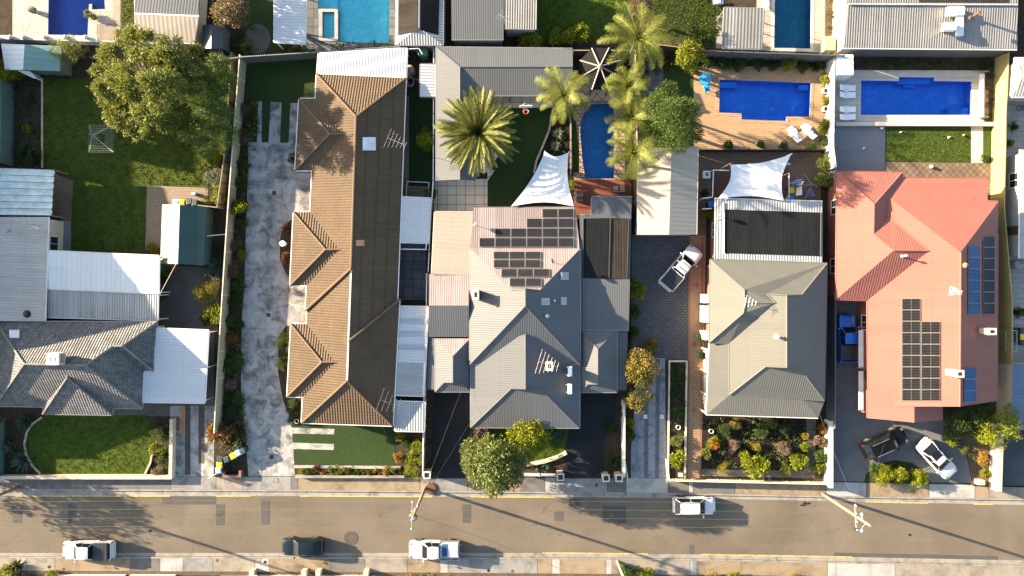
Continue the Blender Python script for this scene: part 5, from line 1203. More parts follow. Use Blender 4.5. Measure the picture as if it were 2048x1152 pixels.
def skylight(label, poly, u, v, w, l, mt, frame='grey_gutter', dome=.12):
    q = [on(poly, u + a * w / 2, v + b * l / 2) for a, b in ((-1, 1), (1, 1), (1, -1), (-1, -1))]; n = (q[1] - q[0]).cross(q[3] - q[0]).normalized(); c = sum(q, Vector()) / 4
    t = thing('skylight', label, 'skylight', c); m = MB(); up = [p + n * dome for p in q]
    for i in range(4): j = (i + 1) % 4; m.face([q[i], q[j], up[j], up[i]])
    m.build('frame', M_[frame], t); g = MB(); inn = [p.lerp(c + n * dome, .08) + n * .004 for p in up]; hi = [p.lerp(c + n * dome, .3) + n * .05 for p in up]
    for i in range(4): j = (i + 1) % 4; g.face([inn[i], inn[j], hi[j], hi[i]]); g.face([up[i], up[j], inn[j], inn[i]])
    g.face(hi); g.build('dome', M_[mt], t); return t
skylight('tilted white skylight on the grey tiles beside the beige addition', n1, 30, 669, 20, 16, 'skylight_white')
e2 = [(812, 156, 2.6), (794.5, 600, 2.6), (712, 233, 4.55)]
skylight('white rounded dome skylight on the dark side of the brown roof', e2, 738, 288, 26, 26, 'skylight_white', 'white_gutter', .16)
skylight('small orange skylight on the brown roof', e2, 720, 486, 17, 12, 'orange_pane', 'terracotta', .05)  # even orange pane without emission
e3 = [(1160, 498, 2.9), (1160, 729, 2.9), (1051, 612, 5.6)]
for u, v, w, l, lb in ((1129, 552, 16, 16, 'upper small square skylight on the grey slope by the solar panels'), (1090, 603, 17, 15, 'wider of the two skylights side by side on the grey slope'), (1127, 602, 12, 16, 'narrower of the two skylights side by side on the grey slope')): skylight(lb, e3, u, v, w, l, 'skylight_glass', 'grey_gutter', .08)
def chimney(label, poly, u, v, w, l, h, mt, parent, pot=True):
    p = on(poly, u, v); t = MB().box(p + Vector((0, 0, h / 2 - .3)), (w, l, h + .6)).build('chimney', M_[mt], parent); t['label'] = label
    MB().box(p + Vector((0, 0, h + .03)), (w + .12, l + .12, .1)).build('chimney_cap', M_['cream_paint' if pot else mt], t); MB().box(p + Vector((0, 0, h + .085)), (w * .5, l * .55, .03)).build('flue', M_['iron_black'], t); return t
w3 = [(940, 729, 2.9), (940, 496, 2.9), (1051, 612, 5.6)]
chimney('rusty brick chimney on the sunlit slope', w3, 953, 589, .55, .9, 1.7, 'brick_paint', h3); f3 = [(1159, 706, 2.62), (1159, 856, 2.62), (1051, 778, 4.45)]
chimney('brick chimney under the antenna', f3, 1097, 729, .6, .75, 1.4, 'brick_paint', h3)
chimney('pale chimney on the shaded red slope', e5, 1962, 661, .75, .55, 1.5, 'cream_paint', h5); chimney('cream chimney by the red ridge', w5, 1900, 744, .7, .6, 1.4, 'cream_paint', h5)
for v, lb in ((741, 'upper'), (776, 'lower')):
    p = on(f3, 1136, v); t = thing('air_conditioner', f'{lb} white air-conditioner unit on the grey front roof', 'air conditioner', p, 0, 'white units on the grey roof')
    MB().box(p + Vector((.12, 0, .62)), (.42, .95, .72), 0, .05).build('housing', M_['plastic_white'], t); MB().box(p + Vector((-.1, 0, .62)), (.03, .6, .5)).build('fan_grille', M_['plastic_black'], t)
    for s in (-.38, .38): MB().box(p + Vector((.1, s, .16)), (.75, .06, .32)).build('foot', M_['metal'], t)
def vent(label, poly, u, v, r, h, mat='galvanised', dome=True):
    p = on(poly, u, v); t = thing('roof_vent', label, 'roof vent', p); MB().lathe(p, [(r * .55, -.1), (r * .55, h * .6), (r, h * .62), (r * .8, h * .9), (.01, h)], 14).build('cowl', M_[mat], t, True); MB().lathe(p, [(r * 1.3, 0), (r * 1.3, .03), (r * .5, .06)], 14).build('flashing', M_[mat], t); return t
vent('small round vent below the twin skylights on grey roof', e3, 1094, 632, .2, .4); vent('tiny pipe vent between the twin skylights', e3, 1109, 601, .12, .3)
w4 = [(1459, 789, 2.95), (1575, 591, 5.0), (1572, 735, 5.0)]
vent('white flue pipe casting a short shadow on the stone-grey roof', w4, 1552, 673, .22, .8, 'cream_paint'); vent('orange turbine vent beside the blue panels', e5, 1926, 531, .28, .55, 'terracotta')
s5 = [(1735, 601, 2.9), (1672, 599, 2.9), (1858, 502, 5.15)]; vent('slim white flue on the dark red valley slope', s5, 1804, 512, .13, .9, 'white_paint')
vent('black vent box at the beige addition corner', [(-120, 434, 3.35), (97, 434, 2.75), (90, 642, 2.75)], 54, 628, .3, .25, 'plastic_black')
antenna('tall multi-rod TV antenna on the beige addition roof', 80, 452, 2.8, 2.6, -.35, 5, 1.5, 2.0); antenna('TV antenna leaning off the brown roof beside the lime bush', 800, 292, 2.7, 1.9, -.4, 6, 1.0, 2.2)
antenna('rusty TV antenna at the front corner of the brown roof', 786, 800, 2.75, 2.0, -.35, 5, 1.3, 2.0, 'rim'); antenna('long-rod TV antenna above the grey front roof', 1094, 724, 3.9, 1.9, -.3, 6, 1.25, 2.2); antenna('short TV antenna on the small left ridge of the stone-grey roof', 1495, 604, 4.5, 1.0, -.2, 4, .6, 1.0)
antenna('small TV antenna on the sunlit red ridge', 1897, 583, 5.6, 1.1, -.15, 6, .45, 1.2); antenna('bent TV antenna at the white unit on the zinc roof up top', 1858, 75, 4.1, 1.5, -1.3, 3, .8, 2.2); antenna('small TV antenna on the ribbed shed at the top edge', 1010, 48, 3.0, 1.3, -.6, 6, .6, 1.6)
def dish(label, u, v, z, r=.4, rz=2.4):
    p = P(u, v, z); t = thing('satellite_dish', label, 'satellite dish', p); MB().tube([p - Vector((0, 0, .2)), p + Vector((0, 0, .7))], .025, 6).build('mast', M_['metal'], t)
    m = MB(); m.lathe((0, 0, 0), [(.01, 0), (r * .5, .03), (r, .12), (r, .10), (.01, -.02)], 18); Mx = Matrix.Translation(p + Vector((0, 0, .75))) @ Matrix.Rotation(rz, 4, 'Z') @ Matrix.Rotation(1.15, 4, 'Y'); m.v = [Mx @ q for q in m.v]; m.build('reflector', M_['grey_gutter'], t, True)
    a = MB(); a.tube([Mx @ Vector((r * .9, 0, .1)), Mx @ Vector((.1, 0, .55))], .015, 5); a.build('feed_arm', M_['metal'], t)
dish('dark satellite dish on the beige addition roof', 31, 464, 3.0, .32); dish('satellite dish above the cream carport beside the mauve roof', 952, 451, 2.6, .26); dish('satellite dish on the mauve hip beside the lower panels', 1102, 523, 3.6, .28, .3); dish('satellite dish at the corner of the zinc extension', 1436, 432, 2.6, .22)
# ---------------------------------------------------------------- buildings round the edge of the photo
def G(name, label, cat, *a, **k): return gable_shed(name, label, cat, *a, **k)
G('shed', 'large shed with grey north slope and cream south slope at the top edge', 'shed', (268, -60), (397, -60), (389, 86), (272, 86), (269.5, 27), (398, 32), 2.5, 3.3, ('roof_dark', 'roof_cream'), 'render_cream', .08, None, 'white_gutter')
G('shed', 'small charcoal gabled shed right of the cream shed', 'shed', (405, 50), (447, 51), (446, 97), (404, 96), (423, 49), (422, 97), 2.0, 2.5, 'roof_dark', 'fence_steel_grey')
sh = thing('shed', 'long tin shed half white and half green by the back wall', 'shed', centre([(2, 88), (122, 92), (120, 142), (10, 138)]))
roof(sh, [[(10, 139, 2.1), (2, 87, 2.1), (49, 89, 2.5), (46, 139.5, 2.5)]], M_['roof_white_flat'], None); roof(sh, [[(49, 89, 2.5), (123, 92, 2.05), (120, 142, 2.05), (46, 139.5, 2.5)]], M_['roof_aqua'], None); walls(sh, [(3, 88), (122, 92), (119, 141), (11, 138)], 2.05, M_['fence_steel_green'], .08, win=False)
canopy('lean_to', 'bent white sheet lean-to below the tin shed', 'lean-to', [(34, 141, 1.7), (60, 142, 1.7), (74, 156, 1.2), (68, 157, 1.1)], M_['roof_white_flat'], framed=False)
tsh = thing('garden_shed', 'dark green garden shed with one slope coloured pale as sunlit', 'shed', centre([(325, 410), (413, 412), (408, 532), (323, 528)]))
roof(tsh, [[(322, 527, 2.15), (326, 409, 2.15), (358, 410, 3.0), (354, 528, 3.0)]], M_['roof_green_lit'], M_['white_gutter']); roof(tsh, [[(358, 410, 3.0), (398, 412, 2.4), (394, 530, 2.4), (354, 528, 3.0)], [(398, 412, 2.4), (413, 414, 1.95), (408, 531, 1.95), (394, 530, 2.4)]], M_['roof_green'], None)  # west slope carries its sunlit tone as a paler roof colour
walls(tsh, [(325, 410), (412, 413), (407, 530), (324, 527)], 1.95, M_['fence_teal'], .08, win=False)
cl = thing('prop_pole', 'thin pale pole leaning from the green shed ridge to the white roof corner', 'pole', P(338, 560, 0)); MB().tube([P(352, 528, 2.95), P(320, 588, 2.6)], .035, 6).build('pole', M_['timber_pale'], cl)
cl = thing('prop_pole', 'white pipe reaching from the green shed to the boundary fence', 'pole', P(435, 470, 0)); MB().tube([P(414, 472, 1.7), P(456, 468, 1.7)], .04, 6).build('pole', M_['white_paint'], cl)
canopy('carport', 'bright white ribbed carport beside the turquoise pool', 'carport', [(549, -40, 2.5), (612, -40, 2.35), (610, 87, 2.35), (548, 84, 2.5)], M_['roof_white'])
t = G('pool_house', 'pool house with black mats on both roof slopes at the top edge', 'shed', (793, -60), (887, -60), (886, 90), (791, 90), (839, -60), (838, 55), 2.5, 3.1, 'roof_zinc', 'render_grey', .12, None, 'grey_gutter')
mat_sheet('pool_heater', 'black pool heating mat tinted sunlit brown on the sunny side of the pool house', [(797, -50, 2.62), (836, -50, 3.12), (835, 62, 3.12), (796, 70, 2.62)], 'mat_brown', pipes=False); mat_sheet('pool_heater', 'black pool heating mat on the shaded side of the pool house', [(841, -50, 3.12), (880, -50, 2.62), (877, 70, 2.62), (840, 60, 3.12)], 'mat_black', pipes=False)  # both mats black; the sunny one has its lit tone as brown
for nm, q, z0, z1 in (('wide grey ribbed shed with an antenna at the top edge', [(902, -60), (1008, -60), (1007, 79), (903, 79)], 3.1, 2.6), ('pale ribbed shed by the lawn at the top edge', [(1009, -60), (1074, -60), (1073, 58), (1009, 57)], 3.2, 2.65)):
    t = thing('shed', nm, 'shed', centre(q)); roof(t, [[(*q[0], z0), (*q[1], z0), (*q[2], z1), (*q[3], z1)]], M_['roof_colorbond' if 'wide' in nm else 'roof_old_grey'], M_['grey_gutter']); walls(t, q, z1, M_['render_grey'], .15, win=False)
canopy('pool_pavilion', 'patchy corrugated pavilion roof beside the narrow teal pool', 'pavilion', [(1449, 15, 2.7), (1529, 17, 2.7), (1523, 98, 2.5), (1446, 96, 2.5)], M_['roof_patchy'], 'grey_gutter')
zb = thing('warehouse', 'wide grey corrugated building with rooftop ducts in the top corner', 'building', centre([(1695, -60), (2035, -60), (2033, 98), (1690, 96)]))
roof(zb, [[(1696, 10, 3.5), (2036, 12, 3.5), (2034, 99, 3.1), (1688, 96, 3.1)]], M_['roof_old_grey'], M_['white_gutter']); roof(zb, [[(1697, -120, 4.0), (2037, -120, 4.0), (2036, 8, 3.7), (1697, 7, 3.7)]], M_['roof_old_grey'], M_['white_gutter'], None, 'upper_roof')
walls(zb, [(1696, -110), (2036, -110), (2034, 98), (1689, 95)], 3.1, M_['fence_steel_grey'], .14, win=False); wm_ = MB(); a, b = P(1689, 95, 3.0), P(1696, -110, 3.0); wm_.face([(a.x + .06, a.y + .1, 0), (b.x + .06, b.y, 0), (b.x + .06, b.y, 2.95), (a.x + .06, a.y + .1, 2.95)]); wm_.face([(a.x + .1, a.y + .1, 0), (a.x + .06, a.y + .1, 0), (a.x + .06, a.y + .1, 2.95), (a.x + .1, a.y + .1, 2.95)]); wm_.build('lit_wall_sheet', M_['render_cream'], zb)  # sunlit tone of the west wall as a cream sheet, other walls dark
mat_sheet('pool_heater', 'brown heating mat on the upper grey roof in the corner', [(1840, -60, 3.9), (2020, -60, 3.9), (2018, 5, 3.75), (1839, 4, 3.75)], 'mat_brown', pipes=False)
du = thing('roof_duct', 'white square duct running down the grey corner roof', 'duct', P(1917, 40, 3.4)); m = MB(); a, b = P(1893, 32, 3.8), P(1926, 15, 3.8); m.box(((a.x + b.x) / 2, (a.y + b.y) / 2, 3.85), (b.x - a.x, b.y - a.y, .5), 0, .04); m.build('plenum', M_['plastic_white'], du)
a, b = P(1912, 72, 3.7), P(1925, 20, 3.7); MB().box(((a.x + b.x) / 2, (a.y + b.y) / 2, 3.72), (b.x - a.x, b.y - a.y, .4), 0, .04).build('duct_run', M_['skylight_white'], du)
box_thing('roof_cooler', 'white cooler box beside the duct on the grey corner roof', 'roof cooler', 1888, 60, 3.3, [('housing', 'plastic_white', (0, 0, .75), (1.2, .75, .6), .06), ('support', 'metal', (0, 0, .25), (.7, .4, .5), 0)])
fl = thing('flue_pipe', 'rusty flue pipe with cap on the grey corner roof', 'flue', P(1940, 36, 3.4)); MB().tube([P(1940, 36, 3.35), P(1940, 36, 3.35) + Vector((0, 0, 1.5))], .12, 10).build('pipe', M_['rust'], fl); MB().lathe(P(1940, 36, 4.8), [(.2, 0), (.22, .1), (.01, .22)], 12).build('cap', M_['rust'], fl)
cb = thing('storage_cabinet', 'tall white storage cabinet with panelled lid in the fence corner', 'cabinet', P(1685, 150, 0)); m = MB(); a, b = P(1674, 150, 2.0), P(1707, 109, 2.0); m.box(((a.x + b.x) / 2, (a.y + b.y) / 2, 1.0), (b.x - a.x, b.y - a.y, 2.0), 0, .03); m.build('body', M_['plastic_white'], cb)
for k in range(2):
    m = MB(); m.box(((a.x + b.x) / 2, a.y + (b.y - a.y) * (.25 + .5 * k), 2.03), (b.x - a.x - .06, (b.y - a.y) / 2 - .05, .06), 0, .02); m.build('lid', M_['plastic_white'], cb)
box_thing('equipment_box', 'khaki metal equipment box beside the teal pool', 'equipment box', 1648, 98, 0, [('body', 'fence_olive', (0, .1, .7), (1.0, 1.4, 1.4), .03), ('lid', 'fence_olive', (0, .1, 1.43), (1.06, 1.46, .06), .01)])
G('house_corner', 'white-walled house corner with grey gable at the right edge', 'house', (2030, 116), (2300, 116), (2300, 196), (2024, 194), (2050, 120) if 0 else (2044, 155), (2300, 155), 2.8, 3.6, 'roof_beige', 'render_white', .35, None, 'white_gutter')
rh = thing('house', 'pale house with dark side windows at the right edge', 'house', centre([(2042, 300), (2300, 300), (2300, 518), (2042, 518)])); roof(rh, [[(2041, 299, 2.8), (2300, 299, 4.4), (2300, 517, 4.4), (2039, 517, 2.8)]], M_['roof_zinc'], M_['white_gutter']); walls(rh, [(2041, 300), (2300, 300), (2300, 516), (2040, 516)], 2.75, M_['render_grey'], .3)
G('garage', 'blue ribbed garage roof at the right edge', 'garage', (2026, 728), (2300, 728), (2300, 850), (2024, 850), (2170, 728), (2170, 850), 2.5, 3.2, 'roof_blue', 'render_cream', .15, None, 'grey_gutter')
# unseen neighbours added beyond the left edge, roofs shaped to shade the first yard
def gp(u, v, z): k = H / (H - z); return (1024 + (u - 1024) * k, 576 + (v - 576) * k, z)
nh = thing('house', 'unseen two-storey tiled neighbour house added for its shade beyond the left edge', 'house', P(-115, 540, 0))
e_ = 5.4; q_ = lambda *a: [gp(*p) for p in a]
rg = [(-112, 345, 7.4), (-112, 440, 9.1), (-112, 500, 9.5), (-112, 600, 8.7), (-112, 700, 7.3), (-112, 815, 4.7)]
roof(nh, [q_((-210, 850, 3.4), (-210, 268, e_), *rg), q_((-210, 268, e_), (-18, 268, e_), rg[0]), q_((-18, 268, e_), (-18, 850, 3.4), *rg[::-1]), q_((-18, 850, 3.4), (-210, 850, 3.4), rg[-1])], M_['tile_grey'], M_['grey_gutter'], M_['cap_grey'])
walls(nh, [p[:2] for p in q_((-210, 800, 3.4), (-210, 280, 3.4), (-20, 280, 3.4), (-20, 800, 3.4))], 3.3, M_['brick_red'])
def gs(label, x0, x1, y0, y1, xr, ze, zr): G('house', label, 'house', *[gp(*p, ze)[:2] for p in ((x0, y0), (x1, y0), (x1, y1), (x0, y1))], gp(xr, y0, zr)[:2], gp(xr, y1, zr)[:2], ze, zr, 'tile_grey', 'brick_red', .3, 'cap_grey', 'grey_gutter')
gs('unseen single-storey gabled neighbour house added for its shade beyond the left edge', -200, -20, 192, 262, -112, 3.2, 5.9)
gs('unseen tall gabled neighbour house added for its shade near the top beyond the left edge', -200, -30, 60, 188, -112, 5.4, 7.9)
# ---------------------------------------------------------------- fences and walls
fence('steel_fence', 'grey-green steel fence along the left edge of the first yard', [(28, 172), (26, 332)], 1.8, 'fence_teal', 'fence_teal', gap=2.4)
fence('steel_fence', 'green steel fence beside the front lawn at the left edge', [(10, 842), (9, 950)], 1.6, 'fence_teal', 'fence_teal')
fence('steel_fence', 'long olive steel fence down the brown-house driveway', [(493, 122), (480, 290), (470, 420), (459, 590), (452, 700), (443, 858)], 1.8, 'fence_olive', 'cream_paint', gap=2.4)
fence('timber_fence', 'old grey timber fence beside the casuarina tree', [(474, 115), (463, 300), (446, 418), (410, 414)], 1.5, 'timber_grey', 'timber_weathered', gap=2.0, rail=True)
fence('steel_fence', 'dark green steel fence behind the brown house lawn', [(455, 132), (497, 126), (640, 117), (830, 104), (872, 104)], 1.9, 'fence_steel_green', 'fence_steel_green')
fence('steel_fence', 'white-capped steel fence between brown house yard and pavilion', [(871, 104), (870, 365), (866, 425), (860, 545)], 1.6, 'fence_steel_grey', 'fence_steel_grey', cap='white_gutter')
fence('steel_fence', 'white steel fence between the brown house and the left driveway', [(857, 548), (855, 700), (851, 800), (849, 944)], 1.5, 'fence_white', 'white_paint')
fence('timber_fence', 'dark timber fence behind the palm garden pavilion', [(872, 108), (1140, 108)], 1.6, 'timber_dark', 'timber_dark', rail=False)
fence('timber_fence', 'dark timber fence behind the gazebo and palms', [(1145, 112), (1262, 112), (1262, 95), (1400, 112)], 1.7, 'timber_dark', 'timber_weathered')
fence('timber_fence', 'tall dark fence between pool garden and cream garage', [(1264, 112), (1268, 300), (1268, 395), (1266, 470)], 1.8, 'timber_dark', 'timber_dark', cap='render_white')
fence('steel_fence', 'tall grey steel fence behind the tan pool paving', [(1400, 117), (1668, 126)], 2.3, 'fence_steel_grey', 'fence_steel_grey')
fence('steel_fence', 'white steel fence between the two blue pools', [(1652, 128), (1650, 305), (1655, 340)], 1.9, 'fence_white', 'fence_white', cap='white_gutter')
fence('steel_fence', 'cream steel fence glowing in sun at the right side', [(1990, 118), (1984, 250), (1981, 420), (1996, 600), (1996, 800)], 2.0, 'fence_cream', 'fence_cream')
fence('pool_fence', 'low dark pool fence below the tan paving', [(1396, 304), (1642, 304)], 1.15, 'iron_black', 'iron_black', gap=2.2, th=.015)
fence('timber_fence', 'hidden grey fence between stone-grey house and blue utility', [(1657, 345), (1656, 600), (1655, 850)], 1.7, 'fence_steel_grey', 'fence_steel_grey')
fence('steel_fence', 'grey fence between the corner shed and the paved circle', [(452, 60), (452, 128)], 1.8, 'fence_steel_green', 'fence_steel_green')
fence('steel_fence', 'grey steel fence beside the turquoise pool house', [(893, -60), (892, 100)], 1.7, 'fence_steel_grey', 'fence_steel_grey')
wall_run('rendered_wall', 'white rendered back wall with round pier caps by the navy pool', [(-60, 82), (24, 83), (205, 88)], 1.2, .35, 'render_white', cap='render_white')
for k, u in enumerate((40, 66, 107, 148, 188)): p = P(u, 84, 0); t = tag(MB().lathe(p, [(.2, 0), (.2, 1.35), (.24, 1.36), (.2, 1.5), (.01, 1.58)], 12).build('wall_pier', M_['render_white'], None, True), f'{ORD[k]} white pier from the left along the navy pool wall', 'pier', 'piers of the white pool wall')
wall_run('garden_wall', 'low cream wall in front of the oval lawn', [(8, 951), (348, 951), (350, 838)], .75, .28, 'render_cream')
wall_run('garden_wall', 'low pale edging wall along the top of the golden flower border', [(592, 932), (800, 934)], .3, .2, 'concrete_pale'); wall_run('garden_wall', 'low grey wall along the footpath side of the golden border', [(595, 951), (808, 951)], .45, .2, 'concrete_kerb')
wall_run('garden_wall', 'curved pale rock edging round the front lawn of the grey house', [(1030, 928), (1060, 927), (1090, 921), (1115, 913), (1130, 905)], .3, .3, 'render_cream')
wall_run('pool_wall', 'low pale wall below the long blue pool', [(1671, 249.5), (1985, 250)], .4, .35, 'pool_paver', cap='pool_paver')
wall_run('boundary_wall', 'tall white rendered wall left of the red-house driveway', [(1651, 840), (1651, 966)], 1.3, .3, 'render_white'); wall_run('boundary_wall', 'sunlit cream wall right of the curved driveway', [(1986, 850), (1982, 972)], 1.2, .45, 'render_cream')
wall_run('boundary_wall', 'white wall along the gravel driveway beside the black drive', [(1244, 800), (1244, 946)], 1.3, .2, 'render_white')
wall_run('garden_kerb', 'pale kerb on the path side of the narrow rose bed', [(1372.5, 722), (1369, 955)], .18, .12, 'cream_paint'); wall_run('garden_kerb', 'pale kerb on the gravel side of the narrow rose bed', [(1371, 722), (1338, 722), (1335, 956)], .18, .12, 'cream_paint')
wall_run('garden_edging', 'curved stone edging left of the oval front lawn', [(84, 835), (66, 848), (55, 865), (51, 885), (54, 908), (66, 930), (82, 946)], .12, .14, 'rock'); wall_run('garden_edging', 'curved stone edging right of the oval front lawn', [(306, 905), (302, 925), (292, 946)], .12, .14, 'rock')
wall_run('garden_edging', 'pale timber edging between the lawn and dirt bed on the left', [(86, 158), (86, 250), (86, 335)], .12, .1, 'timber_pale')
wall_run('garden_edging', 'stone edging of the dark palm bed', [(1107, 217), (1098, 262), (1073, 322), (1068, 345)], .15, .15, 'rock'); wall_run('garden_edging', 'timber edging between palm bed and pool strip', [(1134, 212), (1141, 245), (1141, 350)], .2, .12, 'timber_weathered')
fr = fence('front_fence', 'low cream paling fence with leaning sunlit stays before the rose garden', [(1338, 957), (1390, 958), (1662, 964)], .9, 'cream_paint', 'cream_paint', gap=2.3, th=.03)
def pillar(label, u, v, h=1.5, w=.75, group='pillars at the driveway gates'):
    p = P(u, v, h); p.z = 0; t = thing('gate_pillar', label, 'pillar', p, 0, group); MB().box(p + Vector((0, 0, h / 2)), (w * .8, w * .8, h), 0, .01).build('shaft', M_['render_cream'], t)
    m = MB(); 
    for i in (-1, 1): m.box(p + Vector((i * w * .42, 0, h + .06)), (w * .16, w, .12)); m.box(p + Vector((0, i * w * .42, h + .061)), (w * .68, w * .16, .12))
    m.build('cap', M_['render_white'], t); MB().box(p + Vector((0, 0, h + .03)), (w * .68, w * .68, .04)).build('lamp_well', M_['iron_black'], t); return t
pillar('pale square pillar left of the left black driveway', 854, 950); pillar('pale square pillar left of the right black driveway', 1121, 954); pillar('pale square pillar right of the right black driveway', 1212, 956); pillar('pale square pillar against the white wall by the gravel drive', 1238, 956)
fw = fence('front_fence', 'low white picket fence under the round street tree', [(1044, 946), (1112, 948)], .9, 'white_paint', 'render_white', gap=2.2, th=.04)
def gate(label, a, b, h, mat='white_paint'):
    A, B = P(*a), P(*b); t = thing('driveway_gate', label, 'gate', (A + B) / 2); m = MB()
    for z in (.15, h): m.tube([A + Vector((0, 0, z)), B + Vector((0, 0, z))], .03, 6)
    for q in (A, B): m.tube([q + Vector((0, 0, .05)), q + Vector((0, 0, h))], .035, 6)
    m.build('frame', M_[mat], t); w = MB()
    for k in range(1, 12): q = A.lerp(B, k / 12); w.tube([q + Vector((0, 0, .15)), q + Vector((0, 0, h))], .012, 4)
    w.build('bars', M_[mat], t)
gate('open white tube gate left of the gravel drive', (1247, 917), (1253, 955), 1.1); gate('open white tube gate right of the gravel drive', (1331, 918), (1334, 956), 1.1)
gate('dark open gate leaf left of the right black drive', (1126, 942), (1144, 950), 1.1, 'iron_black'); gate('dark open gate leaf right of the right black drive', (1204, 938), (1184, 948), 1.1, 'iron_black')
gate('white tube gate beside the olive fence end', (425, 951), (434, 947), 1.1)
# ---------------------------------------------------------------- things in the yards
hh = thing('clothesline', 'square rotary clothesline standing on the shaded lawn', 'clothesline', P(203, 277, 0)); c = P(203, 277, 0); top = Vector((c.x, c.y, 2.0)); m = MB(); m.tube([c, top], .04, 8); m.build('post', M_['galvanised'], hh)
cs = [P(178, 250, 1.9), P(227, 250, 1.9), P(226, 304, 1.9), P(178, 304, 1.9)]; cc = sum(cs, Vector()) / 4; m = MB()
for q in cs: m.tube([Vector((c.x, c.y, 1.55)), q], .02, 6); 
m.build('arms', M_['galvanised'], hh); m = MB()
for k in range(1, 7):
    f = k / 6; r_ = [cc.lerp(q, .25 + .75 * f) for q in cs]
    for i in range(4): m.tube([r_[i], r_[(i + 1) % 4]], .006, 4)
m.build('lines', M_['white_paint'], hh)
hh = thing('clothesline', 'rotary clothesline hung with blue and white washing beside white sail', 'clothesline', P(1606, 372, 0)); c = P(1609, 373, 0); m = MB(); m.tube([c, c + Vector((0, 0, 1.9))], .035, 8); m.build('post', M_['galvanised'], hh); m = MB()
for du_, dv_ in ((-27, 0), (27, 0), (0, -25), (0, 27)): m.tube([c + Vector((0, 0, 1.7)), P(1609 + du_, 373 + dv_, 1.85)], .018, 5)
m.build('arms', M_['galvanised'], hh)
for k, (u, v, w, mt, lb) in enumerate(((1596, 364, 1.0, 'fabric_blue', 'blue washing hung on the top-left clothesline arm'), (1606, 366, .5, 'towel_white', 'narrow white washing hung on the top arm'), (1604, 381, .9, 'towel_white', 'white washing hung on the lower-left clothesline arm'), (1626, 383, .9, 'fabric_blue', 'blue washing hung on the lower-right clothesline arm'))):
    p = P(u, v, 1.8); m = MB(); a = .6 + k * .5; d = Vector((math.cos(a), math.sin(a), 0)) * w / 2; n = Vector((-d.y, d.x, 0)).normalized() * .25
    m.face([p - d, p + d, p + d + n - Vector((0, 0, .8)), p - d + n * 1.4 - Vector((0, 0, .75))]); tag(m.build('laundry', M_[mt]), lb, 'laundry')
sail('shade_sail', 'white shade sail stretched from the mauve roof beside the dark lawn', [(1090, 303, 2.6), (1137, 305, 2.6), (1148, 413, 2.7), (1022, 413, 2.7)], .25, 'fabric_white', .16, True, [(1090, 302, 2.7), (1138, 304, 2.7)])
sail('shade_sail', 'white shade sail over the brown deck behind the zinc extension', [(1461, 329, 3.0), (1582, 309, 3.4), (1567, 401, 2.75), (1436, 397, 2.75)], .3, 'fabric_white', .17, True, [(1460, 327, 3.0), (1583, 308, 3.4)])
dr = thing('deck_railing', 'white tube railing frame round the brown deck', 'railing', P(1428, 365, 0)); m = MB()
for a, b in (((1427, 340), (1458, 341)), ((1427, 340), (1425, 395)), ((1425, 394), (1404, 397)), ((1578, 346), (1578, 398)), ((1496, 328), (1580, 328)), ((1404, 418), (1423, 417))): m.tube([P(*a, 1.9), P(*b, 1.9)], .06, 6)
m.build('rail', M_['white_paint'], dr); posts(dr, [(1427, 340, 1.9), (1425, 394, 1.9), (1578, 346, 1.9), (1578, 398, 1.9), (1404, 397, 1.9)], .04)
# octagonal gazebo
gz = thing('gazebo', 'dark octagonal gazebo roof with pale radial battens among palms', 'gazebo', P(1200, 135, 0)); m = MB(); ap = P(1200, 133, 3.4); rim = [P(1201 + 45 * math.cos(k * math.pi / 4 + .39), 138 + 45 * math.sin(k * math.pi / 4 + .39), 2.5) for k in range(8)]
for k in range(8): m.face([ap, rim[k], rim[(k + 1) % 8]][::-1])
m.build('roof', M_['umbrella_dark'], gz)
for k in range(8): b = MB(); up = Vector((0, 0, .06)); b.tube([ap + up, rim[k] + up], .075, 4); b.build('batten', M_['batten_white'], gz)
for q in rim: p = q.lerp(Vector((ap.x, ap.y, q.z)), .08); MB().box((p.x, p.y, 1.22), (.12, .12, 2.4)).build('post', M_['timber_dark'], gz)
MB().lathe(ap, [(.22, .06), (.2, .16), (.01, .26)], 12).build('finial', M_['batten_white'], gz)
bh = thing('basketball_hoop', 'white basketball backboard with orange rim over the turf', 'basketball hoop', P(1052, 208, 0)); p = P(1052, 213, 3.0); m = MB(); m.box(p, (1.3, .06, .8), 0, .02); m.build('backboard', M_['plastic_white'], bh); MB().tube([Vector((p.x, p.y + .6, 0)), Vector((p.x, p.y + .6, 2.6)), p + Vector((0, .05, 0))], .06, 8).build('post', M_['iron_black'], bh)
m = MB(); m.tube([p + Vector((.28 * math.cos(a * .3927), -.4 + .28 * math.sin(a * .3927), -.28)) for a in range(17)], .03, 6); m.build('rim', M_['basket_red'], bh); m = MB(); m.lathe(p + Vector((0, -.4, -.7)), [(.16, 0), (.2, .2), (.27, .41)], 12); m.build('net', M_['white_paint'], bh)
for s in (-.6, .6): MB().tube([p + Vector((s, .05, -.2)), p + Vector((0, .5, -.4))], .025, 5).build('bracket', M_['white_paint'], bh)
table_round('patio_table', 'round blue table in the corner of the tan paving', 1411, 157, .62, .74, 'plastic_aqua'); chair('blue chair tipped beside the round blue table', 1413, 177, .3, 'plastic_aqua', None, 'plastic_aqua', .62)
box_thing('ornament', 'small white ornament on the round blue table', 'ornament', 1411, 156, .745, [('dish', 'terracotta', (0, 0, .04), (.26, .26, .08), .03), ('figure', 'plastic_white', (0, 0, .15), (.12, .12, .18), .04)])
table_round('patio_table', 'small round timber table between two white reclining chairs', 1604, 271, .42, .6, 'timber_pale', 'timber_dark')
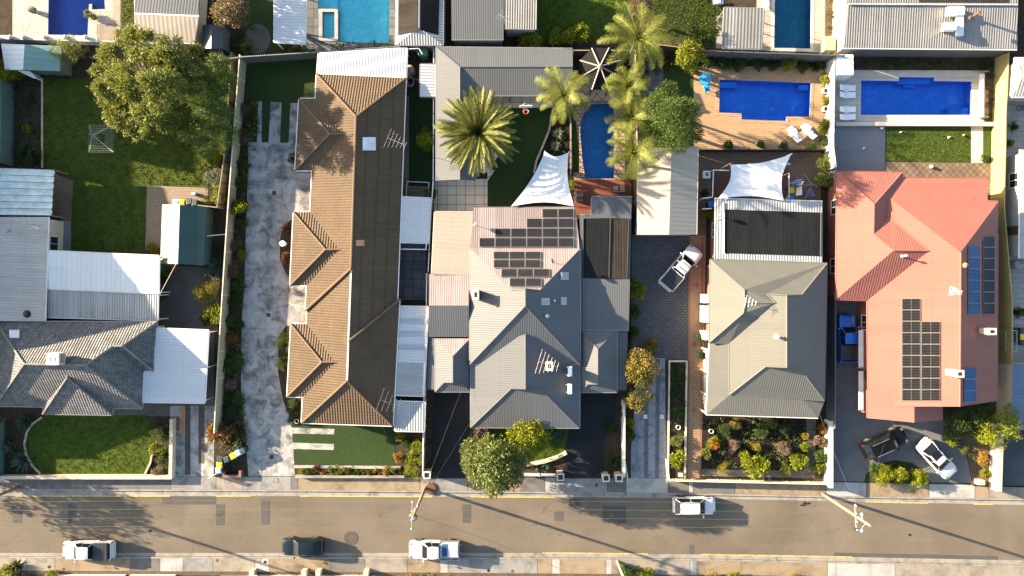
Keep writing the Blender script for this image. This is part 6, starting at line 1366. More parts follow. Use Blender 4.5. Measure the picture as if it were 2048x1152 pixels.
lounger('towel-covered white recliner left of the timber table', 1588, 269, 2.1, 'white recliners on the tan paving'); lounger('towel-covered white recliner right of the timber table', 1616, 263, -.9 + 3.14, 'white recliners on the tan paving')
for u, v, a, lb in ((1586, 266, .5, 'white towel thrown over the left recliner'), (1614, 258, .9, 'white towel thrown over the right recliner')):
    p = P(u, v, .55); m = MB(); m.box(p, (.95, .6, .05), a, .02); m.box(p + Vector((.4, -.5, -.02)), (.5, .45, .06), a + .5, .02); tag(m.build('towel', M_['towel_white']), lb, 'towel')
for k, (v, lb) in enumerate(((176, 'first white sun lounger from the top beside the long pool'), (190, 'second white sun lounger from the top beside the long pool'), (219, 'third white sun lounger from the top beside the long pool'), (234, 'lowest white sun lounger beside the long pool'))):
    lounger(lb, 1694, v, .03 * (k - 1), 'white sun loungers beside the long pool')
lounger('white sun lounger partly in view beside the teal pool', 1530, 6, 1.6, 'white sun loungers at the top pool'); 
wt = thing('lounge_chair', 'blue and white lounge chair on the lawn at the top edge', 'chair', P(1436, 4, 0)); p = P(1436, 4, .3); m = MB(); m.box((p.x, p.y, .35), (1.15, .62, .07), .1, .03); m.build('cushion', M_['fabric_blue'], wt); m = MB(); m.box((p.x - .1, p.y + .05, .40), (.7, .5, .05), .2, .02); m.build('towel_cover', M_['towel_white'], wt)
for i in (-.4, .4):
    for j in (-.2, .2): MB().box((p.x + i, p.y + j, .16), (.05, .05, .32)).build('leg', M_['metal'], wt)
pr = thing('pool_roller', 'white pool cover roller along the right end of the long pool', 'pool roller', P(1964, 190, 0)); MB().tube([P(1964, 149, .6), P(1963, 234, .6)], .24, 12).build('rolled_cover', M_['fabric_white'], pr)
for v in (146, 237): MB().box(P(1963, v, 0) + Vector((0, 0, .35)), (.6, .08, .7), 0, .02).build('stand', M_['metal'], pr)
ld = thing('pool_ladder', 'small chrome pool ladder at the right end of the long pool', 'ladder', P(1942, 197, 0))
for dv in (-3, 3): MB().tube([P(1948, 197 + dv, 0), P(1947, 197 + dv, .6), P(1941, 197 + dv, .6), P(1939, 197 + dv, -.3)], .03, 6).build('rail', M_['metal'], ld)
for v, lb in ((352, 'upper'), (0, '')) if 0 else ((1, 1),)[:0]: pass
tl = thing('water_tank', 'round green rainwater tank by the dark fence', 'water tank', P(848, 112, 0)); MB().lathe(P(849, 113, 0), [(.55, 0), (.55, 1.6), (.45, 1.75), (.15, 1.82), (.01, 1.82)], 20).build('tank', M_['tank_green'], tl, True); MB().tube([P(845, 108, 2.2), P(838, 97, 2.3), P(818, 98, 2.3)], .05, 6).build('inlet_pipe', M_['white_paint'], tl)
tl = thing('water_tank', 'round beige tank lid beside the brown roof corner', 'water tank', P(822, 143, 0)); MB().lathe(P(822, 144, 0), [(.48, 0), (.48, .9), (.42, .98), (.12, 1.0), (.01, 1.0)], 20).build('tank', M_['tank_beige'], tl, True); MB().lathe(P(822, 144, 1.0), [(.1, -.1), (.1, .05), (.01, .06)], 10).build('lid', M_['timber_weathered'], tl)
tl = thing('planter_ring', 'open grey concrete planter ring beside the brown roof', 'planter', P(820, 165, 0)); MB().lathe(P(820, 166, 0), [(.5, 0), (.52, .7), (.42, .7), (.40, .1), (.01, .08)], 20).build('ring', M_['concrete_kerb'], tl, True); MB().lathe(P(820, 166, .25), [(.40, 0), (.01, .02)], 16).build('soil', M_['soil'], tl)
canopy('garden_shed', 'narrow white ribbed lean-to shed beside the pavilion wall', 'shed', [(841, 128, 2.2), (873, 128, 2.0), (872, 194, 2.0), (840, 193, 2.2)], M_['roof_white'], 'fence_steel_grey')
# bins
k = 'bins at the end of the concrete driveway'
bin_at(440, 919, .1, 'bin_green', 'dark bin nearest the olive fence end, above a yellow one', k); bin_at(439, 930, .05, 'plastic_yellow', 'yellow-lidded bin between a dark bin and a blue bin by the fence', k); bin_at(437, 941, .1, 'plastic_sky', 'pale blue-lidded bin lowest by the red brick planter', k)
bin_at(453, 919, .3, 'bin_green', 'dark bin between the fence bins and the slanted yellow one', k); bin_at(466, 912, .45, 'plastic_yellow', 'yellow-lidded bin in the slanted row by the shrubs', k); bin_at(476, 906, .45, 'plastic_sky', 'pale blue-lidded bin in the slanted row', k); bin_at(486, 902, .5, 'bin_green', 'dark bin at the driveway end of the slanted row', k)
k = 'bins behind the green shed'
bin_at(353, 404, 0, 'plastic_sky', 'pale blue-lidded bin behind the green shed', k, .9); bin_at(365, 404.5, 0, 'plastic_yellow', 'yellow-lidded bin behind the green shed', k, .9); bin_at(379, 403.5, .1, 'bin_green', 'dark bin next to the yellow one behind the green shed', k, .9); bin_at(390, 406, .1, 'bin_green', 'dark bin at the corner behind the green shed', k, .9)
k = 'bins beside the white shade sail'
bin_at(1583, 381, 0, 'plastic_yellow', 'yellow-lidded bin beside the white shade sail', k); bin_at(1582, 396, 0, 'plastic_blue', 'bright blue-lidded bin at the edge of the zinc roof', k); bin_at(1423, 408, .1, 'plastic_blue', 'bright blue-lidded bin tucked left of the zinc roof', k)
bin_at(2046, 674, 0, 'plastic_yellow', 'yellow-lidded bin at the right edge of the photo', 'bins at the right edge'); bin_at(2046, 662, 0, 'bin_green', 'dark bin above the yellow one at the right edge', 'bins at the right edge'); bin_at(2047, 685, 0, 'bin_green', 'dark bin below the yellow one at the right edge', 'bins at the right edge')
pl = thing('brick_planter', 'low red brick letterbox planter beside the bins', 'planter', P(464, 949, 0)); m = MB()
for q in ((446, 950, 483, 954), (446, 944, 450, 950), (478, 941, 483, 950)): a, b = P(q[0], q[3], .5), P(q[2], q[1], .5); m.box(((a.x + b.x) / 2, (a.y + b.y) / 2, .3), (b.x - a.x, b.y - a.y, .6), 0, .01)
m.build('brickwork', M_['brick_red'], pl); a = P(464, 947, 0); MB().box((a.x, a.y, .12), (1.4, .35, .24)).build('soil', M_['mulch_dark'], pl)
bd = thing('bird_bath', 'round white bird bath against the brown house wall', 'bird bath', P(570, 488, 0)); p = P(570, 488, 0); MB().lathe(p, [(.22, 0), (.1, .1), (.09, .6), (.3, .7), (.31, .74), (.24, .72), (.01, .66)], 18).build('bowl', M_['pot_white'], bd, True)
box_thing('inspection_cover', 'small white square cover left of the wheel tracks on gravel', 'cover', 1290.5, 833, 0, [('slab', 'pot_white', (0, 0, .05), (.4, .4, .1), .02), ('ring', 'metal', (.03, 0, .11), (.2, .04, .03), 0)]); box_thing('inspection_cover', 'small white square cover right of the wheel tracks on gravel', 'cover', 1323.5, 833, 0, [('slab', 'pot_white', (0, 0, .05), (.4, .4, .1), .02), ('ring', 'metal', (-.03, .04, .11), (.2, .04, .03), 0)])
for u, v, lb in ((1357, 855, 'white ring pot in the narrow rose bed'), (1423, 863, 'pale ring pot in the rose garden near the path'), (593, 843, 'grey ring pot at the front corner of the brown house')):
    p = P(u, v, .4); p.z = 0; t = thing('garden_pot', lb, 'pot', p); MB().lathe(p, [(.18, 0), (.24, .4), (.2, .4), (.16, .1), (.01, .1)], 16).build('pot', M_['pot_white'], t, True); MB().lathe(p, [(.19, .3), (.01, .31)], 12).build('soil', M_['mulch_dark'], t)
box_thing('outdoor_heater', 'dark box unit on the red deck', 'box', 1158, 396, 0, [('body', 'plastic_black', (0, 0, .45), (.7, .9, .8), .04), ('lid', 'iron_black', (0, 0, .88), (.76, .96, .08), .02), ('shelf', 'timber_dark', (-.5, 0, .6), (.3, .6, .05), 0)])
for u, lb in ((1231, 'left padded deck chair at the red deck end'), (1244, 'right padded deck chair at the red deck end')): chair(lb, u, 378, 1.57, 'fabric_white' if 0 else 'tank_beige', 'chairs on the red deck', 'timber_dark', .55)
for u, v, lb in ((1230, 383, 'green cushion on the left deck chair'), (1244, 384, 'green cushion on the right deck chair')): p = P(u, v, .5); tag(MB().box(p, (.42, .3, .12), .2, .05).build('cushion', M_['bin_green']), lb, 'cushion')
box_thing('air_conditioner', 'small white air-conditioner unit by the garage wall', 'air conditioner', 1410, 351, 0, [('housing', 'plastic_white', (0, 0, .35), (.75, .75, .7), .04), ('fan_grille', 'grey_gutter', (0, 0, .71), (.4, .4, .03), 0)])
box_thing('bench_seat', 'weathered bench beside the green shed wall', 'bench', 414, 492, 0, [('seat', 'timber_pale', (0, 0, .42), (.4, 1.3, .06), 0), ('backrest', 'timber_pale', (.26, .1, .7), (.06, 1.2, .35), 0), ('leg', 'timber_weathered', (0, .5, .2), (.35, .06, .4), 0), ('leg', 'timber_weathered', (0, -.5, .2), (.35, .06, .4), 0)])
box_thing('gas_bottle_box', 'teal tap fitting on the sunlit old paving', 'tap', 393, 389, 0, [('base', 'plastic_aqua', (0, 0, .3), (.35, .35, .6), .08), ('top', 'plastic_sky', (.05, 0, .68), (.42, .3, .14), .05)])
box_thing('outdoor_table', 'orange timber outdoor table beside the beige addition', 'table', 109, 461, .0, [('table_top', 'timber_orange', (0, 0, .7), (.9, .9, .06), .01), ('leg', 'timber_dark', (-.35, .35, .34), (.08, .08, .68), 0), ('leg', 'timber_dark', (.35, -.35, .34), (.08, .08, .68), 0), ('leg', 'timber_dark', (.35, .35, .34), (.08, .08, .68), 0), ('leg', 'timber_dark', (-.35, -.35, .34), (.08, .08, .68), 0)])
box_thing('outdoor_bench', 'orange timber bench below the outdoor table', 'bench', 110, 490, 0, [('seat', 'timber_orange', (0, 0, .45), (.55, 1.3, .06), .01), ('leg', 'timber_dark', (0, .55, .22), (.5, .06, .44), 0), ('leg', 'timber_dark', (0, -.55, .22), (.5, .06, .44), 0)])
box_thing('barbecue', 'black covered barbecue under the antenna corner', 'barbecue', 112, 441, 0, [('cover', 'plastic_black', (0, 0, .5), (1.1, .6, 1.0), .12), ('side_shelf', 'iron_black', (.65, -.1, .75), (.35, .45, .04), 0)])
for u, v, s_, lb in ((1896, 275, .22, 'white toy on the striped lawn'), (1800, 265, .2, 'small pale toy near the top of the striped lawn'), (1726, 297, .24, 'white scrap on the grey concrete pad'), (1762, 257, .3, 'white hose fitting at the edge of the concrete pad')): p = P(u, v, 0); t = thing('garden_toy', lb, 'toy', p); MB().box(p + Vector((0, 0, .1)), (s_, s_ * .6, .16), u, .05).build('body', M_['plastic_white'], t); MB().box(p + Vector((.08, .04, .2)), (s_ * .4, s_ * .4, .1), u, .03).build('head', M_['plastic_white'], t)
t = tag(MB().lathe(P(1926, 271, .02), [(.01, 0), (.1, .04), (.15, .14), (.1, .25), (.01, .29)], 12).build('ball', M_['terracotta'], None, True), 'orange ball on the striped lawn', 'ball')
t = tag(MB().lathe(P(1861, 334, .02), [(.01, 0), (.13, .05), (.19, .18), (.13, .33), (.01, .37)], 12).build('ball', M_['plastic_white'], None, True), 'white ball on the mud-stained brown pavers', 'ball')
box_thing('letterbox', 'pale letterbox stone in the sunlit bed by the curved drive', 'letterbox', 1955, 962, 0, [('block', 'render_cream', (0, 0, .35), (.7, .5, .7), .04), ('slot', 'iron_black', (0, -.255, .5), (.3, .02, .05), 0)])
box_thing('letterbox', 'white letterbox in the narrow rose bed', 'letterbox', 1357, 945, 0, [('box', 'pot_white', (0, 0, .9), (.45, .35, .3), .03), ('post', 'metal', (0, 0, .38), (.08, .08, .75), 0)])
box_thing('warning_marker', 'bright orange marker lying against the low cream wall', 'marker', 22, 954.5, 0, [('blade', 'basket_red', (0, 0, .12), (.7, .18, .12), .02), ('tip', 'plastic_white', (.4, 0, .12), (.12, .18, .1), .02)])
# right-edge clutter
wf = thing('clothes_airer', 'folding white clothes airer on the pale paving at the right edge', 'clothes airer', P(2026, 681, 0)); m = MB(); q = [P(2012, 661, 1.2), P(2034, 661, 1.2), P(2034, 703, 1.2), P(2012, 703, 1.2)]
for i in range(4): m.tube([q[i], q[(i + 1) % 4]], .025, 5)
for i in range(1, 8): m.tube([q[0].lerp(q[3], i / 8), q[1].lerp(q[2], i / 8)], .01, 4)
m.build('rack', M_['white_paint'], wf); posts(wf, [(2012, 661, 1.2), (2034, 661, 1.2), (2034, 703, 1.2), (2012, 703, 1.2)], .02)
bk = thing('bicycle', 'dark child bicycle lying on the paving at the right edge', 'bicycle', P(2044, 217, 0)); p = P(2044, 217, .1)
for dx in (-.32, .3): m = MB(); m.tube([p + Vector((dx + .26 * math.cos(a * .5236), .26 * math.sin(a * .5236), .05)) for a in range(13)], .03, 6); m.build('wheel', M_['tyre'], bk)
m = MB(); m.tube([p + Vector((-.32, 0, .05)), p + Vector((-.05, .3, .1)), p + Vector((.22, .3, .1)), p + Vector((.3, 0, .05))], .025, 6); m.tube([p + Vector((-.05, .3, .1)), p + Vector((.02, -.05, .08)), p + Vector((.22, .3, .1))], .02, 6); m.build('frame', M_['grey_gutter'], bk)
tl = thing('water_tank', 'slim dark grey tank against the right-edge house', 'water tank', P(2018, 525, 0)); MB().lathe(P(2018, 530, 0), [(.5, 0), (.5, 1.5), (.4, 1.62), (.01, 1.66)], 18).build('tank', M_['grey_gutter'], tl, True); MB().lathe(P(2018, 530, 1.6), [(.18, 0), (.18, .1), (.01, .12)], 12).build('lid', M_['iron_black'], tl)
# front walls of the houses across the street
for x0, x1, lb in ((118, 250, 'first white wall from the left at the bottom edge'), (265, 350, 'second white wall from the left at the bottom edge'), (503, 612, 'white planter wall behind the black car'), (636, 735, 'white planter wall between black car and tray utility')): wall_run('front_wall', lb, [(x0, 1150 + x0 * .003), (x1, 1150 + x1 * .003)], .6, .25, 'render_white')
for k, x in enumerate((503, 607, 636, 732)): p = P(x, 1147, .8); p.z = 0; tag(MB().box(p + Vector((0, 0, .4)), (.5, .5, .8), 0, .02).build('wall_pier', M_['render_cream']), f'{ORD[k]} cream pier from the left along the planter walls', 'pier', 'piers of the planter walls')
# ---------------------------------------------------------------- trees
tree('paperbark_tree', 'broad olive-green paperbark tree over the back lawn', [(232, 112, 5.6, 1.8), (282, 85, 6.2, 1.8), (335, 112, 7.2, 1.9), (375, 118, 6.0, 1.6), (218, 178, 5.0, 1.7), (262, 160, 8.0, 2.0), (318, 180, 8.2, 2.2), (368, 165, 6.6, 1.8), (350, 140, 6.2, 1.7), (395, 145, 5.0, 1.4), (290, 125, 6.4, 1.7), (243, 228, 4.6, 1.6), (296, 232, 6.0, 1.7), (268, 262, 2.8, 1.1), (340, 235, 3.2, 1.5), (205, 150, 3.2, 1.3), (310, 268, 2.2, .9), (255, 75, 3.4, 1.2)],
     'leaf_olive', leaf_size=.30, per=640, base=(300, 195, 0), seed=3, clumps=15, r0=.3, spread=.25, asp=.36, flat_z=.7)
tree('casuarina_tree', 'feathery green casuarina tree by the timber fence', [(412, 185, 4.4, 1.7), (442, 165, 4.0, 1.4), (428, 235, 4.0, 1.7), (388, 265, 3.0, 1.4), (445, 272, 3.0, 1.4), (375, 240, 2.6, 1.1), (410, 295, 2.4, 1.0), (438, 130, 3.0, 1.1)], 'leaf_casuarina', leaf_size=.5, per=620, seed=8, clumps=26, asp=.12, droop=.25, spread=.34)
tree('olive_tree', 'small grey-green tree overhanging the white wall by the tin shed', [(118, 98, 2.6, .9), (140, 88, 2.8, .9), (150, 108, 2.4, .9), (135, 118, 2.0, .7), (165, 95, 2.0, .6)], 'leaf_olive', leaf_size=.2, per=650, seed=4, asp=.3)
tree('conifer_tree', 'big rounded dark green tree between palms and tan pool', [(1345, 235, 8.6, 1.7), (1322, 210, 7.2, 1.5), (1370, 228, 7.0, 1.5), (1350, 272, 6.8, 1.5), (1312, 255, 4.8, 1.4), (1385, 262, 3.8, 1.1), (1336, 187, 4.2, 1.1), (1350, 240, 4.0, 1.8)], 'leaf_green', leaf_size=.26, per=850, seed=11, clumps=22, asp=.3, base=(1328, 255, 0))
tree('magnolia_tree', 'dense round glossy-leaved tree at the footpath edge', [(988, 930, 5.6, 1.9), (957, 924, 4.6, 1.6), (1020, 927, 4.6, 1.6), (988, 902, 4.4, 1.6), (985, 960, 3.8, 1.5), (957, 955, 3.2, 1.2), (1020, 956, 3.2, 1.2), (1040, 918, 3.2, 1.0), (945, 900, 3.6, 1.1)], 'leaf_magnolia', leaf_size=.26, per=780, seed=5, clumps=30, base=(990, 905, 0), asp=.55, spread=.4)
tree('lime_tree', 'bright lime-green tree before the grey front gable', [(1055, 868, 3.0, 1.5), (1035, 872, 2.4, 1.0), (1080, 868, 2.6, 1.1), (1058, 892, 2.2, 1.1), (1062, 848, 2.4, .9), (1085, 885, 1.8, .8)], 'leaf_lime', leaf_size=.26, per=650, seed=6, base=(1058, 878, 0), clumps=18)
tree('autumn_tree', 'larger golden autumn tree between black porch and gravel drive', [(1283, 728, 3.0, 1.3), (1268, 745, 2.6, 1.1), (1300, 738, 2.6, 1.1), (1285, 760, 2.2, 1.1), (1275, 712, 2.2, .8)], 'leaf_autumn', leaf_size=.22, per=620, seed=7, clumps=18)
tree('autumn_tree', 'smaller golden autumn tree below the larger one on the gravel drive', [(1272, 798, 2.3, .95), (1290, 790, 2.0, .8), (1278, 812, 1.7, .7), (1258, 805, 1.7, .6)], 'leaf_autumn', leaf_size=.2, per=680, seed=9, clumps=16)
tree('bronze_tree', 'bronze-leaved tree at the top edge above the charcoal shed', [(462, 12, 4.0, 1.6), (445, 28, 3.2, 1.1), (478, 30, 3.2, 1.2), (465, -20, 4.0, 1.5)], 'leaf_brown', leaf_size=.22, per=650, seed=10, base=(466, 15, 0))
tree('citrus_tree', 'bright citrus tree beside the pool paving corner', [(1380, 105, 2.6, 1.2), (1368, 118, 2.0, .8), (1396, 112, 2.0, .8), (1378, 128, 1.6, .7)], 'leaf_lime', leaf_size=.2, per=780, seed=12)
tree('citrus_tree', 'green citrus tree above the grey fence near the pavilion', [(1403, 62, 2.6, 1.1), (1390, 72, 2.0, .8), (1418, 68, 2.0, .9), (1405, 80, 1.6, .7)], 'leaf_green', leaf_size=.2, per=780, seed=13)
tree('pepper_tree', 'sunlit loose-leaved tree beside the cream wall at the right', [(1985, 860, 3.2, 1.3), (2012, 845, 3.2, 1.2), (2025, 862, 2.8, .9), (1968, 868, 2.4, .9), (1998, 880, 2.2, 1.0), (2020, 825, 2.4, .8)], 'leaf_lime', leaf_size=.22, per=600, seed=14, clumps=20, asp=.35, base=(1992, 862, 0))
tree('evergreen_tree', 'dark evergreen tree in the shade below the red roof', [(1918, 842, 2.4, 1.2), (1945, 832, 2.6, 1.2), (1970, 822, 2.4, 1.0), (1905, 862, 1.6, .8), (1935, 858, 1.8, .9)], 'leaf_dark', leaf_size=.22, per=700, seed=15, base=(1940, 838, 0))
tree('dried_tree', 'dry pale-brown shrubby tree behind the tall palm', [(1278, 8, 4.6, 1.0), (1270, -10, 4.2, 1.0), (1290, 12, 3.6, .8)], 'leaf_brown', leaf_size=.2, per=700, seed=16)
# trees out of frame to the left, whose long shadows reach the road and yards
for k, (u, v, lb) in enumerate(((-170, 965, 'street tree beyond the left edge above the road'), (-230, 930, 'front garden tree beyond the left edge'))):
    tree('broadleaf_tree', lb, [(u, v, 5.0, 2.2), (u - 30, v + 20, 4.0, 1.7), (u + 30, v - 10, 4.2, 1.7), (u, v - 30, 3.6, 1.5)], 'leaf_green', leaf_size=.35, per=110, seed=20 + k)
# palms
palm('date_palm', 'stout date palm with a full round crown beside the dark lawn', 957, 266, 5.2, 118, 4.15, 'leaf_date', seed=2, ll=.44, droop=.8, e_lo=-.2, e_hi=1.25, dense=4, wid=.075, r0=.34, lift=.55, seg=16)
G_ = 'feather palms round the curved pool'
for u, v, z, L, n, b, sd, lb in ((1127, 190, 5.6, 2.9, 18, (1118, 222), 31, 'feather palm between pavilion and curved pool'), (1276, 75, 7.0, 3.5, 20, (1258, 112), 32, 'tallest feather palm overhanging the top lawn'), (1256, 172, 5.4, 2.25, 16, (1244, 198), 33, 'feather palm beside the gazebo'),
                              (1262, 232, 5.0, 2.7, 16, (1252, 262), 34, 'feather palm right of the curved pool'), (1268, 305, 5.2, 2.9, 18, (1256, 345), 35, 'feather palm over the red deck and cream garage')):
    palm('feather_palm', lb, u, v, z, n + 1, L * 1.1, 'leaf_palm', base=(*b, 0), seed=sd, ll=.68, droop=1.45, e_lo=-.15, e_hi=1.2, dense=4, wid=.05, r0=.13, lift=.1, group=G_, seg=13)
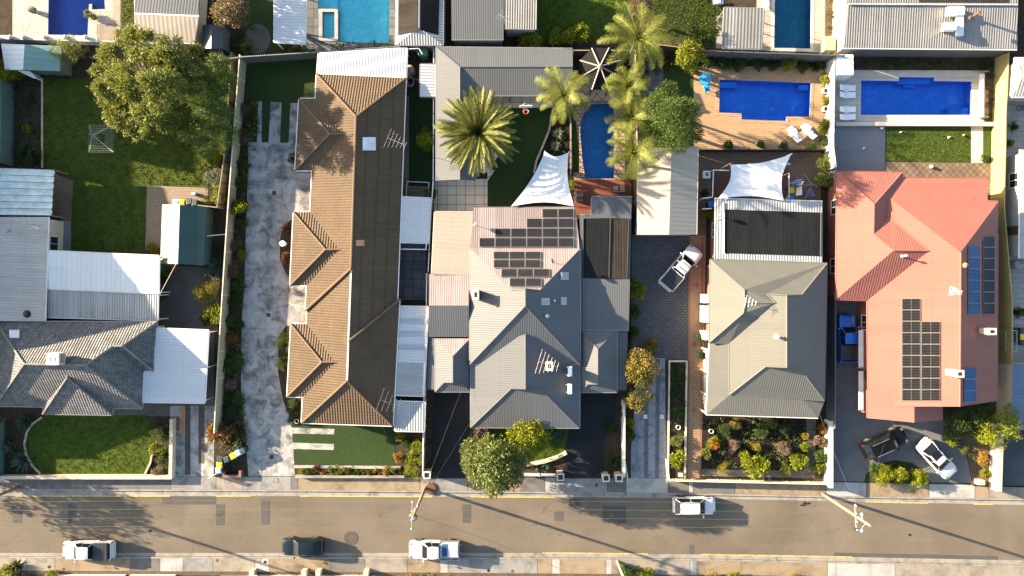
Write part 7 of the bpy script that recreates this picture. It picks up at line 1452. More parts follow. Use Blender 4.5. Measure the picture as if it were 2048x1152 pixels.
# ---------------------------------------------------------------- shrubs: kind, u, v, radius px, leaf, label
for a in (('bush', 12, 140, 26, 'leaf_lime', 'yellow-green shrub at the left edge below the tin shed', 2.4), ('fine', 50, 195, 16, 'leaf_dark', 'dark shrub in the dirt bed beside the teal fence', 1.0), ('tiny', 52, 256, 8, 'leaf_lime', 'small bright green plant alone in the dirt bed', .5), ('bush', 38, 300, 14, 'leaf_green', 'green plant low in the dirt bed above the shade cloth', .9), ('bush', 68, 312, 16, 'leaf_dark', 'dark shrub at the lawn end of the dirt bed', 1.1),
          ('dense', 424, 312, 19, 'leaf_lime', 'leafy sunlit shrub right of the bright lawn patch', 1.4), ('dense', 424, 350, 20, 'leaf_grey', 'pale variegated shrub beside the timber fence', 1.2), ('bush', 432, 388, 18, 'leaf_lime', 'yellow-green shrub above the timber fence end', 1.2), ('fine', 412, 405, 14, 'leaf_olive', 'low olive shrub beside the shed bins', .8), ('spiky', 432, 532, 24, 'leaf_agave', 'blue-green spiky aloe beside the olive fence', .9),
          ('fine', 412, 583, 31, 'leaf_yellow', 'rounded yellow flowering shrub in the dark side yard', 2.0), ('bush', 430, 628, 22, 'leaf_lime', 'lime shrub below the yellow one by the olive fence', 1.6), ('spiky', 321, 556, 17, 'leaf_green', 'upper spiky yucca at the white patio roof edge', 1.4), ('spiky', 322, 588, 15, 'leaf_green', 'lower spiky yucca at the patio roof edge', 1.2), ('bush', 307, 496, 16, 'leaf_yellow', 'yellow-leaved shrub at the corner of the old paving', 1.2),
          ('spiky', 42, 845, 20, 'leaf_agave', 'strappy cordyline beside the front lawn corner', 1.3), ('spiky', 18, 895, 14, 'leaf_grey', 'pale grey spiky plant against the green fence', .9), ('spiky', 40, 925, 26, 'leaf_agave', 'dark agapanthus clump at the bottom of the lawn bed', .9), ('dense', 320, 872, 20, 'leaf_dark', 'dark glossy shrub right of the oval lawn', 1.5), ('bush', 316, 898, 17, 'leaf_lime', 'fruiting lemon bush right of the oval lawn', 1.3), ('dense', 326, 922, 18, 'leaf_dark', 'dark shrub above the pink flowers by the low wall', 1.2), ('bush', 316, 942, 15, 'leaf_pink', 'pale pink flowering plant at the low cream wall corner', .6),
          ('bush', 441, 862, 27, 'leaf_rust', 'rust-orange shrub at the end of the olive fence', 1.6), ('dense', 470, 878, 24, 'leaf_dark', 'dark leafy shrub above the slanted bins', 1.4), ('fine', 488, 221, 16, 'leaf_brown', 'upper greyish dried shrub beside the striped slabs', 1.1), ('fine', 490, 272, 18, 'leaf_brown', 'lower greyish dried shrub beside the striped slabs', 1.1), ('dense', 486, 330, 16, 'leaf_green', 'green shrub by the concrete drive near the fence top', 1.0), ('bush', 474, 412, 20, 'leaf_lime', 'bright yellow-green shrub poking over the olive fence', 2.0),
          ('fine', 473, 490, 17, 'leaf_brown', 'dry pinkish shrub along the olive fence', 1.1), ('fine', 466, 540, 24, 'leaf_brown', 'wide brown dead shrub along the olive fence', 1.4), ('dense', 474, 600, 18, 'leaf_dark', 'dark green shrub midway down the driveway bed', 1.0), ('dense', 466, 680, 16, 'leaf_rust', 'reddish-brown shrub low in the driveway bed', .9), ('bush', 462, 770, 13, 'leaf_pink', 'pale flowering shrub low in the driveway bed', .8), ('dense', 474, 725, 16, 'leaf_green', 'leafy green shrub beside the driveway curve', .8),
          ('dense', 852, 276, 28, 'leaf_lime', 'rounded lime bush between the brown house and pavilion', 2.4), ('bush', 862, 388, 13, 'leaf_green', 'green creeper bush at the tile terrace edge', 1.8), ('bush', 572, 457, 11, 'leaf_red', 'upper dark red bush against the brown house', .8), ('bush', 571, 516, 12, 'leaf_red', 'lower dark red bush against the brown house', .8), ('dense', 586, 318, 13, 'leaf_dark', 'dark bush tucked under the brown roof wing', 1.0), ('dense', 562, 682, 17, 'leaf_dark', 'upper dark bush by the lowest hip wing', 1.2), ('dense', 566, 725, 18, 'leaf_dark', 'lower dark bush by the lowest hip wing', 1.2), ('fine', 576, 578, 9, 'leaf_brown', 'dry little shrub at the wing corner', .6), ('dense', 588, 815, 17, 'leaf_dark', 'dark bush at the front corner of the brown house', 1.2), ('rosette', 581, 842, 11, 'leaf_agave', 'pale agave beside the grey ring pot', .6),
          ('bush', 800, 873, 11, 'leaf_yellow', 'upper golden shrub in the strip garden below the flat roof', .9), ('bush', 797, 913, 12, 'leaf_gold', 'orange-gold shrub in the strip garden', .9), ('dense', 815, 885, 16, 'leaf_dark', 'dark shrub under the small grey flat roof', 1.0), ('bush', 836, 893, 16, 'leaf_lime', 'lime shrub against the white side fence', 1.2), ('bush', 820, 916, 15, 'leaf_lime', 'low lime shrub above the clipped round bush', .8), ('dense', 842, 920, 13, 'leaf_olive', 'olive shrub in the corner of the strip garden', 1.0), ('fine', 822, 944, 19, 'leaf_lime', 'clipped round lime bush at the end of the golden border', 1.0), ('bush', 633, 934, 9, 'leaf_purple', 'purple-red plant in the golden border', .7),
          ('bush', 960, 866, 20, 'leaf_pink', 'pink-flowered bush under the grey gutter', 1.2), ('spiky', 1118, 872, 20, 'leaf_agave', 'grey-green strap plant right of the lime tree', 1.0), ('rosette', 1070, 936, 12, 'leaf_agave', 'left agave rosette behind the white picket fence', .6), ('rosette', 1090, 935, 14, 'leaf_agave', 'right agave rosette behind the white picket fence', .7), ('rosette', 1116, 266, 15, 'leaf_grey', 'upper blue agave in the dark palm bed', .9), ('rosette', 1111, 291, 14, 'leaf_grey', 'lower blue agave in the dark palm bed', .9), ('bush', 1143, 370, 10, 'leaf_lime', 'small bright plant beside the shade sail', .9),
          ('bush', 1275, 582, 20, 'leaf_lime', 'sunlit lime bush beside the charcoal pavers', 1.8), ('dense', 1268, 625, 15, 'leaf_green', 'upper hedge bush along the grey annexe', 1.4), ('dense', 1267, 665, 15, 'leaf_dark', 'middle hedge bush along the dark lean-to', 1.3), ('dense', 1304, 694, 19, 'leaf_autumn', 'bronze bush at the charcoal paver corner', 1.2), ('dense', 1247, 822, 13, 'leaf_dark', 'dark bush at the top of the white wall', 1.2), ('bush', 1258, 846, 13, 'leaf_lime', 'yellow-dotted bush beside the gravel drive', 1.2), ('bush', 1258, 872, 14, 'leaf_green', 'green bush beside the gravel drive', 1.1), ('spiky', 1228, 925, 17, 'leaf_dark', 'dark strappy plant by the gate pillars', .9), ('dense', 1218, 860, 14, 'leaf_dark', 'dark bush in the bed beside the black drive', .9),
          ('bush', 1357, 917, 19, 'leaf_lime', 'bright lime bush in the narrow rose bed', 1.5), ('dense', 1355, 745, 15, 'leaf_dark', 'dark rose bush at the top of the narrow bed', 1.0), ('dense', 1354, 785, 15, 'leaf_dark', 'second dark rose bush in the narrow bed', 1.0), ('dense', 1356, 822, 14, 'leaf_green', 'green bush in the middle of the narrow bed', .9), ('dense', 1352, 880, 14, 'leaf_olive', 'olive bush above the lime one in the narrow bed', .9),
          ('dense', 1428, 888, 16, 'leaf_lime', 'rose bush with red blooms near the brick path', 1.3), ('bush', 1412, 908, 12, 'leaf_olive', 'olive bush left of the red roses', .8), ('fine', 1466, 894, 17, 'leaf_pink', 'left pinkish round shrub in a ring bed', 1.2), ('fine', 1567, 896, 19, 'leaf_pink', 'right pinkish round shrub in a ring bed', 1.3), ('fine', 1513, 892, 12, 'leaf_yellow', 'small golden shrub between the two ring beds', 1.0), ('bush', 1510, 932, 27, 'leaf_lime', 'largest lime shrub by the cream front fence', 1.5), ('bush', 1490, 920, 17, 'leaf_lime', 'lime shrub left of the largest one', 1.2), ('fine', 1448, 938, 14, 'leaf_yellow', 'golden shrub by the fence left of the lime ones', 1.0), ('bush', 1594, 922, 20, 'leaf_lime', 'lime shrub near the concrete garden path', 1.3), ('dense', 1572, 938, 16, 'leaf_olive', 'olive shrub by the fence beside the garden path', 1.0), ('bush', 1610, 893, 10, 'leaf_lime', 'small lime shrub where the garden path bends', .8), ('bush', 1609, 872, 8, 'leaf_yellow', 'yellow-flowered plant near the verandah corner', .8),
          ('dense', 1450, 862, 17, 'leaf_dark', 'dark shrub under the stone-grey verandah', 1.0), ('dense', 1470, 850, 15, 'leaf_autumn', 'bronze shrub below the verandah gutter', .9), ('dense', 1520, 860, 17, 'leaf_green', 'green shrub below the verandah middle', 1.0), ('dense', 1572, 858, 17, 'leaf_dark', 'dark round shrub below the verandah right half', 1.1), ('dense', 1545, 848, 14, 'leaf_olive', 'olive shrub close to the verandah gutter', .9), ('fine', 1525, 870, 11, 'leaf_grey', 'grey-leaved shrub in the rose garden', .8), ('bush', 1640, 885, 14, 'leaf_pink', 'upper pink shrub against the white wall', 1.3), ('bush', 1640, 912, 14, 'leaf_green', 'green shrub against the white wall', 1.2), ('bush', 1640, 938, 13, 'leaf_lime', 'lime shrub at the bottom of the white wall', 1.0), ('dense', 1645, 858, 14, 'leaf_rust', 'rust shrub at the verandah end by the dark drive', 1.3),
          ('dense', 1420, 122, 15, 'leaf_dark', 'first hedge shrub below the grey fence', 1.2), ('dense', 1450, 125, 16, 'leaf_dark', 'second hedge shrub below the grey fence', 1.2), ('dense', 1482, 127, 17, 'leaf_green', 'third hedge shrub below the grey fence', 1.3), ('dense', 1518, 128, 16, 'leaf_dark', 'fourth hedge shrub below the grey fence', 1.2), ('bush', 1574, 127, 17, 'leaf_lime', 'sunlit lime shrub in the pool hedge', 1.4), ('dense', 1545, 130, 14, 'leaf_dark', 'dark hedge shrub left of the lime one', 1.1), ('dense', 1605, 132, 15, 'leaf_dark', 'dark hedge shrub right of the lime one', 1.1), ('spiky', 1638, 130, 17, 'leaf_dark', 'strappy plant in the pool fence corner', 1.1),
          ('bush', 1655, 158, 11, 'leaf_lime', 'upper climbing shrub on the white pool fence', 1.4), ('bush', 1652, 200, 10, 'leaf_lime', 'middle climbing shrub on the white pool fence', 1.2), ('bush', 1652, 250, 13, 'leaf_lime', 'lower climbing shrub on the white pool fence', 1.4), ('bush', 1646, 280, 11, 'leaf_green', 'low green shrub at the pool fence end', 1.0), ('dense', 1650, 325, 16, 'leaf_olive', 'dark shrub above the yellow-green one by the red roof', 1.5), ('dense', 1648, 355, 20, 'leaf_olive', 'rounded olive shrub by the red roof corner', 1.8), ('bush', 1415, 425, 13, 'leaf_lime', 'lime bush left of the zinc extension', 1.4), ('dense', 1410, 385, 10, 'leaf_dark', 'dark bush between garage and deck', 1.0),
          ('dense', 1765, 953, 22, 'leaf_lime', 'left lime hedge bush on the driveway island', 1.5), ('dense', 1803, 955, 20, 'leaf_lime', 'middle lime hedge bush on the driveway island', 1.6), ('dense', 1840, 960, 21, 'leaf_lime', 'right lime hedge bush on the driveway island', 1.6), ('dense', 1752, 938, 15, 'leaf_green', 'darker hedge bush behind the left lime one', 1.1), ('bush', 1905, 880, 14, 'leaf_lime', 'lime shrub at the bend of the curved drive', .9), ('bush', 1965, 918, 14, 'leaf_gold', 'golden shrub against the cream wall', .9), ('fine', 1930, 900, 13, 'leaf_olive', 'dry olive shrub in the sunlit bed by the curved drive', .6), ('bush', 1972, 945, 11, 'leaf_lime', 'small lime shrub near the letterbox stone', .7),
          ('bush', 1062, 82, 25, 'leaf_lime', 'left lime bush below the ribbed sheds', 1.8), ('bush', 1113, 72, 21, 'leaf_lime', 'middle lime bush below the top lawn', 1.6), ('bush', 1155, 70, 25, 'leaf_lime', 'right lime bush below the top lawn', 1.9), ('spiky', 492, 95, 18, 'leaf_olive', 'grassy plant beside the paved circle', 1.0), ('dense', 590, 100, 14, 'leaf_dark', 'dark shrub below the white carport at the top', 1.0), ('bush', 180, 28, 12, 'leaf_olive', 'round potted shrub beside the navy pool', .9),
          ('spiky', 2030, 252, 12, 'leaf_green', 'green strap plant on the paving right of the cream fence', .9), ('spiky', 2022, 285, 12, 'leaf_lime', 'bright fern below the strap plant at the right edge', .8), ('dense', 1970, 315, 9, 'leaf_green', 'small shrub at the end of the side lawn strip', .8), ('bush', 2040, 625, 12, 'leaf_dark', 'dark shrub at the right edge by the bins', 1.2),
          ('spiky', 28, 1135, 20, 'leaf_dark', 'dark grassy plant at the bottom left corner', .9), ('bush', 14, 1150, 18, 'leaf_lime', 'lime bush at the bottom left corner', .9), ('bush', 105, 1152, 13, 'leaf_lime', 'lime bush left of the first white wall', .8), ('bush', 1256, 1150, 20, 'leaf_green', 'green bush at the foot of the leaning pole', .9), ('bush', 1290, 1150, 18, 'leaf_lime', 'lime bush right of the leaning pole', .8), ('bush', 1425, 1158, 16, 'leaf_yellow', 'golden bush at the bottom edge', .8), ('bush', 1470, 1158, 16, 'leaf_lime', 'lime bush beside the golden bush at the bottom edge', .8), ('bush', 1582, 1158, 13, 'leaf_yellow', 'lone golden bush further right at the bottom edge', .8)):
    kd, u, v, r, mt, lb, h = a
    shrub(kd, u, v, r, mt, lb, 'agave' if kd == 'rosette' else 'strappy_plant' if kd == 'spiky' else 'shrub', h, cat='agave' if kd == 'rosette' else 'plant' if kd == 'spiky' else 'shrub')
R = rnd(77)
for row, y in ((0, 938.5), (1, 944.5)):
    for k in range(20):
        u = 600 + k * 10.4 + R.uniform(-2, 2) + row * 4
        if abs(u - 633) < 8 and row == 0 or u > 806: continue
        shrub('tiny', u, y + R.uniform(-1.2, 1.2), R.uniform(4.2, 6.2), R.choice(['leaf_gold', 'leaf_yellow', 'leaf_gold', 'leaf_olive', 'leaf_green']), 'small clipped shrub in the golden flower border by the footpath', 'border_shrub', R.uniform(.4, .6), 'clipped shrubs of the golden border', 'shrub')
for k, (u, v) in enumerate(((1424, 880), (1433, 886), (1421, 895), (1430, 897), (1436, 893), (1426, 889))): shrub('tiny', u, v, 2.2, 'petal_red', 'red rose bloom on the bush near the brick path', 'rose_bloom', .25, 'red blooms on the rose bush', 'flower', 1.0)
for u, v, r, mt, lb, pt in ((1455, 288, 12, 'leaf_dark', 'first pot plant from the left along the pool fence', 'pot_white'), (1520, 288, 10, 'leaf_green', 'second pot plant along the pool fence', 'pot_white'), (1566, 290, 11, 'leaf_green', 'third pot plant along the pool fence', 'pot_white'), (1621, 293, 13, 'leaf_green', 'plant in a large terracotta pot below the recliners', 'terracotta'), (1643, 258, 9, 'leaf_lime', 'plant in a pale aqua pot right of the recliners', 'pot_aqua'), (1645, 156, 8, 'leaf_lime', 'plant in a teal pot by the tan paving corner', 'pot_aqua'), (1388, 140, 10, 'leaf_green', 'pot plant at the corner by the round blue table', 'terracotta'),
                            (1400, 672, 10, 'leaf_dark', 'upper pot plant beside the tan brick path', 'plastic_black'), (1402, 709, 10, 'leaf_dark', 'lower pot plant beside the tan brick path', 'plastic_black'), (66, 20, 9, 'leaf_grey', 'white pot plant on the concrete strip by the navy pool', 'pot_white')): pot_plant(lb, u, v, r, mt, pt)
for k, v in enumerate((184, 220)): p = P(1648, v, 0); t = thing('planter_box', ('upper' if k == 0 else 'lower') + ' square white planter box by the white pool fence', 'planter', p, 0); MB().box(p + Vector((0, 0, .25)), (.55, .5, .5), 0, .02).build('box', M_['pot_white'], t); MB().box(p + Vector((0, 0, .505)), (.42, .38, .03)).build('soil', M_['mulch_dark'], t)
# ground cover nobody could count
cover('ground_cover', 'low mixed plants filling the shaded bed along the driveway fence', [[(495, 200), (516, 205), (514, 288), (494, 330), (488, 460), (482, 650), (482, 780), (492, 860), (494, 900), (445, 905), (446, 845), (456, 690), (464, 590), (476, 420), (486, 290)]], 760, ['leaf_dark', 'leaf_green', 'leaf_olive', 'leaf_dark'], 1, cat='ground cover')
cover('ground_cover', 'dark low planting across the rose garden beds', [rect(1406, 838, 1610, 940), rect(1630, 838, 1646, 956), [(1340, 726), (1370, 726), (1367, 955), (1337, 955)]], 420, ['leaf_dark', 'leaf_green', 'leaf_dark', 'leaf_olive'], 2, (.1, .3), cat='ground cover')
cover('ground_cover', 'leafy undergrowth in the beds of the left garden', [[(28, 150), (86, 150), (86, 336), (28, 336)], [(90, 110), (230, 112), (230, 158), (90, 158)], [(12, 835), (70, 835), (52, 870), (55, 910), (80, 948), (12, 948)], [(306, 838), (340, 838), (342, 948), (300, 948)], [(410, 300), (445, 300), (436, 410), (412, 410)], [(405, 500), (452, 500), (440, 660), (412, 640)]], 330, ['leaf_dark', 'leaf_green', 'leaf_dark'], 3, (.1, .32), cat='ground cover')
cover('ground_cover', 'mixed planting in the beds of the grey-roofed house', [[(1108, 215), (1138, 214), (1148, 345), (1080, 345)], [(1212, 870), (1240, 830), (1240, 950), (1208, 955)], [(1240, 560), (1272, 560), (1268, 716), (1258, 900), (1246, 900)], [(856, 700), (868, 700), (866, 955), (852, 955)]], 200, ['leaf_dark', 'leaf_dark', 'leaf_green'], 4, (.1, .3), cat='ground cover')
cover('ground_cover', 'low planting in the strip beds round the long blue pool', [rect(1692, 120, 1985, 139), rect(1968, 143, 1986, 248), rect(1400, 118, 1650, 132), rect(1646, 135, 1656, 300), rect(1648, 310, 1662, 380)], 300, ['leaf_dark', 'leaf_green', 'leaf_dark', 'leaf_olive'], 5, (.1, .28), cat='ground cover')
cover('ground_cover', 'dry scattered plants in the sunlit bed by the curved drive', [[(1890, 838), (1995, 812), (1985, 972), (1948, 970), (1930, 905)], [(1732, 962), (1740, 942), (1790, 922), (1830, 930), (1858, 962)]], 170, ['leaf_green', 'leaf_olive', 'leaf_autumn'], 6, (.08, .25), cat='ground cover')
cover('ground_cover', 'narrow plantings behind the front walls across the street', [[(505, 1146), (610, 1147), (610, 1158), (505, 1158)], [(638, 1147), (735, 1148), (735, 1160), (638, 1160)], [(805, 1148), (935, 1150), (935, 1165), (805, 1165)], [(1400, 1153), (1650, 1158), (1650, 1175), (1400, 1175)], [(0, 1142), (60, 1143), (60, 1165), (0, 1165)]], 230, ['leaf_yellow', 'leaf_lime', 'leaf_green', 'leaf_gold'], 7, (.1, .25), cat='ground cover')
cover('ground_cover', 'dark reedy hedge along the turquoise pool fence', [[(560, 95), (640, 92), (638, 106), (560, 110)], [(665, 88), (785, 82), (788, 92), (668, 100)], [(455, 60), (505, 50), (500, 118), (460, 120)], [(1260, 95), (1400, 80), (1400, 110), (1290, 160), (1262, 150)], [(1655, -20), (1667, -20), (1663, 76), (1652, 76)]], 260, ['leaf_dark', 'leaf_green', 'leaf_dark'], 8, (.14, .4), cat='ground cover')
cover('leaf_litter', 'scattered dry leaves on lawns and paving edges', [rect(90, 165, 400, 360), rect(1405, 140, 1640, 300), rect(1660, 860, 1930, 960), rect(590, 955, 1640, 978), rect(0, 1115, 2000, 1140)], 240, ['leaf_autumn', 'leaf_brown'], 9, (.03, .07), cat='leaf litter')

def turf(name, label, areas, n, seed, h=(.05, .11), mats='leaf_grass', w=.05):
    R = rnd(seed); V = []; F = []
    def inside(x, y, pg):
        c = False
        for i in range(len(pg)):
            (x1, y1), (x2, y2) = pg[i - 1], pg[i]
            if (y1 > y) != (y2 > y) and x < (x2 - x1) * (y - y1) / (y2 - y1) + x1: c = not c
        return c
    for a in areas:
        xs = [p[0] for p in a]; ys = [p[1] for p in a]; ar = (max(xs) - min(xs)) * (max(ys) - min(ys)) / S / S
        for i in range(int(n * ar)):
            x = R.uniform(min(xs), max(xs)); y = R.uniform(min(ys), max(ys))
            k = .5 + .5 * math.sin(x * .21 + 2 * math.sin(y * .13)) * math.sin(y * .27 + math.sin(x * .17))
            if R.random() > .35 + .65 * k or not inside(x, y, a): continue
            c = P(x, y, 0); b = Vector((c.x, c.y, .005)); az = R.uniform(0, 6.28); d = Vector((math.cos(az), math.sin(az), 0)) * w * R.uniform(.7, 1.4); hh = R.uniform(*h) * (.6 + .8 * k); t = Vector((R.gauss(0, .03), R.gauss(0, .03), hh)); i0 = len(V)
            V += [b - d * .5, b + d * .5, b + d * .3 + t, b - d * .3 + t]; F.append((i0, i0 + 1, i0 + 2, i0 + 3))
    me = bpy.data.meshes.new(name); me.from_pydata(V, [], F); me.materials.append(MATS[mats]); me.update(); o = bpy.data.objects.new(name, me); COL.objects.link(o); o['kind'] = 'stuff'; o['label'] = label; o['category'] = 'grass'
turf('lawn_grass', 'uneven green grass of the left back lawn', [[(87, 160), (330, 150), (472, 150), (458, 300), (425, 330), (413, 370), (294, 370), (289, 503), (143, 501), (141, 440), (147, 360), (108, 345), (88, 335)]], 190, 41)
turf('lawn_grass', 'clipped grass of the oval front lawn', [[(57, 905), (54, 880), (62, 850), (82, 838), (110, 834), (290, 834), (301, 860), (302, 905), (288, 945), (90, 945), (70, 928)]], 210, 42, (.04, .09))
turf('lawn_grass', 'bright grass beside the long blue pool', [[(1773, 255), (1941, 255), (1941, 323), (1772, 322)]], 210, 43, (.03, .07)); turf('lawn_grass', 'grass of the lawns at the top edge', [rect(1076, -10, 1255, 80), rect(1305, -10, 1446, 72), rect(243, -10, 272, 58)], 170, 44)
turf('lawn_grass', 'small front lawn under the round street tree', [[(946, 860), (1134, 858), (1130, 903), (1113, 916), (1085, 923), (1040, 924), (960, 924)]], 170, 45)

for u, v, r, mt, h, lb in ((478, 366, 15, 'leaf_green', 1.0, 'mid-green shrub beside the uppermost drain on the long driveway'), (484, 445, 14, 'leaf_green', .9, 'leafy shrub below the bright one poking over the olive fence'), (482, 512, 13, 'leaf_lime', .8, 'small lime shrub between the dry pinkish and brown shrubs'), (478, 572, 15, 'leaf_green', 1.0, 'round green shrub under the wide brown dead one'),
                        (458, 640, 15, 'leaf_green', 1.0, 'green shrub hard against the olive fence above the reddish one'), (476, 652, 13, 'leaf_dark', .8, 'dark shrub at the driveway edge level with the second drain'), (456, 735, 14, 'leaf_green', .9, 'green shrub against the fence above the pale flowers'), (478, 795, 15, 'leaf_green', 1.0, 'green shrub below the pale flowers at the drive edge'), (458, 822, 15, 'leaf_dark', 1.0, 'dark shrub above the rust-orange one by the fence'),
                        (412, 640, 14, 'leaf_green', 1.0, 'green shrub left of the lime one in the dark side yard'), (330, 540, 13, 'leaf_green', .9, 'green shrub tucked between the shed and the white patio roof'), (436, 500, 14, 'leaf_dark', .9, 'dark shrub above the blue-green aloe')):
    shrub('dense', u, v, r, mt, lb, 'shrub', h, cat='shrub')
# ---------------------------------------------------------------- street: vehicles, poles and wires
PI = math.pi
car('parked_utility', 'white dual-cab utility with a black soft tray cover by the lower kerb', 'utility', 173, 1102, PI, 'ute', 'car_white', 5.25, 1.88, bed='soft')
car('parked_car', 'black hatchback parked at the lower kerb', 'car', 604, 1096, PI, 'hatch', 'car_navy', 4.35, 1.8)
car('tray_utility', 'white tray utility with rooftop solar sheet at the lower kerb', 'utility', 868, 1101, PI, 'tray', 'car_white', 5.3, 1.88, bed='tray')
car('parked_car', 'white station SUV parked at the upper kerb', 'car', 1390, 1013, 0, 'suv', 'car_white', 4.45, 1.84, roof_rails=True)
car('parked_utility', 'white utility with flat black tonneau on the charcoal pavers', 'utility', 1363, 535, .86, 'ute', 'car_white', 5.25, 1.88, bed='cover')
car('parked_utility', 'blue utility with flat dark tray cover in the shaded side drive', 'utility', 1695, 676, PI / 2 + .03, 'ute', 'car_blue', 5.1, 1.86, bed='soft')
car('parked_car', 'black SUV with chrome roof rails on the curved drive', 'car', 1770, 887, .42, 'suv', 'car_black', 4.8, 1.9, roof_rails=True)
car('parked_car', 'white sedan with dark sunroof on the curved drive', 'car', 1876, 918, -.82, 'sedan', 'car_white', 4.7, 1.84, sunroof=True)
def pole(label, u, v, h, arm=None, mat='timber_pole'):
    b = P(u, v, 0); t = thing('utility_pole', label, 'utility pole', b); MB().tube([b, b + Vector((0, 0, h * .5)), b + Vector((0, 0, h))], [.17, .145, .115], 12).build('pole', M_[mat], t, True)
    if arm:
        for z, L, rz in arm:
            d = Vector((math.cos(rz), math.sin(rz), 0)); c = b + Vector((0, 0, z)) + Vector((-d.y, d.x, 0)) * .17
            MB().box(c, (L, .11, .13), rz).build('crossarm', M_['timber_weathered'], t)
            for k in range(4): q = c + d * L * (k / 3 - .5) * .92; MB().lathe(q + Vector((0, 0, .06)), [(.05, 0), (.06, .06), (.045, .1), (.06, .14), (.01, .2)], 8).build('insulator', M_['plastic_white'], t)
    MB().lathe(b + Vector((0, 0, h)), [(.14, 0), (.14, .04), (.01, .07)], 10).build('pole_cap', M_['galvanised'], t); return t, b
p1, b1 = pole('utility pole with crossarm leaning out beyond the left edge', 38, 974, 9.5, [(9.0, 2.5, PI / 2)])
p2, b2 = pole('utility pole with long crossarm in front of the brown house', 851, 976, 9.4, [(8.6, 2.7, PI / 2 - .03), (7.6, 1.2, .9)])
p3, b3 = pole('tall utility pole with crossarm and twin lamps on the upper footpath', 1645, 988, 9.6, [(7.3, 2.5, PI / 2 + .06)], 'timber_pole')
for s in (-1, 1):
    a = b3 + Vector((0, 0, 8.9)); e = a + Vector((-.35, s * .75, -.15)); MB().tube([a, a.lerp(e, .5) + Vector((-.2, 0, .1)), e], .03, 6).build('lamp_bracket', M_['galvanised'], p3); MB().lathe(e + Vector((0, 0, -.1)), [(.01, 0), (.12, .05), (.15, .14), (.08, .2), (.01, .22)], 10).build('lamp_head', M_['plastic_white'], p3)
tb = MB(); tb.lathe(b2 + Vector((.05, -.35, 7.9)), [(.2, 0), (.24, .08), (.24, .7), (.1, .8), (.01, .82)], 12); tb.build('transformer', M_['grey_gutter'], p2); MB().box(b3 + Vector((-.1, -1.15, 7.2)), (.3, .3, .35), 0, .05).build('switch', M_['iron_black'], p3)
p4, b4 = pole('bare utility pole at the bottom edge beside the green bush', 1235, 1123, 9.0, None, 'timber_pale')
mg = thing('verge_garden', 'rusty half-round plant bed at the foot of the middle pole', 'planter', P(863, 976, 0)); MB().lathe(P(862, 977, .02), [(.55, 0), (.52, .1), (.01, .12)], 20).build('bed', M_['rust'], mg); MB().lathe(P(862, 977, 0), [(.62, 0), (.62, .1), (.55, .12), (.55, 0)], 20).build('rim', M_['timber_dark'], mg)
def wire(label, a, b, sag, r=.011, mat='wire', name='power_line', group=None):
    m = MB(); m.tube([a.lerp(b, k / 14) - Vector((0, 0, sag * 4 * (k / 14) * (1 - k / 14))) for k in range(15)], r, 4); tag(m.build(name, M_[mat]), label, 'power line', group)
WN = ['first', 'second', 'third', 'fourth']
def arm_pt(b, z, L, rz, k): d = Vector((math.cos(rz), math.sin(rz), 0)); return b + Vector((0, 0, z + .2)) + Vector((-d.y, d.x, 0)) * .17 + d * L * (k / 3 - .5) * .92
for k in range(4):
    A, B, C = arm_pt(b1, 9.0, 2.5, PI / 2, k), arm_pt(b2, 8.6, 2.7, PI / 2 - .03, k), arm_pt(b3, 7.3, 2.5, PI / 2 + .06, k)
    far = A + Vector((-50, .5, 0)); D = C + Vector((52, -2, 0))
    wire(f'{WN[3 - k]} street wire down from the footpath in the left span', A, B, .7, group='street wires of the left span'); wire(f'{WN[3 - k]} street wire down from the footpath in the middle span', B, C, .7, group='street wires of the middle span')
    wire(f'{WN[3 - k]} street wire continuing past the left edge', far, A, .6, group='street wires past the left edge'); 
top2 = b2 + Vector((0, 0, 8.4)); top3 = b3 + Vector((0, 0, 8.6)); top4 = b4 + Vector((0, 0, 8.8))
wire('service wire from the middle pole to the grey house corner', top2, P(938, 848, 2.9), .4, .006, 'wire_service'); wire('service wire from the middle pole to the left porch', top2, P(925, 775, 3.0), .4, .006, 'wire_service'); wire('service wire from the middle pole to the brown house gutter', top2, P(765, 853, 2.9), .4, .006, 'wire_service')
wire('service wire from the tall pole to the red porch gable', top3, P(1786, 842, 3.9), .5, .006, 'wire_service'); wire('service wire from the tall pole to the verandah corner', top3, P(1640, 830, 3.0), .5, .006, 'wire_service'); wire('slack cable crossing the road to the bottom pole', top3, top4, .8, .012, 'wire_dark'); wire('slack cable crossing from the middle pole to the bottom pole', top2, top4, .8, .012, 'wire_dark')
for k, (u, v) in enumerate(((434, 1121), (530, 1124), (98, 1134), (127, 1138), (42, 1135), (977, 1141), (1025, 1142), (1193, 970))):
    p = P(u, v, .012); tag(MB().lathe(p, [(.16, 0), (.16, .012), (.01, .016)], 14).build('footpath_disc', M_['iron_black' if k % 3 else 'rust']), 'small round dark service disc set into the footpath', 'service disc', 'service discs in the footpaths')
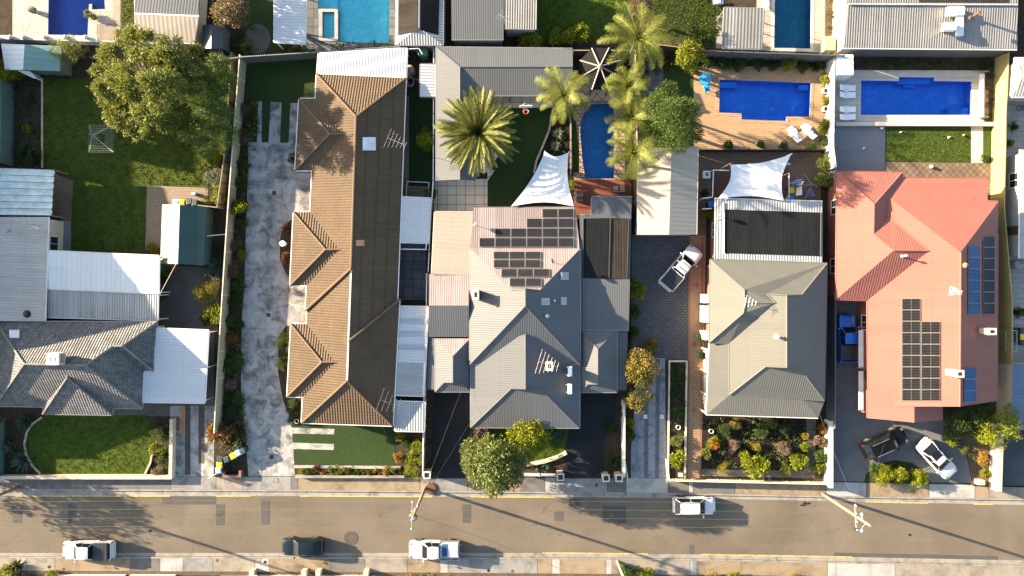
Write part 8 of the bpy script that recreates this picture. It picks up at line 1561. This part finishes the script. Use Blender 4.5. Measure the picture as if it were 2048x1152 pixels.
for u, v, w, l, lb in ((515, 1121, .7, .45, 'rectangular lid in the lower footpath behind the black car'), (831, 1122, .7, .5, 'rectangular lid in the lower footpath below the tray utility'), (455, 963, .7, .35, 'oblong lid in the upper footpath by the bins'), (830, 960, .7, .4, 'rectangular lid in the upper footpath by the lime bush'), (552, 961, .5, .5, 'square dark lid in the upper footpath below the long driveway')):
    p = P(u, v, .01); t = thing('inspection_cover', lb, 'cover', p); MB().box(p + Vector((0, 0, .006)), (w, l, .012)).build('frame', M_['concrete_dark'], t); MB().box(p + Vector((0, 0, .011)), (w - .08, l - .08, .012)).build('plate', M_['footpath_concrete'], t)
# ---------------------------------------------------------------- camera, sun and sky
cam = bpy.data.cameras.new('camera'); cam.lens = 24; cam.sensor_width = 36; cam.clip_end = 6000; cam.clip_start = .5
co = bpy.data.objects.new('camera', cam); COL.objects.link(co); co.location = (0, 0, H); co.rotation_euler = (0, 0, 0); SC.camera = co
EL, AZ = math.radians(16.0), math.radians(17.5)
sun = bpy.data.lights.new('sun', 'SUN'); sun.energy = 5.0; sun.angle = math.radians(.5); sun.color = (1.0, .80, .565)
so = bpy.data.objects.new('sun', sun); COL.objects.link(so); to_sun = Vector((-math.cos(AZ) * math.cos(EL), math.sin(AZ) * math.cos(EL), math.sin(EL)))
so.rotation_euler = to_sun.to_track_quat('Z', 'Y').to_euler(); so.location = (-60, 20, 40)
w = bpy.data.worlds.new('World'); SC.world = w; w.use_nodes = True; nt = w.node_tree; bg = nt.nodes['Background']; sk = nt.nodes.new('ShaderNodeTexSky')
sk.sky_type = 'NISHITA'; sk.sun_disc = False; sk.sun_elevation = EL; sk.sun_rotation = math.atan2(to_sun.x, to_sun.y); sk.air_density = 1.0; sk.dust_density = 1.7; sk.ozone_density = .6
nt.links.new(sk.outputs[0], bg.inputs[0]); bg.inputs[1].default_value = .075
SC.view_settings.view_transform = 'Standard'; SC.view_settings.look = 'None'; SC.view_settings.exposure = 2.68; SC.view_settings.gamma = 1; SC.view_settings.use_curve_mapping = False
SC.cycles.max_bounces = 6; SC.cycles.transparent_max_bounces = 12
